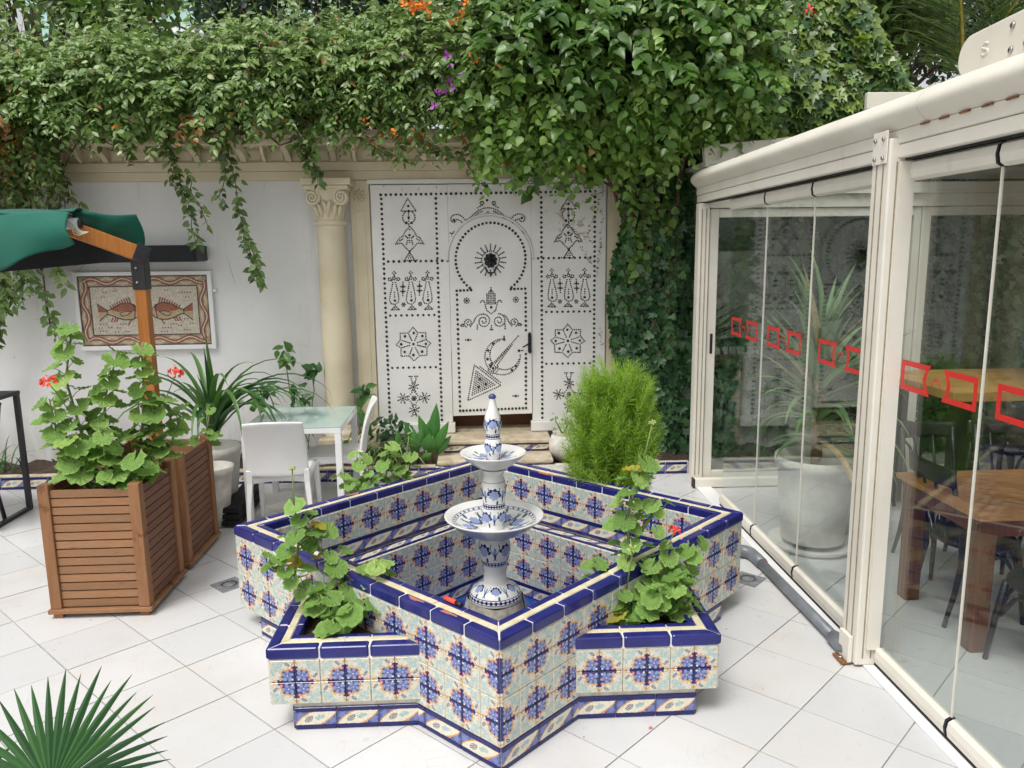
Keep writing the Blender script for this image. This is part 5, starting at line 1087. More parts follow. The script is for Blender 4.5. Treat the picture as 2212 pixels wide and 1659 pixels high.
def cv_top(a,b): return (-2.585-1.12*a-.10*b*(1-a),py-.362+.42*b,2.316+.03*math.sin(b*2.6)-.01*a+.008*math.sin(a*15+b*5))
MB().grid(cv_top,26,10).build('top_canvas',M['canvas'],can,solid=.004)
MB().extrude([(-2.37,py+.10,2.04),(-2.40,py+.10,2.10),(-2.74,py+.10,2.27),(-3.75,py+.10,2.28),(-3.75,py+.10,1.90),(-2.42,py+.10,2.005)],(0,.012,0)).build('lining',M['blackmatte'],can)
MB().add([(-2.62,py-.34,2.30),(-3.72,py-.36,2.29),(-3.75,py+.10,2.275),(-2.74,py+.10,2.265)],[(0,1,2,3)]).build('top_lining',M['blackmatte'],can,solid=.003)

# ------------------------------------------------------------------ floor drains, pipe
def drain(x,y,s,ang,label):
    r=empty('floor_drain',(x,y,0)); tag(r,label,'drain','floor drains')
    m=MB().box(x-s,x+s,y-s,y+s,-.004,.0035).build('plate',M['drain'],r,bev=.001); 
    MB().tube([(x,y,.0035),(x,y,.0058)],s*.68,28).build('cover_disc',M['drain'],r)
    for k in range(10):
        a=k*math.pi/5; c=(x+s*.5*math.cos(a),y+s*.5*math.sin(a))
        MB().bar((c[0]-.011*math.sin(a),c[1]+.011*math.cos(a),.0062),(c[0]+.011*math.sin(a),c[1]-.011*math.cos(a),.0062),.007,.0012).build('slot',M['dark'],r)
    r.rotation_euler=(0,0,ang)
drain(-1.58,4.60,.085,math.radians(45),'grey square floor drain left of the fountain')
drain(1.655,4.45,.085,math.radians(45),'grey square floor drain right of the fountain by the pipe')
pp=empty('drain_pipe',(1.80,4.1,0)); tag(pp,'grey plastic drain pipe with elbow ends lying along the glass wall','pipe')
MB().tube([(1.795,4.70,.038),(1.822,3.53,.038)],.030,16).build('pipe',M['pvc'],pp)
MB().tube([(1.800,4.60,.036),(1.795,4.70,.036),(1.785,4.755,.04),(1.755,4.785,.045),(1.70,4.80,.05)],[.038,.039,.041,.042,.042],16,caps=True).build('elbow',M['pvc'],pp)
MB().tube([(1.7015,4.7998,.05),(1.699,4.8005,.05)],.035,16).build('pipe_mouth',M['dark'],pp)
MB().tube([(1.8005,4.595,.036),(1.801,4.578,.036)],.031,16).build('seal_ring',M['pvcred'],pp)
MB().tube([(1.818,3.64,.036),(1.822,3.55,.038),(1.828,3.50,.05),(1.85,3.475,.058),(1.90,3.472,.058)],[.038,.042,.045,.045,.043],16).build('elbow',M['pvc'],pp)
# ------------------------------------------------------------------ glazed veranda along the right
vr=empty('glass_veranda',(1.93,3.4,0)); tag(vr,'cream framed veranda with folding glass panes on the right','veranda')
A=M['alu']; GX=1.93; YF,YN=6.52,-.9
# roof edge: gutter, fascia boards
g=[(.06,2.5355),(-.05,2.5355)]+[(-.05-.055*math.sin(k/14*math.pi),2.5355+.135*k/14) for k in range(1,14)]+[(-.05,2.6705),(.0,2.678),(.06,2.68)]
def prof(pts,x,y0,y1,smooth=False):
    if not smooth: return MB().extrude([(x+a,y0,z) for a,z in pts],(0,y1-y0,0))
    n=len(pts); m=MB(); A0=[(x+a,y0,z) for a,z in pts]; A1=[(x+a,y1,z) for a,z in pts]
    m.add(A0+A1,[(i,i+1,n+i+1,n+i) for i in range(1,n-2)],smooth=True); m.add([A0[-1],A0[0],A1[0],A1[-1]],[(0,1,2,3)]); m.add([A0[0],A0[1],A1[1],A1[0]],[(0,1,2,3)]); m.add([A0[-2],A0[-1],A1[-1],A1[-2]],[(0,1,2,3)])
    m.add(A0,[tuple(range(n))]); m.add(A1,[tuple(range(n))[::-1]]); return m
gut=prof(g,1.90,YF,3.19,True).build('gutter',A,vr); prof(g,1.9006,3.186,YN,True).build('gutter',A,vr)
prof([(0,2.475),(-.006,2.478),(-.006,2.533),(0,2.5345),(.08,2.5345),(.08,2.475)],1.855,YF,YN).build('fascia_board',A,vr,bev=.003)
prof([(0,2.415),(-.006,2.418),(-.006,2.470),(0,2.4735),(.08,2.4735),(.08,2.415)],1.860,YF,YN).build('fascia_board',A,vr,bev=.003)
prof([(0,2.408),(.06,2.408),(.06,2.4145),(0,2.4145)],1.885,YF,YN).build('gap_shadow_strip',M['gasket_and_shade'],vr)  # black strip painting the shaded gap between fascia and head rails
for k in range(6):
    y=3.20-.13*k; MB().box(1.842,1.852,y-.03,y+.03,2.527,2.5335).build('vent_slot',M['rust'],vr)
# floor track
MB().box(1.86,1.99,YN,6.36,.0005,.012).build('floor_track',M['whitemetal'],vr,bev=.002)
MB().box(1.912,1.925,YN,5.83,.012,.0225).build('rail_shadow_strip',M['gasket_and_shade'],vr)  # black strip standing in for the shadow under the foot rails
MB().box(3.6,5.2,YN,YF,2.714,2.72).build('added_shade_cloth',M['shadecloth'],vr)  # unseen cloth added over the roof to darken the veranda interior
# posts
def post(y,nm='post'):
    p=MB().box(1.815,1.925,y-.075,y+.075,.012,2.50).build(nm,A,vr,bev=.008)
    for dy in (-.028,.028): MB().box(1.812,1.8145,y+dy-.004,y+dy+.004,.05,2.40).build('groove',M['alu_dark'],p)
    for dx in (1.85,1.89): MB().box(dx-.003,dx+.003,y-.0775,y-.0745,.05,2.40).build('groove',M['alu_dark'],p)
    pl=MB().box(1.806,1.8115,y-.062,y+.062,2.395,2.535).build('bolt_plate',A,p,bev=.002)
    for a in (-.035,.035):
        for z in (2.42,2.50): MB().tube([(1.806,y+a,z),(1.798,y+a,z)],.009,6).build('bolt',M['steel'],pl)
    MB().box(1.790,1.812,y-.05,y+.05,.014,.15).build('foot_plate',A,p,bev=.003)
    MB().box(1.76,1.812,y-.05,y+.05,.004,.0135).build('foot_flange',M['rust'],p,bev=.002)
    MB().tube([(1.778,y,.013),(1.778,y,.024)],.011,6).build('bolt',M['steel'],p)
post(3.475); post(1.0)
MB().box(1.86,1.925,3.385,3.399,.10,2.40).build('sash_edge',A,vr); 
# folding glass panes with rounded head and foot rails
edges=[(5.11,5.83),(4.385,5.105),(3.555,4.38),(2.815,3.395),(2.10,2.81),(1.385,2.095),(.30,.92),(-.45,.295)]
rail=[(-.005,0),(-.024,.012),(-.030,.045),(-.024,.078),(-.005,.09),(.012,.09),(.012,0)]
lg=MB()
for i,(a,b) in enumerate(edges):
    pn=MB().box(GX-.005,GX+.005,a+.004,b-.004,.085,2.345).build('glass_pane',M['glass'],vr)
    prof([(x,z+2.317) for x,z in rail],GX,a+.008,b-.008).build('head_rail',A,pn,bev=.003)
    prof([(x,z+.022) for x,z in rail],GX,a+.008,b-.008).build('foot_rail',A,pn,bev=.003)
    for z in (2.316,.021): 
        if a>-.4: prof([(x*1.03,zz+z) for x,zz in rail],GX,a-.004,a+.0075).build('rail_joint',M['gasket_and_shade'],pn)
    if i not in (2,): MB().box(GX-.006,GX+.004,a-.002,a+.0035,.112,2.316).build('edge_strip',A,pn)
    # red warning stickers: two facing bracket shapes with a little mark between
    m=(a+b)/2+(.0 if i!=2 else .0)
    for s in (-1,1):
        o=[];n_=[]
        y0=m+s*.044;y1=m+s*.268; z0,z1=1.395,1.53; t=.024
        arcp=[(y0+s*.030*math.sin(k/8*math.pi),z0+(z1-z0)*k/8) for k in range(9)]
        outer=arcp+[(y1,z1),(y1,z0)]
        arci=[(y0+s*(t+.030*math.sin((k/8*.72+.14)*math.pi)),z0+t+(z1-z0-2*t)*k/8) for k in range(9)]
        inner=arci+[(y1-s*t,z1-t),(y1-s*t,z0+t)]
        n=len(outer); v=MB()
        vs=[(GX-.0062,y,z) for y,z in outer]+[(GX-.0062,y,z) for y,z in inner]+[(GX-.0054,y,z) for y,z in outer]+[(GX-.0054,y,z) for y,z in inner]
        fs=[(k,(k+1)%n,n+(k+1)%n,n+k) for k in range(n)]+[(k,(k+1)%n,2*n+(k+1)%n,2*n+k) for k in range(n)]+[(n+k,n+(k+1)%n,3*n+(k+1)%n,3*n+k) for k in range(n)]
        v.add(vs,fs); v.build('sticker',M['red'],pn)
    hm=MB()
    for k in range(-2,3): hm.tube([(GX-.0058,m+k*.009-.0,1.468),(GX-.0058,m+k*.006,1.478+.004*(2-abs(k)))],.0014,4)
    for s in (-1,1): hm.tube([(GX-.0058,m+s*.03,1.44),(GX-.0058,m+s*.026,1.465),(GX-.0058,m+s*.012,1.476)],.0016,4)
    hm.build('sticker_mark',M['red'],pn)
# end wall: sliding sash facing the courtyard
EY=6.42
MB().box(1.835,1.925,EY-.05,EY+.05,.0,2.405).build('end_post',A,vr,bev=.005)
for dx in (1.86,1.895): MB().box(dx-.004,dx+.004,EY-.0525,EY-.0495,.1,2.36).build('groove',M['alu_dark'],vr)
MB().box(1.926,5.2,EY-.04,EY+.04,2.365,2.47).build('end_header',A,vr,bev=.004); MB().box(1.926,5.2,EY-.07,EY+.03,2.4705,2.56).build('end_header',A,vr,bev=.004)
MB().box(1.926,5.2,EY-.045,EY+.045,.0,.05).build('end_sill',A,vr,bev=.004)
tr=MB().box(1.845,2.60,EY-.12,EY-.055,.006,.082).build('track_cover',A,vr,bev=.008); MB().box(1.832,1.8445,EY-.122,EY-.054,.004,.084).build('track_cap',M['gasket_and_shade'],tr)
for x0,x1 in ((1.935,3.72),(3.73,5.2)):
    s=empty('sliding_sash',(0,0,0)); s.parent=vr; s.location=(0,0,0)
    for a in ((x0,x0+.075,.055,2.36),(x1-.06,x1,.055,2.36)): MB().box(a[0],a[1],EY-.025,EY+.02,a[2],a[3]).build('stile',A,s,bev=.004)
    MB().box(x0+.0755,x1-.0605,EY-.024,EY+.019,.055,.13).build('bottom_rail',A,s,bev=.004); MB().box(x0+.0755,x1-.0605,EY-.024,EY+.019,2.29,2.36).build('top_rail',A,s,bev=.004)
    MB().box(x0+.07,x1-.055,EY-.004,EY+.004,.125,2.295).build('pane',M['glass'],s)
MB().box(1.962,1.985,EY-.031,EY-.0255,1.16,1.33).build('pull_handle',M['gasket_and_shade'],vr,bev=.004)
# roof, cross beams and far side
for k in range(5): MB().box(1.965,5.2,YN+.02+k*1.48,YN+1.47+k*1.48,2.686,2.694).build('roof_pane',M['glass'],vr)
for k in range(6): MB().box(1.965,5.2,YN-.01+k*1.48,YN+.019+k*1.48 if k else YN+.019,2.684,2.71).build('roof_bar',A,vr)
for y in (5.0,3.48,2.0,.6): MB().box(1.99,5.2,y-.04,y+.04,2.56,2.683).build('roof_beam',A,vr,bev=.004)
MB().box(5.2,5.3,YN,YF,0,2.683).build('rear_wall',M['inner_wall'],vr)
MB().box(1.95,5.3,YF+.001,YF+.06,2.60,2.72).build('end_fascia',A,vr,bev=.005)
MB().bar((1.93,6.62,2.80),(3.4,6.75,2.95),.06,.17).build('roof_flashing',A,vr,bev=.005)
MB().box(3.42,4.3,6.85,6.90,3.22,3.36).build('roof_parapet',M['alu'],vr,bev=.006)
MB().box(1.94,5.3,6.585,7.44,2.735,2.765).build('link_roof',A,vr,bev=.004)  # opaque slab suggested by the flashing, added to darken the ivy behind
# awning motor housing on the roof edge
mo=empty('awning_motor',(2.0,3.0,2.68)); tag(mo,'cream awning end bracket with bolts and raised letter on the veranda roof','bracket')
def caps(y_far,y_near,zc,r,n=14):
    P=[]
    for k in range(n+1):
        a=math.pi/2-math.pi*k/n; P.append((y_far-r+r*math.cos(a)*1.0,zc+r*math.sin(a)))
    return P+[(y_near,zc-r+.0),(y_near,zc+r)]
ol=caps(3.27,2.45,2.768,.084)
MB().extrude([(2.02,y,z+(3.26-y)*.035) for y,z in ol],(.45,0,0)).build('roller_cover',M['alu'],mo,bev=.012)
pl=caps(3.19,2.76,2.764,.082)
pl=[(y,z) for y,z in pl[:-2]]+[(3.07,2.682),(3.07,2.657),(3.01,2.657),(2.995,2.692),(2.76,2.692),(2.730,2.707),(2.730,2.832),(2.76,2.846)]
ep=MB().extrude([(1.955,y,z+(3.19-y)*.035) for y,z in pl],(.055,0,0)).build('end_plate',A,mo,bev=.006)
for y,z in ((2.87,2.817),(2.79,2.822),(2.87,2.732),(2.79,2.737)):
    MB().tube([(1.955,y,z),(1.949,y,z)],.011,12).build('bolt',M['steel'],ep); 
MB().tube([(1.955,3.04,2.673),(1.93,3.04,2.673)],.014,8).build('bolt',M['steel'],ep)
sp=[]
for t in np.linspace(0,1,22):
    # an S seen from the courtyard side (mirror along -y)
    a=t*2
    if a<1: th=math.radians(20+200*a); sp.append((3.02-.017*math.cos(th),2.780+.011*math.sin(th)+.0055))
    else: th=math.radians(40-200*(a-1)); sp.append((3.02-.017*math.cos(th),2.764+.011*math.sin(th)-.0005))
MB().tube([(1.9545,y,z-.002) for y,z in sp],.0048,6).build('raised_letter',A,ep)
MB().box(2.0,2.40,2.50,3.10,2.666,2.70).build('rusty_seat',M['rust'],mo,bev=.004)
# ------------------------------------------------------------------ furniture inside the veranda
def wood_table(x0,x1,y0,y1,z,label,diag=True,leg=M['tableleg']):
    r=empty('dining_table',((x0+x1)/2,(y0+y1)/2,0)); tag(r,label,'table'); f=.07
    T=M['tablewood_x']
    for a in ((x0,x1,y0,y0+f),(x0,x1,y1-f,y1),(x0,x0+f,y0+f+.001,y1-f-.001),(x1-f,x1,y0+f+.001,y1-f-.001)): MB().box(*a,z-.03,z).build('frame_board',T,r,bev=.003)
    w=.095; R=[(x0+f+.001,y0+f+.001),(x1-f-.001,y0+f+.001),(x1-f-.001,y1-f-.001),(x0+f+.001,y1-f-.001)]
    d=Vector((.80,-.60)); nn=Vector((.60,.80)); cc=Vector(((x0+x1)/2,(y0+y1)/2))
    for k in range(-11,12):
        p=cc+nn*(k*w+.005); q2=cc+nn*((k+1)*w-.005)
        P=clip(clip(R,tuple(p-d*5),tuple(p+d*5),True),tuple(q2-d*5),tuple(q2+d*5),False)
        if len(P)>2: MB().prism(P,z-.028,z-.001+random.uniform(-.001,.0005)).build('plank',T,r)
    for a in ((x0+.03,x1-.03,y0+.03,y0+.055),(x0+.03,x1-.03,y1-.055,y1-.03),(x0+.03,x0+.055,y0+.056,y1-.056),(x1-.055,x1-.03,y0+.056,y1-.056)): MB().box(*a,z-.12,z-.0305).build('apron',leg,r)
    for x in (x0+.035,x1-.125):
        for y in (y0+.035,y1-.125): MB().box(x,x+.09,y,y+.09,0,z-.031).build('leg',leg,r,bev=.010)
wood_table(2.42,3.75,3.46,4.22,.74,'low wooden table with diagonal planks inside the veranda')
bt2=empty('high_table',(3.9,5.5,0)); tag(bt2,'high pale wood table with black legs at the back of the veranda','table')
for k in range(5): MB().box(3.23,4.75,5.0+k*.2,5.1985+k*.2,.985,1.05).build('top_board',M['barwood'],bt2,bev=.003)
for x in (3.35,4.6):
    for y in (5.1,5.88): MB().box(x-.05,x+.05,y-.05,y+.05,0,.984).build('leg',M['blackmetal'],bt2)
MB().box(3.35,4.6,5.47,5.52,.2,.25).build('stretcher',M['blackmetal'],bt2)
def black_chair(h=.45,top=.86,nm='bentwood_chair'):
    r=empty(nm,(0,0,0)); K=M['blackmetal']
    s=MB(); s.lathe((0,0,0),[(.05,h-.035),(.19,h-.035),(.21,h-.02),(.205,h),(.05,h+.004)],24,uv=False,cap=True); s.build('seat',K,r)
    for sx in (-1,1):
        MB().tube([(sx*.15,.14,h-.02),(sx*.165,.17,h*.5),(sx*.18,.19,0)],[.018,.016,.012],7).build('leg',K,r)
        MB().tube([(sx*.17,-.27,top),(sx*.17,-.225,top-.2),(sx*.165,-.18,h+.02),(sx*.165,-.17,h-.1),(sx*.17,-.20,h*.4),(sx*.18,-.25,0)],[.014,.016,.017,.017,.015,.012],7).build('leg',K,r)
        P=[(sx*.16,.155,h*.55),(sx*.13,.145,h*.80),(sx*.06,.14,h-.04)]; MB().tube(P,.011,6).build('brace',K,r)
        P=[(sx*.165,.15,h*.55),(sx*.16,.08,h*.80),(sx*.155,-.02,h-.04)]; MB().tube(P,.011,6).build('brace',K,r)
    MB().grid(lambda a,b:((a-.5)*.42,-.27-.03*(1-(2*a-1)**2)-.01*b,top-.075+.10*b),12,4).build('back_rail',K,r,solid=.016)
    for x in (-.055,.055): MB().tube([(x,-.29,top-.06),(x,-.24,top-.25),(x,-.19,h)],.009,6).build('back_spindle',K,r)
    return r
bc=black_chair(); L_=[(2.74,3.95,-90,'black bentwood chair tucked under the low veranda table on its left side'),(2.72,3.30,14,'black bentwood chair in front of the low veranda table'),(3.35,3.30,-8,'black bentwood chair at the right edge near the low veranda table'),(2.95,4.55,180,'black bentwood chair behind the low veranda table'),(3.45,4.58,175,'black bentwood chair behind the far right end of the low table')]
for k,(x,y,a,lb) in enumerate(L_):
    o=bc if k==0 else copy_tree(bc); o.location=(x,y,0); o.rotation_euler=(0,0,math.radians(a)); tag(o,lb,'chair','black chairs inside the veranda')
sc_=black_chair(.72,1.02,'bar_chair')
for k,(x,y,a,lb) in enumerate([(3.55,4.88,0,'tall black bar chair in front of the high table, left one'),(4.15,4.88,0,'tall black bar chair in front of the high table, right one'),(3.10,5.55,-90,'tall black bar chair at the left end of the high table')]):
    o=sc_ if k==0 else copy_tree(sc_); o.location=(x,y,0); o.rotation_euler=(0,0,math.radians(a)); tag(o,lb,'chair','bar chairs inside the veranda')
# ------------------------------------------------------------------ foliage tools
def T_ovate():
    v=[(0,0,0),(0,.35,-.03),(0,.70,-.04),(0,1,-.12),(-.25,.26,.06),(-.23,.58,.05),(.25,.26,.06),(.23,.58,.05)]
    return np.array(v),[(0,1,4),(4,1,5),(1,2,5),(2,3,5),(0,6,1),(6,7,1),(1,7,2),(2,7,3)]
def T_broad():
    v=[(0,0,0),(0,.33,-.03),(0,.68,-.04),(0,1,-.14),(-.34,.14,.05),(-.40,.42,.07),(-.22,.74,.02),(.34,.14,.05),(.40,.42,.07),(.22,.74,.02)]
    return np.array(v),[(0,1,4),(4,1,5),(1,2,5),(5,2,6),(2,3,6),(0,7,1),(7,8,1),(1,8,2),(8,9,2),(2,9,3)]
def T_ivy():
    o=[(0,0),(-.30,-.10),(-.50,.16),(-.27,.32),(-.36,.62),(-.12,.58),(0,1),(.12,.58),(.36,.62),(.27,.32),(.50,.16),(.30,-.10)]
    v=[(0,.33,-.04)]+[(x,y,.05*(abs(x)>.2)-.05*(y>.8)) for x,y in o]; n=len(o)
    return np.array(v),[(0,1+(k+1)%n,1+k) for k in range(n)]
def T_geran(seed=0):
    rg=np.random.default_rng(seed); n=21; v=[(0,0,0)]; f=[]
    for ring,rr in ((1,.28),(2,.52)):
        for k in range(n):
            a=-math.pi/2+.22+(2*math.pi-.44)*k/(n-1)
            sc=1+(.09*math.cos((k/(n-1))*7*2*math.pi) if ring==2 else 0)+rg.uniform(-.03,.03)
            z=.10*(rr/.5)**2*.6+.035*math.cos(k*math.pi)*(ring==2)+.05*math.sin(2*a+seed)*(ring==2)
            v.append((rr*sc*math.cos(a),rr*sc*math.sin(a),z))
    for k in range(n-1):
        f+=[(0,1+k,2+k),(1+k,1+n+k,2+n+k),(1+k,2+n+k,2+k)]
    return np.array(v),f
def T_needle(): return np.array([(-.05,0,0),(.05,0,0),(.03,.55,.03),(0,1,-.02),(-.03,.55,.03)]),[(0,1,2),(0,2,4),(4,2,3)]
def unit(a): return a/np.maximum(np.linalg.norm(a,axis=1,keepdims=True),1e-9)
def raw_mesh(name,V,Fc,mat,tint=None,brown=None,smooth=False):
    me=bpy.data.meshes.new(name); nv=len(V); nf=len(Fc)
    me.vertices.add(nv); me.vertices.foreach_set('co',np.ascontiguousarray(V,dtype=np.float32).ravel())
    me.loops.add(nf*3); me.loops.foreach_set('vertex_index',np.ascontiguousarray(Fc,dtype=np.int32).ravel())
    me.polygons.add(nf); me.polygons.foreach_set('loop_start',np.arange(0,nf*3,3,dtype=np.int32))
    me.update(calc_edges=True); me.materials.append(mat)
    for nm,a in (('tint',tint),('brown',brown)):
        if a is not None:
            at=me.attributes.new(nm,'FLOAT','POINT'); at.data.foreach_set('value',np.ascontiguousarray(a,dtype=np.float32))
    if smooth: me.polygons.foreach_set('use_smooth',np.ones(nf,dtype=bool))
    me.validate(); return me
_solo={}
def scatter(parent,mat,tmpl,pos,dr,nr,size,tint,solo=0,brown=None,name='foliage',leafname='leaf'):
    """leaves as one foliage part, the most visible ones as single parts"""
    TV,TF=tmpl; base=np.array(wl(parent)); P=np.asarray(pos)-base; n=len(P)
    y=unit(np.asarray(dr,float)); z=np.asarray(nr,float); z=unit(z-y*np.sum(z*y,1,keepdims=True)); x=np.cross(y,z)
    S=np.asarray(size)
    if solo:
        cam_=np.array([0,0,CAM_H])-base; d=np.linalg.norm(P-cam_,axis=1); fac=np.abs(np.sum(z*unit(cam_-P),1))
        key=(mat.name,len(TV))
        if key not in _solo:
            me=raw_mesh('leaf',TV,np.array(TF),mat); _solo[key]=me
        # frontmost, largest leaves
        score=S/d*(.3+fac)-.012*(P[:,1]-P[:,1].min()); order=np.argsort(-score)[:solo]
        for k in order:
            M4=Matrix(((x[k][0]*S[k],y[k][0]*S[k],z[k][0]*S[k],P[k][0]),(x[k][1]*S[k],y[k][1]*S[k],z[k][1]*S[k],P[k][1]),(x[k][2]*S[k],y[k][2]*S[k],z[k][2]*S[k],P[k][2]),(0,0,0,1)))
            o=bpy.data.objects.new(leafname,_solo[key]); COL.objects.link(o); o.parent=parent; o.matrix_basis=M4
        keep=np.ones(n,bool); keep[order]=False
        P,x,y,z,S=P[keep],x[keep],y[keep],z[keep],S[keep]; tint=np.asarray(tint)[keep]; brown=None if brown is None else np.asarray(brown)[keep]; n=len(P)
    if n==0: return
    k=len(TV); rw=np.random.default_rng(n); wd=rw.uniform(.72,1.22,n)[:,None,None]; cu=rw.uniform(-.6,2.4,n)[:,None,None]; tw=rw.normal(0,.16,n)[:,None,None]
    tx=TV[None,:,0:1]*wd; tz=TV[None,:,2:3]*cu+tx*TV[None,:,1:2]*tw*2
    V=(P[:,None,:]+S[:,None,None]*(tx*x[:,None,:]+TV[None,:,1:2]*y[:,None,:]+tz*z[:,None,:])).reshape(-1,3)
    F_=(np.array(TF)[None,:,:]+(np.arange(n)*k)[:,None,None]).reshape(-1,3)
    me=raw_mesh(name,V,F_,mat,np.repeat(tint,k),None if brown is None else np.repeat(brown,k))
    o=link(name,me,parent); tag(o,kind='stuff'); return o
def sprays(roots,dirs,lens,droop,spacing,size,rg,up=(0,-.35,1),spread=.8,jit=.45):
    """leafy shoots: returns leaf arrays (pos, dir, normal, size)"""
    P=[];D=[];N=[];S=[]
    up=np.array(up,float)
    for r,d,L,g in zip(roots,dirs,lens,droop):
        n=max(3,int(L/spacing)); t=np.linspace(.08,1,n)
        pts=r+np.outer(t*L,d)+np.outer(t*t*L*g,(0,0,-1)); tan=unit(d[None,:]+np.outer(2*t*g,(0,0,-1)))
        side=np.cross(tan,up); side=unit(side); sg=np.where(np.arange(n)%2==0,1,-1)[:,None]
        ld=unit(tan*.55+side*sg*spread+np.array((0,0,-.30))+rg.normal(0,.18,(n,3))); nr=unit(up[None,:]+rg.normal(0,jit,(n,3)))
        P.append(pts);D.append(ld);N.append(nr);S.append(size*rg.uniform(.5,1.4,n)*(1-.35*t**3))
    return [np.concatenate(a) for a in (P,D,N,S)]
RG=np.random.default_rng(11)
def vnoise(x,s=0): return .5*np.sin(x*1.7+s)+.3*np.sin(x*3.9+2.1+s*2)+.2*np.sin(x*8.3+.7+s*3)
# ------------------------------------------------------------------ climbing vine over the cornice (left and middle)
vine=empty('flowering_vine',(-2.4,7.35,3.12)); tag(vine,'thick flowering vine spilling over the cream cornice of the wall','vine')
n=3300
xs=RG.uniform(-6.4,.75,n); lowp=np.where((xs>-3.55)&(xs<-1.25),-22,-58); ph=np.radians(lowp+(150-lowp)*RG.uniform(0,1,n)); bump=1+.16*vnoise(xs*1.3,1)+.10*np.sin(xs*5+ph*4)
ry=.55*bump; rz=(.44+.06*vnoise(xs,4))*bump
top=-.10+.28*np.clip((xs+2.2)/2.2,0,1)
roots=np.stack([xs,7.22-ry*np.cos(ph),3.40+top+rz*np.sin(ph)],1)
dirs=unit(np.stack([RG.normal(0,.75,n),-np.cos(ph)*.9+RG.normal(0,.3,n),np.sin(ph)*.75+RG.normal(.05,.3,n)],1))
a=sprays(roots,dirs,RG.uniform(.16,.38,n),RG.uniform(.15,.75,n),.022,.076,RG,up=(0,-.55,1),jit=.6)
tint=RG.uniform(0,1,len(a[0])); tint=np.where(a[0][:,2]>3.5,.30+.48*tint,tint*.62)  # upper leaves tinted lighter, light from above put into colour
br=((RG.uniform(0,1,len(a[0]))<.02)|((vnoise(a[0][:,0]*2.1,3)+vnoise(a[0][:,2]*4,1)>.75)&(a[0][:,2]<3.4)&(RG.uniform(0,1,len(a[0]))<.5))).astype(float)
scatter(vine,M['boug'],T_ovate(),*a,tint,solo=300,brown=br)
# inner leaves, shade put into their darker tints
n=15000; xs=RG.uniform(-6.4,.9,n); q_=RG.uniform(0,1,n)**.5*.85; ph=RG.uniform(0,2*math.pi,n)
P=np.stack([xs,7.22+.50*q_*np.cos(ph),3.31+.25*np.clip((xs+2.2)/2.2,0,1)+.38*q_*np.sin(ph)],1)
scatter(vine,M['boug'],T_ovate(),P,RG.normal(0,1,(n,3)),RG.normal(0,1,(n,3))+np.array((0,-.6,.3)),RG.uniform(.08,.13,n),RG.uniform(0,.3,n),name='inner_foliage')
# upright wild shoots on top
n=150; xs=RG.uniform(-6.2,.6,n); roots=np.stack([xs,RG.uniform(7.0,7.6,n),3.58+.2*np.clip((xs+2.2)/2.2,0,1)+RG.uniform(0,.15,n)],1)
dirs=unit(np.stack([RG.normal(0,.35,n),RG.normal(-.1,.25,n),np.ones(n)],1)); LN=RG.uniform(.25,.75,n)
a=sprays(roots,dirs,LN,RG.uniform(0,.25,n),.045,.07,RG,up=(0,-.8,.6)); scatter(vine,M['boug'],T_ovate(),*a,RG.uniform(.3,.8,len(a[0])),name='upright_shoot_leaves')
st_=MB()
for r,d,L in zip(roots,dirs,LN): st_.tube([tuple(r),tuple(r+d*L*.9)],[.004,.002],4)
tag(st_.build('shoot_stems',M['stem'],vine),kind='stuff')
# hanging strands
def strand(parent,pts,mat,tm,size,sp,rg,name,stem=.004,dens=1,facing=(0,-1,.25),tl=(.1,.7)):
    P=[np.array(p,float) for p in pts]; seg=[];
    for a_,b_ in zip(P,P[1:]):
        L=np.linalg.norm(b_-a_); k=max(2,int(L/sp*dens)); 
        for t in np.arange(k)/k: seg.append((a_+(b_-a_)*t,(b_-a_)/L))
    n=len(seg); pos=np.array([s[0] for s in seg])+rg.normal(0,.018,(n,3)); tan=np.array([s[1] for s in seg])
    side=np.where(np.arange(n)%2==0,1,-1)[:,None]*np.array([[1,0,0]])
    ld=unit(tan*.5+side*.75+rg.normal(0,.25,(n,3))+np.array((0,-.15,-.25))); nr=np.array(facing)[None,:]+rg.normal(0,.4,(n,3))
    scatter(parent,mat,tm,pos,ld,nr,size*rg.uniform(.6,1.25,n),rg.uniform(tl[0],tl[1],n),name=name)
    return MB().tube([tuple(p) for p in pts],[stem*1.3]+[stem]*(len(pts)-2)+[stem*.5],5).build('stem',M['bark'],parent)
def wander(p,q,n,amp,rg):
    p=np.array(p,float);q=np.array(q,float); return [tuple(p+(q-p)*t+ (rg.normal(0,amp,3) if 0<t<1 else 0)) for t in np.linspace(0,1,n)]
r2=np.random.default_rng(5)
for (p,q,dn,sz) in [((-2.62,7.0,3.05),(-2.46,7.02,2.12),2.2,.075),((-2.70,7.0,3.05),(-2.55,7.05,2.55),2.0,.07),((-2.50,7.0,2.75),(-2.36,7.05,2.28),1.6,.07),((-2.14,6.98,3.05),(-1.98,7.03,1.80),1.7,.075),((-2.16,6.98,3.0),(-2.22,7.05,2.45),2.0,.07),((-2.05,7.0,2.30),(-1.92,7.03,1.74),2.6,.075),((-1.42,6.90,3.08),(-1.36,6.94,2.62),3.4,.08),((-1.50,6.90,3.05),(-1.45,6.95,2.80),2.4,.07),((-.06,6.9,2.95),(.02,6.95,2.55),1.3,.08),((-1.0,6.92,3.02),(-.55,6.95,2.80),2.2,.075),((-.6,6.92,2.98),(-.1,6.95,2.85),2.0,.08),((-3.0,7.0,3.05),(-2.95,7.05,2.82),1.6,.07)]:
    strand(vine,wander(p,q,7,.02,r2),M['boug'],T_ovate(),sz,.028,r2,'strand_leaves',dens=dn)
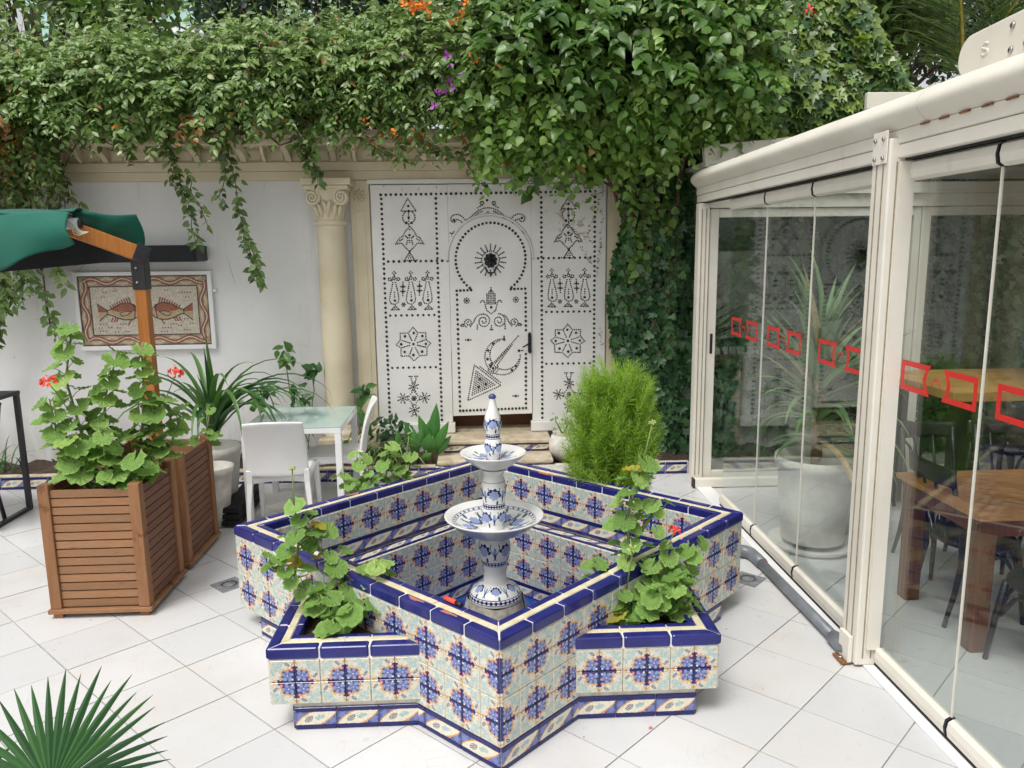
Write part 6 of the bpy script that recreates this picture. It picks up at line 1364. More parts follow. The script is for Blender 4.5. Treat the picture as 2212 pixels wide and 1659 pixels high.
for k in range(95):   # curtain at the far left
    x=r2.uniform(-5.1,-3.6); z1=r2.uniform(2.1,2.65) if x>-4.3 else r2.uniform(1.9,2.4)
    strand(vine,wander((x,7.02,3.1),(x+r2.normal(0,.12),7.15,z1),6,.03,r2),M['boug'],T_ovate(),.078,.05,r2,'strand_leaves',dens=1.2,tl=(0,.5))
for (p,q) in [((-4.25,7.12,2.2),(-4.42,7.2,1.22)),((-4.15,7.12,2.15),(-4.35,7.2,1.35)),((-4.05,7.12,2.1),(-4.25,7.2,1.55)),((-3.95,7.14,2.1),(-4.12,7.22,1.6)),((-4.35,7.14,1.6),(-4.55,7.2,1.12)),((-4.02,7.14,2.0),(-3.86,7.25,1.3)),((-4.2,7.1,1.9),(-4.3,7.2,1.5)),((-3.9,7.16,2.2),(-3.72,7.25,1.75))]:
    strand(vine,wander(p,q,7,.025,r2),M['boug'],T_ovate(),.09,.030,r2,'strand_leaves',dens=2.0,tl=(0,.12))
for (p,q,rd) in [((-3.55,7.05,3.1),(-3.98,7.3,1.9),.014),((-3.70,7.1,3.1),(-3.80,7.25,2.2),.008),((-3.9,7.1,3.0),(-3.95,7.3,1.4),.007),((-3.45,7.1,3.0),(-3.9,7.25,2.3),.006)]:
    MB().tube(wander(p,q,9,.018,r2),rd,6).build('branch',M['bark'],vine)
for k in range(46):   # woody tangle under the leaves
    x=r2.uniform(-5.6,.6); MB().tube(wander((x,r2.uniform(6.85,7.2),r2.uniform(3.0,3.3)),(x+r2.normal(0,.45),r2.uniform(6.8,7.15),r2.uniform(2.95,3.55)),6,.035,r2),r2.uniform(.004,.009),5).build('branch',M['bark'],vine)
# bracts
def blossoms(parent,pts,mat,n,spread,size,rg,nm):
    m=MB()
    for c in pts:
        for k in range(n):
            p=Vector(c)+Vector(rg.normal(0,spread,3)); d=Vector(rg.normal(0,1,3)).normalized()
            for j in range(3):
                a=d.orthogonal().normalized(); b=d.cross(a); th=j*2.094+rg.uniform(0,.4); u=a*math.cos(th)+b*math.sin(th); w=d.cross(u)
                s=size*rg.uniform(.8,1.2)
                m.add([p,p+u*s*.6+w*s*.42+d*s*.35,p+u*s*1.1+d*s*.45,p+u*s*.6-w*s*.42+d*s*.35],[(0,1,2,3)])
    m.build(nm,mat,parent)
pull=lambda c,y=6.33:(c[0]*y/c[1],y,CAM_H+(c[2]-CAM_H)*y/c[1])
for c in [(-.50,6.75,3.98),(-.40,6.72,4.0),(-.46,6.74,4.04),(-.52,6.78,4.05),(-.37,6.74,4.02)]: blossoms(vine,[pull(c)],M['petal_orange'],4,.026,.034,r2,'orange_blossom')
for c in [(-.12,6.72,3.92),(-.06,6.70,3.95),(-.16,6.72,3.88),(-.05,6.72,4.03),(-.02,6.62,3.62),(.04,6.60,3.58),(-.66,6.66,3.02),(.38,6.6,3.55),(.33,6.8,4.12),(-.9,6.7,3.1),(-2.95,6.72,3.08)]: blossoms(vine,[pull(c)],M['petal_orange'],2,.016,.030,r2,'orange_blossom')
for c in [(-.20,6.64,3.66),(-.22,6.63,3.60),(-.17,6.62,3.54),(-.26,6.62,3.42),(-.21,6.61,3.43),(-.16,6.62,3.36),(-.28,6.62,3.30),(-.24,6.61,3.31),(-.30,6.62,3.22),(-.13,6.62,3.46),(-.55,6.68,3.62)]: blossoms(vine,[pull(c,6.28)],M['petal_purple'],1,.010,.034,r2,'purple_blossom')
# ------------------------------------------------------------------ broad leaved climber above the ivy pillar
big=empty('broad_leaf_climber',(1.6,7.2,0)); tag(big,'broad-leaved climber crowning the ivy pillar right of the door','vine')
n=1150; u=RG.uniform(-1,1,n); ph=np.radians(RG.uniform(-70,140,n))
cx_=1.22+1.25*u; ry=.62*np.sqrt(1-.75*u*u)*(1+.15*np.sin(u*9)); rz=.74*np.sqrt(1-.55*u*u)
roots=np.stack([cx_,6.98-ry*np.cos(ph),3.60+.12*u+rz*np.sin(ph)],1)
roots[:,2]=np.where(roots[:,0]>1.75,np.maximum(roots[:,2],2.98),roots[:,2])
dirs=unit(np.stack([RG.normal(0,.6,n),-np.cos(ph)*.9+RG.normal(0,.3,n),np.sin(ph)*.6+RG.normal(0,.3,n)],1))
a=sprays(roots,dirs,RG.uniform(.15,.36,n),RG.uniform(.3,.9,n),.028,.090,RG,up=(0,-.6,1),jit=.62)
tint=RG.uniform(0,1,len(a[0])); tint=np.where(a[0][:,2]>3.55,.2+.5*tint,np.where(a[0][:,2]>3.1,tint*.5,tint*.25))  # tint lightens with height, top light and lower shade put into colour
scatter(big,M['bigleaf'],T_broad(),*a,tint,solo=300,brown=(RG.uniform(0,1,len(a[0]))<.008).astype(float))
m_=80; u=RG.uniform(-.95,1,m_); ph=np.radians(RG.uniform(-30,100,m_)); ro=np.stack([1.22+1.2*u,6.98-.72*np.cos(ph)*np.sqrt(1-.7*u*u),3.62+.80*np.sin(ph)*np.sqrt(1-.5*u*u)],1); ro[:,2]=np.where(ro[:,0]>1.7,np.maximum(ro[:,2],3.1),ro[:,2])
dd_=unit(np.stack([RG.normal(0,.6,m_),-np.cos(ph)*.8-.2,np.sin(ph)*.5+RG.normal(0,.25,m_)],1)); b_=sprays(ro,dd_,RG.uniform(.28,.50,m_),RG.uniform(.5,1.1,m_),.030,.12,RG,up=(0,-.45,1),jit=.4); scatter(big,M['bigleaf'],T_broad(),*b_,RG.uniform(.45,.78,len(b_[0])),name='light_shoots')
n=4500; P=RG.normal(0,1,(n,3)); P=unit(P)*(RG.uniform(0,1,(n,1))**.4)*np.array((1.25,.50,.68))*.88+np.array((1.22,7.02,3.58))
ok=~((P[:,0]>1.8)&(P[:,2]<2.85)); P=P[ok]; n=len(P)
scatter(big,M['ivy'],T_broad(),P,RG.normal(0,1,(n,3)),RG.normal(0,1,(n,3))+np.array((0,-.8,.3)),RG.uniform(.09,.14,n),RG.uniform(0,.6,n),name='inner_foliage')
for k in range(34):   # trails falling over the ivy pillar
    x=r2.uniform(1.32,1.85); z0=r2.uniform(1.6,3.0); strand(big,wander((x,6.98,z0),(x+r2.normal(0,.08),7.05,max(.3,z0-r2.uniform(.4,1.0))),6,.03,r2),M['bigleaf'] if z0>2.35 else M['ivy'],T_broad() if z0>2.35 else T_ivy(),.08,.042,r2,'strand_leaves',tl=(0,.16) if z0>2.35 else (0,.4))
for k in range(26):
    x=r2.uniform(.35,1.75); z0=r2.uniform(2.9,3.2); strand(big,wander((x,6.75,z0),(x+r2.normal(0,.1),6.95,z0-r2.uniform(.25,.5)),5,.03,r2),M['bigleaf'],T_broad(),.105,.045,r2,'strand_leaves',tl=(0,.4))
for (p,q,rd) in [((1.62,7.30,0),(1.55,7.2,1.6),.035),((1.55,7.2,1.6),(1.35,7.05,2.9),.03),((1.75,7.32,0),(1.70,7.25,2.0),.025),((1.70,7.25,2.0),(1.95,6.95,3.1),.022),((1.50,7.15,2.2),(.95,6.95,3.0),.018),((1.5,7.2,2.5),(.4,6.95,2.98),.014),((1.72,7.1,2.4),(1.80,6.8,3.5),.016),((1.45,7.3,0),(1.5,7.25,1.4),.02)]:
    MB().tube(wander(p,q,8,.022,r2),[rd*(1-.35*k/7) for k in range(8)],7).build('trunk',M['bark'],big)
dt=MB()
for p,q in [((1.22,2.62),(.70,2.55)),((1.22,2.60),(.95,2.45)),((1.20,2.55),(1.05,2.15)),((.98,2.12),(1.10,1.90)),((.80,2.30),(1.22,2.05)),((1.20,2.40),(1.16,1.75)),((1.18,1.3),(1.21,1.1)),((1.0,2.60),(.78,2.38)),((.55,2.63),(.48,2.56))]:
    a_=np.array((p[0],7.394,p[1]));b_=np.array((q[0],7.394,q[1])); L=np.linalg.norm(b_-a_)
    for t in np.arange(0,1,.014/L):
        if r2.uniform()<.55:
            c=a_+(b_-a_)*t+np.array((r2.normal(0,.009),0,r2.normal(0,.009))); s_=r2.uniform(.003,.011); dt.bar(tuple(c-np.array((s_,0,s_*r2.uniform(-1,1)))),tuple(c+np.array((s_,0,s_*r2.uniform(-1,1)))),.005,r2.uniform(.003,.009))
tag(dt.build('dead_tendrils',M['straw_dark'],big),kind='stuff')
# ------------------------------------------------------------------ ivy on the pillar and along the wall behind the veranda
ivy=empty('ivy_pillar',(1.6,7.3,0)); tag(ivy,'dark ivy climbing the wall between the door panel and the veranda','ivy')
n=3600; z=RG.uniform(.10,3.0,n); xl=1.34+.07*np.sin(z*3.1)+.12*np.clip((2.2-z)/2.2,0,1)*.0-.10*np.clip((z-2.2)/.8,0,1); xs=xl+(1.92-xl)*RG.uniform(0,1,n); dep=RG.uniform(0,.30,n)*(.5+.5*np.sin((xs-1.3)/.62*math.pi).clip(0,1))
P=np.stack([xs,7.40-dep,z],1); D=np.stack([RG.normal(0,.4,n),-.25+RG.normal(0,.2,n),-1+RG.normal(0,.3,n)],1); N=np.stack([RG.normal(0,.4,n),-np.ones(n),.5+RG.normal(0,.35,n)],1)
scatter(ivy,M['ivy'],T_ivy(),P,D,N,RG.uniform(.06,.11,n),RG.uniform(0,1,n),solo=280)
n=6500; P=np.stack([RG.uniform(1.9,6.6,n),7.40-RG.uniform(0,.15,n),RG.uniform(.0,3.0,n)],1); D=np.stack([RG.normal(0,.4,n),-.2+RG.normal(0,.2,n),-1+RG.normal(0,.3,n)],1); N=np.stack([RG.normal(0,.4,n),-np.ones(n),.5+RG.normal(0,.35,n)],1)
ivb=empty('wall_ivy',(3.2,7.4,0)); tag(ivb,'dark ivy on the wall seen through the end sash of the veranda','ivy'); scatter(ivb,M['ivy'],T_ivy(),P,D,N,RG.uniform(.08,.13,n),RG.uniform(0,1,n),solo=40)
ivt=empty('ivy_bank',(3.3,7.5,3.1)); tag(ivt,'bank of lighter ivy hanging above the veranda roof on the right','ivy')
n=6500; xs=RG.uniform(1.9,4.5,n); ph=np.radians(RG.uniform(-65,110,n)); bp=1+.14*vnoise(xs*2.3,6)+.08*np.sin(ph*5+xs*3); hgt=.85
P=np.stack([xs,7.55-.50*bp*np.cos(ph)+RG.uniform(0,.12,n),3.66-.30*np.clip((xs-3.5)/.5,0,1)+hgt*bp*np.sin(ph)*(1-.75*np.clip((xs-3.45)/.5,0,1))+.10*np.sin(xs*1.3)],1)
D=np.stack([RG.normal(0,.45,n),-.45+RG.normal(0,.25,n),-1+RG.normal(0,.35,n)],1); N=np.stack([RG.normal(0,.4,n),-np.cos(ph)-.2,np.sin(ph)*.8+.55+RG.normal(0,.3,n)],1)
scatter(ivt,M['ivytop'],T_ivy(),P,D,N,RG.uniform(.08,.15,n),RG.uniform(0,1,n)*.55+.25*(P[:,2]>3.6),solo=160)  # higher leaves shifted to lighter tints, light from above put into colour
n=3500; _x=RG.uniform(1.9,4.5,n); P=np.stack([_x,7.75+RG.uniform(-.2,.3,n),2.9+RG.uniform(0,1,n)*np.where(_x>3.6,.45,1.3)],1); scatter(ivt,M['ivy'],T_ivy(),P,RG.normal(0,1,(n,3)),RG.normal(0,1,(n,3)),RG.uniform(.1,.16,n),RG.uniform(0,1,n),name='inner_foliage')
blossoms(ivt,[(2.95,7.0,4.06)],M['petal_red'],5,.025,.035,r2,'red_blossom')
# ------------------------------------------------------------------ trees, palm and building beyond the wall
def tree(x,y,zc,rx,rz,n,mat,label,size=.13,seed=0,tm=None):
    r=empty('garden_tree',(x,y,0)); tag(r,label,'tree','trees beyond the garden wall'); rg=np.random.default_rng(seed)
    t=MB(); t.tube([(x,y,0),(x+.05,y,zc*.5),(x,y+.05,zc)],[.12,.09,.05],7); t.build('trunk',M['bark'],r)
    lb=MB(); 
    cl=[]
    for k in range(16):
        a=rg.uniform(0,6.28); e=rg.uniform(-.4,1.2); d=np.array((math.cos(a)*math.cos(e),math.sin(a)*math.cos(e)*.8,math.sin(e)))*np.array((rx,rx*.8,rz))*rg.uniform(.45,.95)
        c=np.array((x,y,zc))+d; cl.append(c); lb.tube([(x,y,zc*.75),tuple(np.array((x,y,zc*.75))*.4+c*.6),tuple(c)],[.035,.02,.008],5)
    lb.build('limbs',M['bark'],r)
    cl=np.array(cl); idx=rg.integers(0,len(cl),n); P=cl[idx]+rg.normal(0,1,(n,3))*np.array((rx,rx*.8,rz))*.24
    scatter(r,mat,tm or T_ovate(),P,rg.normal(0,1,(n,3))+np.array((0,-.2,-.6)),rg.normal(0,.7,(n,3))+np.array((0,-.3,1)),size*rg.uniform(.7,1.3,n),rg.uniform(0,1,n),name='crown')
tree(-1.6,9.6,4.7,1.3,1.0,3200,M['darktree'],'dark leafed tree beyond the wall behind the orange blossoms',seed=1)
tree(.7,9.9,4.9,1.4,1.1,3200,M['darktree'],'dark leafed tree beyond the wall behind the broad-leaved climber',seed=2)
tree(2.9,9.6,4.9,1.4,1.1,3000,M['boug'],'green tree beyond the wall above the ivy bank',seed=3)
tree(-4.9,9.4,4.75,.9,.9,1700,M['boug'],'thin leafed tree beyond the wall near the top left corner',seed=4)
tree(-3.0,10.6,5.3,.9,.8,700,M['bigleaf'],'sparse light green tree in front of the pale teal building',seed=5)
tree(5.4,10.4,5.0,1.6,1.3,3600,M['darktree'],'dark tree beyond the wall behind the palm fronds',seed=6)
tree(4.4,9.0,4.3,.9,.7,1800,M['boug'],'low green tree beyond the wall left of the palm fronds',seed=7)
tree(-3.9,9.3,4.55,.9,.7,1500,M['boug'],'leafy tree beyond the wall covering part of the teal building',seed=9)
tree(-6.1,9.2,4.5,.9,.8,1500,M['boug'],'leafy tree beyond the wall in front of the ochre palm',seed=8)
bd=empty('teal_building',(-5.0,18,0)); tag(bd,'pale teal building with white louvred windows behind the trees','building')
MB().box(-9.5,-1.6,18,24,0,9.5).build('wall',M['teal_building'],bd)
for k in range(4):
    x0=-8.6+k*1.75; w=MB().box(x0,x0+1.1,17.93,18.01,5.2,6.9).build('window',M['louvre'],bd)
    for j in range(9): MB().bar((x0+.06,17.90,5.32+j*.18),(x0+1.04,17.90,5.32+j*.18),.10,.02).build('louvre',M['louvre'],w)
MB().box(-9.7,-1.4,17.8,24.2,9.5,9.8).build('parapet',M['louvre'],bd)
dp=empty('dry_palm',(-6.6,10.2,0)); tag(dp,'ochre brown dried palm trunk and skirt at the top left corner','palm')
MB().tube([(-6.55,10.2,0),(-6.5,10.2,3.2),(-6.45,10.2,6.4)],[.26,.30,.34],14).build('trunk',M['yellowpalm'],dp)
sk=MB(); rg=np.random.default_rng(3)
for k in range(90):
    a=rg.uniform(0,6.28); z=rg.uniform(4.3,6.3); L=rg.uniform(.5,1.1); c=(-6.45+.3*math.cos(a),10.2+.3*math.sin(a),z)
    sk.tube([c,(c[0]+.25*math.cos(a),c[1]+.25*math.sin(a),z-.3*L),(c[0]+.35*math.cos(a),c[1]+.35*math.sin(a),z-L)],[.03,.035,.006],4)
tag(sk.build('dead_frond_skirt',M['yellowpalm'],dp),kind='stuff')
def frond(parent,pts,L0,rg,mat):
    P=[Vector(p) for p in pts]; m=MB()
    # smooth rachis
    Q=[]
    for k in range(25):
        t=k/24; a=P[0].lerp(P[1],t); b=P[1].lerp(P[2],t); Q.append(a.lerp(b,t))
    rc=MB().tube([tuple(p) for p in Q],[.022*(1-.8*k/24)+.003 for k in range(25)],6).build('frond_rib',M['rachis'],parent)
    lp=[];ld=[];ln=[];ls=[]
    for k in range(90):
        t=.06+.93*k/89; f=t*24; i=min(int(f),23); p=Q[i].lerp(Q[i+1],f-i); tn=(Q[min(i+1,24)]-Q[i]).normalized()
        sd=tn.cross(Vector((0,0,1))).normalized(); 
        for s in (-1,1):
            lp.append(p); d=(tn*.75+sd*s*.8+Vector((0,0,-.12))+Vector(rg.normal(0,.06,3))); ld.append(d); ln.append(Vector((0,-.6,.8))+sd*s*-.3); ls.append(L0*(math.sin(min(1,t*1.5+.25)*math.pi*.5))*(1-.5*t**3)*rg.uniform(.9,1.05))
    tm=(np.array([(-.012,0,0),(.012,0,0),(.026,.4,.0),(-.026,.4,.0),(.018,.75,-.04),(-.018,.75,-.04),(0,1,-.10)]),[(0,1,2),(0,2,3),(3,2,4),(3,4,5),(5,4,6)])
    scatter(parent,mat,tm,np.array(lp),np.array(ld),np.array(ln),np.array(ls),rg.uniform(0,1,len(lp)),name='frond_leaflets')
pm=empty('palm_tree',(5.6,8.8,0)); tag(pm,'palm with long green fronds rising above the veranda roof','palm')
MB().tube([(5.9,9.0,0),(5.85,9.0,2.5),(5.8,8.9,3.6)],[.22,.2,.18],12).build('trunk',M['bark'],pm)
rg=np.random.default_rng(8)
for pts,L0 in [(((5.15,8.3,3.75),(4.95,8.0,4.3),(4.55,7.7,5.1)),.85),(((5.7,8.7,3.7),(5.6,8.2,4.4),(5.2,7.8,5.3)),.8),(((5.8,8.8,3.8),(6.1,8.3,4.5),(6.1,7.8,5.2)),.8),(((5.7,8.9,3.8),(5.2,8.9,4.6),(4.2,8.8,5.0)),.8),(((5.8,8.9,3.7),(6.2,8.6,4.1),(6.9,8.3,4.4)),.8),(((5.5,8.8,3.6),(5.3,8.3,4.2),(5.6,7.8,4.7)),.7)]: frond(pm,pts,L0,rg,M['frond'])
# ------------------------------------------------------------------ strap shaped leaves
def strap(base,az,L,w,elev,droop,n=10,fold=.25,taper=.5):
    """one arching blade with a V fold; returns MB"""
    m=MB(); d=Vector((math.cos(az),math.sin(az),0)); s=Vector((-math.sin(az),math.cos(az),0)); p=Vector(base); e=elev; vs=[]
    for k in range(n+1):
        t=k/n; ww=w*(min(1,.55+t*2.2))*max(.03,(1-t**(1/taper*1.2)))
        dr=d*math.cos(e)+Vector((0,0,math.sin(e))); nn=(-d*math.sin(e)+Vector((0,0,math.cos(e))))
        vs+= [p-s*ww/2+nn*ww*fold,p.copy(),p+s*ww/2+nn*ww*fold]
        p=p+dr*(L/n); e-=droop/n*(.4+1.2*t)
    fs=[]
    for k in range(n):
        for j in (0,1): fs.append((k*3+j,k*3+j+1,k*3+4+j,k*3+3+j))
    m.add(vs,fs,smooth=True); return m
def strap_plant(root,centre,spec,mat,rg,nm='leaf',dead=None):
    for (az,L,w,el,dr) in spec:
        b=(centre[0]+rg.uniform(-.03,.03),centre[1]+rg.uniform(-.03,.03),centre[2])
        strap(b,az,L,w,el,dr).build(nm,mat if not(dead and rg.uniform()<dead) else M['straw'],root)
def pot(root,c,prof,mat,nm='pot'): 
    MB().lathe(c,prof,36,uv=False).build(nm,mat,root)
rg=np.random.default_rng(21)
# big strap leaved plant behind the boxes
ag=empty('strap_leaf_plant',(-2.10,6.05,0)); tag(ag,'large strap-leaved plant in a white pot behind the wooden boxes','plant')
pot(ag,(-2.10,6.05,0),[(.11,0),(.13,.02),(.165,.30),(.185,.48),(.20,.50),(.20,.54),(.175,.54),(.16,.50),(.01,.49)],M['whitepot'])
spec=[(-1.57,.85,.055,1.50,.15),(-1.4,.75,.050,1.42,.25),(-1.9,.55,.05,1.35,.3)]+[(rg.uniform(0,6.28),rg.uniform(.65,1.05),rg.uniform(.045,.062),rg.uniform(.95,1.40),rg.uniform(1.6,3.2)) for _ in range(22)]+[(rg.uniform(-1.1,.7),rg.uniform(.85,1.25),.055,rg.uniform(.9,1.35),rg.uniform(2.2,3.4)) for _ in range(15)]
strap_plant(ag,(-2.10,6.05,.62),spec,M['strap'],rg,dead=.05)
wp=empty('white_flower_pot',(-2.03,5.70,0)); tag(wp,'small weathered white flower pot just behind the farther wooden box','pot')
pot(wp,(-2.03,5.70,0),[(.09,0),(.11,.02),(.14,.28),(.155,.42),(.17,.425),(.17,.465),(.15,.465),(.14,.42),(.01,.41)],M['peelpot'])
crt=empty('plastic_crate',(-1.90,5.95,0)); tag(crt,'low black plastic crate on the floor beside the white pots','crate')
for k in range(3): MB().box(-1.97,-1.82,5.62,6.25,.02+k*.05,.06+k*.05).build('slat',M['blackmatte'],crt)
# canna clump by the step
ca=empty('canna_clump',(-.52,6.98,.08)); tag(ca,'clump of broad upright green leaves left of the doorstep','plant')
def blade(base,az,L,w,el,curl,mat,root,nm='leaf'):
    def fn(a,b):
        t=b; ww=w*math.sin(min(1,t*1.02+.06)*math.pi)**.75*(1 if t<.98 else .3); s=(a-.5)*ww
        e=el-curl*t*t; r=L*t
        x=r*math.cos(e); z=r*math.sin(e)
        return (base[0]+x*math.cos(az)-s*math.sin(az),base[1]+x*math.sin(az)+s*math.cos(az)-abs(a-.5)*ww*.3,base[2]+z+abs(a-.5)*ww*.25)
    MB().grid(fn,4,10).build(nm,mat,root)
for (x,y,h) in ((-.66,6.97,.22),(-.50,6.95,.20),(-.44,6.99,.28),(-.58,7.02,.2),(-.78,6.98,.16)):
    MB().tube([(x,y,.08),(x+.01,y,h+.10)],[.014,.010],7).build('stalk',M['stem'],ca)
def paddle(p,q,w,bow=.02,nm='leaf'):
    """broad leaf from p to q, flat side towards the courtyard"""
    p=Vector(p);q=Vector(q);d=(q-p).normalized();sd=d.cross(Vector((0,-1,.25))).normalized();nn=sd.cross(d)
    def fn(a,b):
        ww=w*max(.02,math.sin(min(1,b*.97+.05)*math.pi)**.8*(1.15-.35*b)); s_=(a-.5)*ww
        c=p.lerp(q,b)+sd*s_-nn*(abs(a-.5)*ww*.35)+nn*(bow*math.sin(b*math.pi)); return tuple(c)
    MB().grid(fn,6,10).build(nm,M['canna'],ca)
for (p,q,w) in [((-.44,6.99,.26),(-.39,7.0,.66),.11),((-.46,6.98,.24),(-.56,6.97,.56),.10),((-.42,6.97,.22),(-.28,6.95,.50),.09),((-.48,6.95,.20),(-.46,6.90,.40),.13),((-.62,6.97,.20),(-.68,6.96,.50),.085),((-.60,6.96,.20),(-.60,6.93,.44),.09),((-.58,6.97,.22),(-.52,6.95,.46),.08),((-.76,6.98,.18),(-.75,6.97,.42),.075),((-.40,6.98,.18),(-.26,6.98,.36),.07),((-.5,7.0,.30),(-.44,7.02,.52),.09),((-.66,6.96,.16),(-.80,6.94,.30),.06),((-.54,6.94,.14),(-.44,6.88,.22),.07)]: paddle(p,q,w)
paddle((-1.02,7.15,.32),(-1.14,7.1,.66),.075)
# variegated spider plant
sp_=empty('spider_plant',(-.95,7.0,.08)); tag(sp_,'variegated grassy plant spilling over the kerb behind the white chair','plant')
for k in range(95): strap((-.95+rg.uniform(-.16,.2),6.94+rg.uniform(-.05,.08),.16),rg.uniform(3.0,6.6),rg.uniform(.24,.44),.021,rg.uniform(.5,1.3),rg.uniform(1.6,3.2),n=7).build('leaf',M['spider'] if rg.uniform()<.75 else M['strap'],sp_)
n=90; P=np.stack([rg.normal(-.85,.12,n),rg.normal(7.16,.04,n),rg.uniform(.25,.48,n)],1); scatter(sp_,M['ivy'],T_ovate(),P,rg.normal(0,1,(n,3)),rg.normal(0,.5,(n,3))+np.array((0,-.6,1)),rg.uniform(.05,.09,n),rg.uniform(0,1,n),name='low_dark_leaves')
# drooping shrub by the column and weeds along the wall
sh=empty('drooping_shrub',(-1.75,7.15,.08)); tag(sh,'dark thin shrub with drooping pointed leaves beside the column base','shrub')
for (p,q) in [((-1.80,7.15,.08),(-1.95,7.1,.80)),((-1.78,7.15,.08),(-1.70,7.12,.72)),((-1.62,7.2,.08),(-1.80,7.2,1.10)),((-1.60,7.2,.08),(-1.56,7.2,.95)),((-1.75,7.1,.08),(-2.05,7.05,.70)),((-1.3,7.1,.1),(-1.05,7.0,.78))]:
    W=wander(p,q,7,.02,r2); MB().tube(W,.006,5).build('stem',M['stem'],sh)
    e=np.array(q); n=16; P=e+r2.normal(0,.035,(n,3)); scatter(sh,M['strap'],T_ovate(),P,r2.normal(0,.8,(n,3))+np.array((0,-.2,-.4)),r2.normal(0,.5,(n,3))+np.array((0,-.7,.6)),r2.uniform(.08,.14,n),r2.uniform(0,.4,n),name='leaf_cluster')
    P=np.array(W)[2:6]+r2.normal(0,.02,(4,3)); scatter(sh,M['strap'],T_ovate(),P,r2.normal(0,.8,(4,3))+np.array((0,0,-.9)),r2.normal(0,.5,(4,3))+np.array((0,-.7,.6)),r2.uniform(.07,.11,4),r2.uniform(0,.4,4),name='leaf_cluster')
wd=empty('weed_patch',(-3.9,7.05,.08)); tag(wd,'low weeds and grassy tufts in the bed below the fish mosaic','weeds')
for k in range(26): strap((-4.35+rg.uniform(-.12,.12),7.05+rg.uniform(-.08,.08),.08),rg.uniform(0,6.28),rg.uniform(.2,.45),.014,rg.uniform(.7,1.4),rg.uniform(1.2,2.6),n=7).build('leaf',M['strap'],wd)
for (x,y,h) in ((-3.75,7.12,.35),(-3.85,7.1,.22),(-3.5,7.15,.2)):
    MB().tube([(x,y,.08),(x+.05,y,h*.7),(x+.02,y,h+.08)],.008,5).build('stem',M['stembrown'],wd)
    n=9; P=np.array((x+.03,y-.02,h+.06))+r2.normal(0,.05,(n,3)); scatter(wd,M['geran'],T_geran(3),P,r2.normal(0,1,(n,3)),r2.normal(0,.4,(n,3))+np.array((0,-.5,1)),r2.uniform(.05,.09,n),r2.uniform(0,1,n),name='leaf_cluster')
n=420; P=np.stack([r2.uniform(-3.9,-2.2,n),r2.uniform(6.88,7.3,n),r2.uniform(.09,.22,n)],1); scatter(wd,M['darktree'],T_ovate(),P,r2.normal(0,1,(n,3)),r2.normal(0,.5,(n,3))+np.array((0,-.3,1)),r2.uniform(.04,.09,n),r2.uniform(0,1,n),name='ground_leaves')
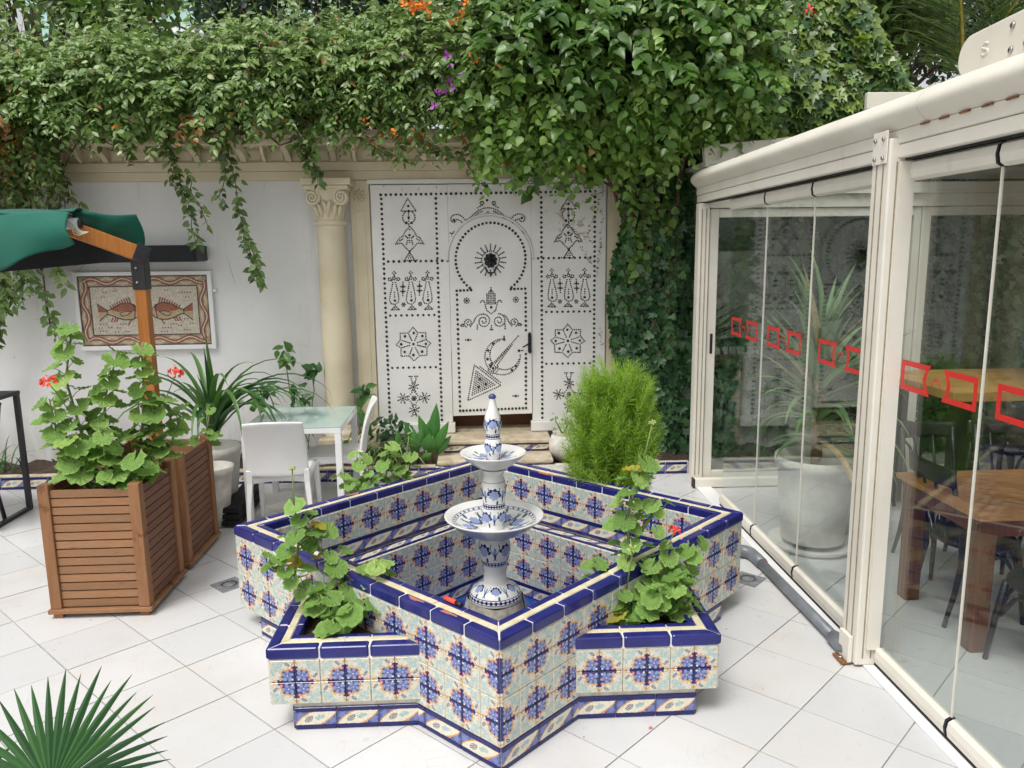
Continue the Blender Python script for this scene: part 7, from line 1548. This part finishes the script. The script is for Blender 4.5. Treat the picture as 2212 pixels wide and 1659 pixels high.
# ------------------------------------------------------------------ geraniums
GL=[raw_mesh('geranium_leaf',*(lambda t:(t[0],np.array(t[1])))(T_geran(k)),M['geran'],smooth=True) for k in range(5)]
GLY=raw_mesh('yellow_geranium_leaf',*(lambda t:(t[0],np.array(t[1])))(T_geran(9)),M['geran_y'],smooth=True)
def geranium(label,root_loc,stems,size,rg,flowers=(),buds=(),dens=1.0,yellow=.05,extra=0,group=None):
    """stems: polylines in world space; leaves on petioles around each"""
    r=empty('geranium',root_loc); tag(r,label,'geranium',group); base=Vector(root_loc); pet=MB()
    for st in stems:
        P=[Vector(p) for p in st]; L=[0]
        for a,b in zip(P,P[1:]): L.append(L[-1]+(b-a).length)
        MB().tube(st,[.011*(1-.6*k/(len(st)-1)) for k in range(len(st))],6).build('stem',M['stem'],r)
        s=L[-1]*.18; ang=rg.uniform(0,6.28)
        while s<=L[-1]+.001:
            i=max(k for k in range(len(L)-1) if L[k]<=s+1e-6); t=(s-L[i])/(L[i+1]-L[i]); p=P[i].lerp(P[i+1],t); f=s/L[-1]
            ang+=2.4+rg.uniform(-.4,.4); pl=rg.uniform(.05,.11)*(1.1-.5*f)
            d=Vector((math.cos(ang),math.sin(ang),rg.uniform(.15,.7)+.5*f)).normalized(); q=p+d*pl
            pet.tube([tuple(p),tuple(p.lerp(q,.5)+Vector((0,0,.008))),tuple(q)],.0022,4)
            nr=Vector((math.cos(ang)*.42,math.sin(ang)*.42-.18,1.0))+Vector(rg.normal(0,.22,3)); nr.normalize()
            sz=size*rg.uniform(.65,1.2)*(1-.25*f if f<.85 else .85)
            yv=Vector((math.cos(ang),math.sin(ang),-.2)); yv=(yv-nr*yv.dot(nr)).normalized(); xv=yv.cross(nr)
            me=GLY if rg.uniform()<yellow*(1.5-f) else GL[int(rg.integers(0,5))]
            o=bpy.data.objects.new('leaf',me); COL.objects.link(o); o.parent=r
            l=q-base; o.matrix_basis=Matrix(((xv.x*sz,yv.x*sz,nr.x*sz,l.x),(xv.y*sz,yv.y*sz,nr.y*sz,l.y),(xv.z*sz,yv.z*sz,nr.z*sz,l.z),(0,0,0,1)))
            s+=rg.uniform(.022,.042)/dens
    tag(pet.build('leaf_stalks',M['stem'],r),kind='stuff')
    for (a,b,rad) in flowers:
        MB().tube([a,tuple((Vector(a)+Vector(b))/2+Vector((0,0,.01))),b],.003,5).build('flower_stalk',M['stem'],r)
        fm=MB(); c=Vector(b)
        for k in range(46):
            d=Vector(rg.normal(0,1,3)); d.z=abs(d.z)*.9-.25; d.normalize(); p=c+d*rad*rg.uniform(.75,1.0); a1=d.orthogonal().normalized(); b1=d.cross(a1); s_=rad*rg.uniform(.26,.38); th=rg.uniform(0,6)
            a2=a1*math.cos(th)+b1*math.sin(th); b2=d.cross(a2)
            fm.add([p-a2*s_*.2,p+b2*s_*.7+a2*s_*.5+d*.004,p+a2*s_*1.4+d*.006,p-b2*s_*.7+a2*s_*.5+d*.004],[(0,1,2,3)])
        fm.build('flower_head',M['petal_red'],r)
    for (a,b,rad) in buds:
        MB().tube([a,b],.0035,5).build('flower_stalk',M['stem'],r); bm=MB(); c=Vector(b)
        for k in range(14):
            d=Vector(rg.normal(0,1,3)); d.z=abs(d.z)*.6; d.normalize(); bm.tube([tuple(c),tuple(c+d*rad*.7),tuple(c+d*rad)],[.002,.005,.002],5)
        bm.build('bud_cluster',M['bud'],r)
    return r
rg=np.random.default_rng(31)
S=[[(-2.20,4.45,.68),(-2.28,4.42,1.0),(-2.33,4.40,1.35),(-2.26,4.38,1.62)],[(-2.15,4.46,.68),(-2.18,4.46,1.05),(-2.14,4.45,1.25),(-2.05,4.42,1.46)],[(-2.08,4.48,.68),(-1.98,4.50,1.0),(-1.95,4.50,1.25),(-1.93,4.48,1.50)],[(-2.05,4.50,.68),(-1.92,4.50,.95),(-1.86,4.50,1.2)],
   [(-2.25,4.40,.68),(-2.38,4.36,.95),(-2.40,4.34,1.25)],[(-2.1,4.38,.68),(-2.12,4.32,.85),(-2.10,4.28,1.05)],[(-2.0,4.38,.68),(-1.96,4.34,.78),(-1.93,4.32,.86)],[(-2.12,4.40,.68),(-2.10,4.34,.74),(-2.08,4.30,.80)],[(-2.2,4.40,.68),(-2.26,4.33,.80),(-2.28,4.30,.98)],[(-2.0,4.5,.68),(-1.85,4.55,.9),(-1.78,4.58,1.08)],[(-1.98,4.42,.70),(-1.93,4.40,.76)]]
geranium('tall geranium with two coral flower heads growing in the nearer wooden box',(-2.15,4.45,.66),S,.150,rg,flowers=[((-2.30,4.36,1.15),(-2.315,4.20,1.36),.045),((-1.90,4.60,1.1),(-1.80,4.62,1.34),.045)],dens=1.0,yellow=.015)
rg=np.random.default_rng(32)
S=[[(-.62,3.42,.33),(-.72,3.38,.42),(-.86,3.34,.56),(-.98,3.34,.66)],[(-.60,3.42,.33),(-.66,3.40,.55),(-.76,3.42,.70),(-.86,3.44,.86)],[(-.58,3.40,.33),(-.52,3.36,.48),(-.46,3.34,.62)],[(-.62,3.36,.33),(-.70,3.30,.42),(-.74,3.26,.50)],[(-.60,3.34,.33),(-.58,3.26,.40),(-.56,3.20,.46)],[(-.55,3.38,.33),(-.46,3.32,.44),(-.40,3.30,.52)],[(-.66,3.30,.33),(-.66,3.24,.38),(-.64,3.18,.40)],[(-.86,3.36,.58),(-.84,3.40,.72),(-.74,3.42,.78)]]
geranium('sprawling geranium in the front left corner planter of the fountain',(-.60,3.38,.33),S,.112,rg,buds=[((-.86,3.44,.85),(-.86,3.45,1.06),.018)],dens=1.2,yellow=.03)
rg=np.random.default_rng(33)
S=[[(.72,3.42,.33),(.70,3.40,.55),(.68,3.40,.80),(.74,3.42,1.02)],[(.74,3.40,.33),(.82,3.38,.50),(.90,3.36,.66)],[(.70,3.36,.33),(.64,3.30,.42),(.58,3.28,.50)],[(.78,3.36,.33),(.86,3.30,.42),(.92,3.26,.52)],[(.80,3.40,.33),(.95,3.40,.50),(1.0,3.40,.64)],[(.76,3.32,.33),(.78,3.24,.42),(.80,3.20,.52)],[(.68,3.38,.33),(.56,3.36,.46),(.52,3.36,.58)],[(.84,3.34,.33),(.92,3.28,.38),(.95,3.22,.42)],[(.70,3.32,.33),(.66,3.24,.36),(.64,3.18,.38)],[(.72,3.40,.70),(.80,3.42,.80),(.86,3.42,.84)]]
geranium('geranium with one red flower in the front right corner planter of the fountain',(.76,3.38,.33),S,.112,rg,flowers=[((.84,3.36,.6),(.885,3.32,.76),.026)],buds=[((.74,3.42,1.0),(.80,3.44,1.24),.02),((.66,3.30,.48),(.68,3.26,.70),.03)],dens=1.3,yellow=.03)
rg=np.random.default_rng(34)
S=[[(-.66,4.84,.33),(-.70,4.86,.55),(-.80,4.90,.72)],[(-.64,4.86,.33),(-.62,4.90,.55),(-.60,4.92,.76)],[(-.62,4.86,.33),(-.50,4.92,.55),(-.44,4.95,.70)],[(-.68,4.82,.33),(-.82,4.82,.5),(-.88,4.82,.6)],[(-.66,4.86,.33),(-.72,4.92,.45),(-.76,4.95,.55)],[(-.6,4.9,.33),(-.54,4.95,.48),(-.56,4.98,.6)]]
geranium('small bright green geranium in the rear left corner planter of the fountain',(-.66,4.85,.33),S,.125,rg,dens=1.0,yellow=.0,buds=[((-.5,4.92,.6),(-.46,4.95,.86),.014)])
# geranium runner beside the strap plant and by the step
rg=np.random.default_rng(35)
geranium('young geranium leaning out beside the strap-leaved plant',(-1.95,5.55,.6),[[(-2.0,5.5,.62),(-1.95,5.42,.75),(-1.90,5.40,.92)],[(-2.0,5.5,.62),(-1.92,5.42,.70),(-1.86,5.40,.78)]],.09,rg,dens=.7)
geranium('small geranium sprig in the peeling pot right of the step',(.76,7.0,.34),[[(.78,7.0,.34),(.74,6.98,.42),(.70,6.97,.50)],[(.78,7.0,.34),(.82,6.98,.42),(.80,6.97,.50)]],.06,rg,dens=.8)
pk=empty('peeling_pot',(.80,7.02,.08)); tag(pk,'round pot with peeling white paint right of the doorstep','pot')
pot(pk,(.80,7.02,.08),[(.06,0),(.10,.02),(.145,.10),(.15,.17),(.125,.245),(.10,.265),(.115,.28),(.10,.28),(.01,.26)],M['peelpot'])
# ------------------------------------------------------------------ feathery bush in the rear right planter
kb=empty('feathery_bush',(.86,4.86,.33)); tag(kb,'bright lime green feathery bush in the rear right corner planter','bush')
rg=np.random.default_rng(41); lp=[];ld=[];ln=[];ls=[];stm=MB()
for k in range(430):
    # plume tips on the surface of an egg, a few inside
    a=rg.uniform(0,6.28); f=rg.uniform(0,1)**.75; z=.42+.94*f*rg.uniform(.92,1.04)
    R=.335*(math.sin((.16+f*.72)*math.pi)**.6)*(1.0 if k%3 else .6)*rg.uniform(.85,1.06)

    tip=Vector((.865+R*math.cos(a),4.87+R*.9*math.sin(a),z)); L=rg.uniform(.22,.36)
    out=Vector((math.cos(a)*.42,math.sin(a)*.42,1)).normalized(); b0=tip-out*L; b0.x=.865+(b0.x-.865)*.8; b0.y=4.87+(b0.y-4.87)*.8
    b0.z=max(b0.z,.33)
    ax=(tip-b0); LL=ax.length; ax.normalize(); nn=int(LL/.0040)
    e1=ax.orthogonal().normalized(); e2=ax.cross(e1)
    for j in range(nn):
        t=j/nn; p=b0.lerp(tip,t); th=j*2.39996; rad=.056*(1-t)**.55+.012
        o=(e1*math.cos(th)+e2*math.sin(th))+ax*(.55+.5*t)
        # side twig point then needles
        q_=p+o.normalized()*rad*rg.uniform(0,.55); lp.append(q_);ld.append(o+Vector(rg.normal(0,.25,3)));ln.append(Vector((0,-.4,1)));ls.append(rad*rg.uniform(.65,1.05)+.008)
    stm.tube([(.865+.03*math.cos(a),4.87+.03*math.sin(a),.30),tuple(b0),tuple(tip)],[.004,.002,.001],4)
scatter(kb,M['kochia'],T_needle(),np.array([tuple(v) for v in lp]),np.array([tuple(v) for v in ld]),np.array([tuple(v) for v in ln])+rg.normal(0,.4,(len(lp),3)),np.array(ls),rg.uniform(0,1,len(lp)))
tag(stm.build('stems',M['stem'],kb),kind='stuff')
# ------------------------------------------------------------------ yucca in the veranda
yu=empty('potted_yucca',(2.29,4.98,0)); tag(yu,'yucca with long pale leaves in a big white pot behind the glass','plant')
pot(yu,(2.29,4.98,0),[(.19,.05),(.205,.055),(.225,.30),(.25,.56),(.268,.575),(.27,.64),(.245,.64),(.23,.58),(.01,.56)],M['whitepot'])
pot(yu,(2.29,4.98,0),[(.22,0),(.26,.006),(.29,.045),(.275,.045),(.25,.02),(.01,.02)],M['whitepot'],'saucer')
MB().tube([(2.29,4.98,.55),(2.28,4.97,.95),(2.27,4.98,1.2)],[.04,.035,.03],8).build('trunk',M['stembrown'],yu)
rg=np.random.default_rng(51)
for k in range(95):
    z=rg.uniform(.70,1.30); f=(z-.70)/.60; az=rg.uniform(0,6.28); L=rg.uniform(.45,.80); el=.1+1.25*f+rg.uniform(-.25,.25)
    if math.cos(az)<0 : L=min(L,.34/max(.05,abs(math.cos(az))*max(.35,math.cos(el))))
    strap((2.28,4.98,z),az,L,.056,el,rg.uniform(.1,.9) if f>.45 else rg.uniform(1.0,2.3),n=9).build('leaf',M['yucca'] if rg.uniform()>.06 else M['straw'],yu)
# ------------------------------------------------------------------ fan palm leaf in the near left corner
fp=empty('fan_palm',(-1.20,2.02,0)); tag(fp,'dark green fan palm leaf rising at the lower left corner','palm')
def fanleaf(c,R,face,up,a0,a1,n,rg):
    c=Vector(c); f=Vector(face).normalized(); u=Vector(up); u=(u-f*u.dot(f)).normalized(); s=u.cross(f)
    for k in range(n):
        a=math.radians(a0+(a1-a0)*k/(n-1)); d=s*math.cos(a)+u*math.sin(a); w=f.cross(d)
        L=R*(1-.12*abs(math.sin(k*1.7)))*(.80+.20*math.sin(a)); m=MB(); vs=[];da=math.radians((a1-a0)/(n-1))
        bend=rg.uniform(.02,.10)
        for t,wf in ((.04,1.0),(.22,1.0),(.44,1.0),(.56,1.0),(.72,.74),(.87,.40),(.985,.05)):
            hw=math.tan(da/2)*t*L*1.04 if t<=.45 else .0; hw=max(hw,0) if t<=.45 else math.tan(da/2)*.45*L*1.04*wf
            p=c+d*(t*L)-Vector((0,0,1))*(bend*t*t*L)+f*(.10*L*t*(1-t))
            lift=f*(hw*.55)
            vs+=[p-w*hw-lift,p+lift*.6,p+w*hw-lift]
        fs=[]
        for i in range(6):
            for j in (0,1): fs.append((i*3+j,i*3+j+1,i*3+4+j,i*3+3+j))
        m.add(vs,fs); m.build('leaf_segment',M['fan'],fp)
rg=np.random.default_rng(61)
fanleaf((-1.262,2.06,.505),.405,(.22,-.62,.78),(.04,.5,1),-14,196,29,rg)
fanleaf((-1.66,2.12,.36),.34,(.5,-.6,.6),(0,.3,1),10,170,20,rg)
for q in ((-1.262,2.06,.50),(-1.66,2.12,.36)): MB().tube([(-1.30,1.98,.05),((q[0]-1.30)/2,q[1]-.06,q[2]*.6),q],[.016,.012,.008],6).build('leaf_stalk',M['stem'],fp)
MB().lathe((-1.30,1.98,0),[(.13,0),(.17,.10),(.19,.24),(.17,.24),(.16,.2),(.01,.19)],28,uv=False).build('pot',M['terracotta'],fp)
# fallen bits on the floor
for (x,y,c,lb) in ((1.42,6.45,'canna','small green fallen leaf on the white floor near the veranda door'),(-.88,6.35,'straw','small dry leaf on the floor under the glass table'),(.70,2.98,'petal_red','tiny red petal on the floor right of the fountain')):
    s=.018 if c!='petal_red' else .010
    o=MB().add([(x,y,.004),(x+s,y+s*.6,.010),(x+s*2.2,y+.002,.006),(x+s,y-s*.6,.009)],[(0,3,2,1)]).build('fallen_leaf' if c!='petal_red' else 'fallen_petal',M[c]); tag(o,lb,'leaf' if c!='petal_red' else 'petal')

lit=MB(); rg=np.random.default_rng(71)
for k in range(70):
    x=rg.uniform(-3.6,1.7); y=rg.choice([rg.uniform(6.2,6.75),rg.uniform(2.6,6.6)]); s=rg.uniform(.003,.011); a=rg.uniform(0,6.28)
    if abs((x-FC[0])/HX)+abs((y-FC[1])/HY)<1.05 or abs(x-.055)<1.05 and abs(y-4.03)<1.05: continue
    c,d=math.cos(a)*s,math.sin(a)*s; lit.add([(x,y,.002),(x+c-d*.4,y+d+c*.4,.005),(x+2*c,y+2*d,.003),(x+c+d*.4,y+d-c*.4,.0045)],[(0,3,2,1)])
tag(lit.build('leaf_litter',M['straw_dark']),kind='stuff')
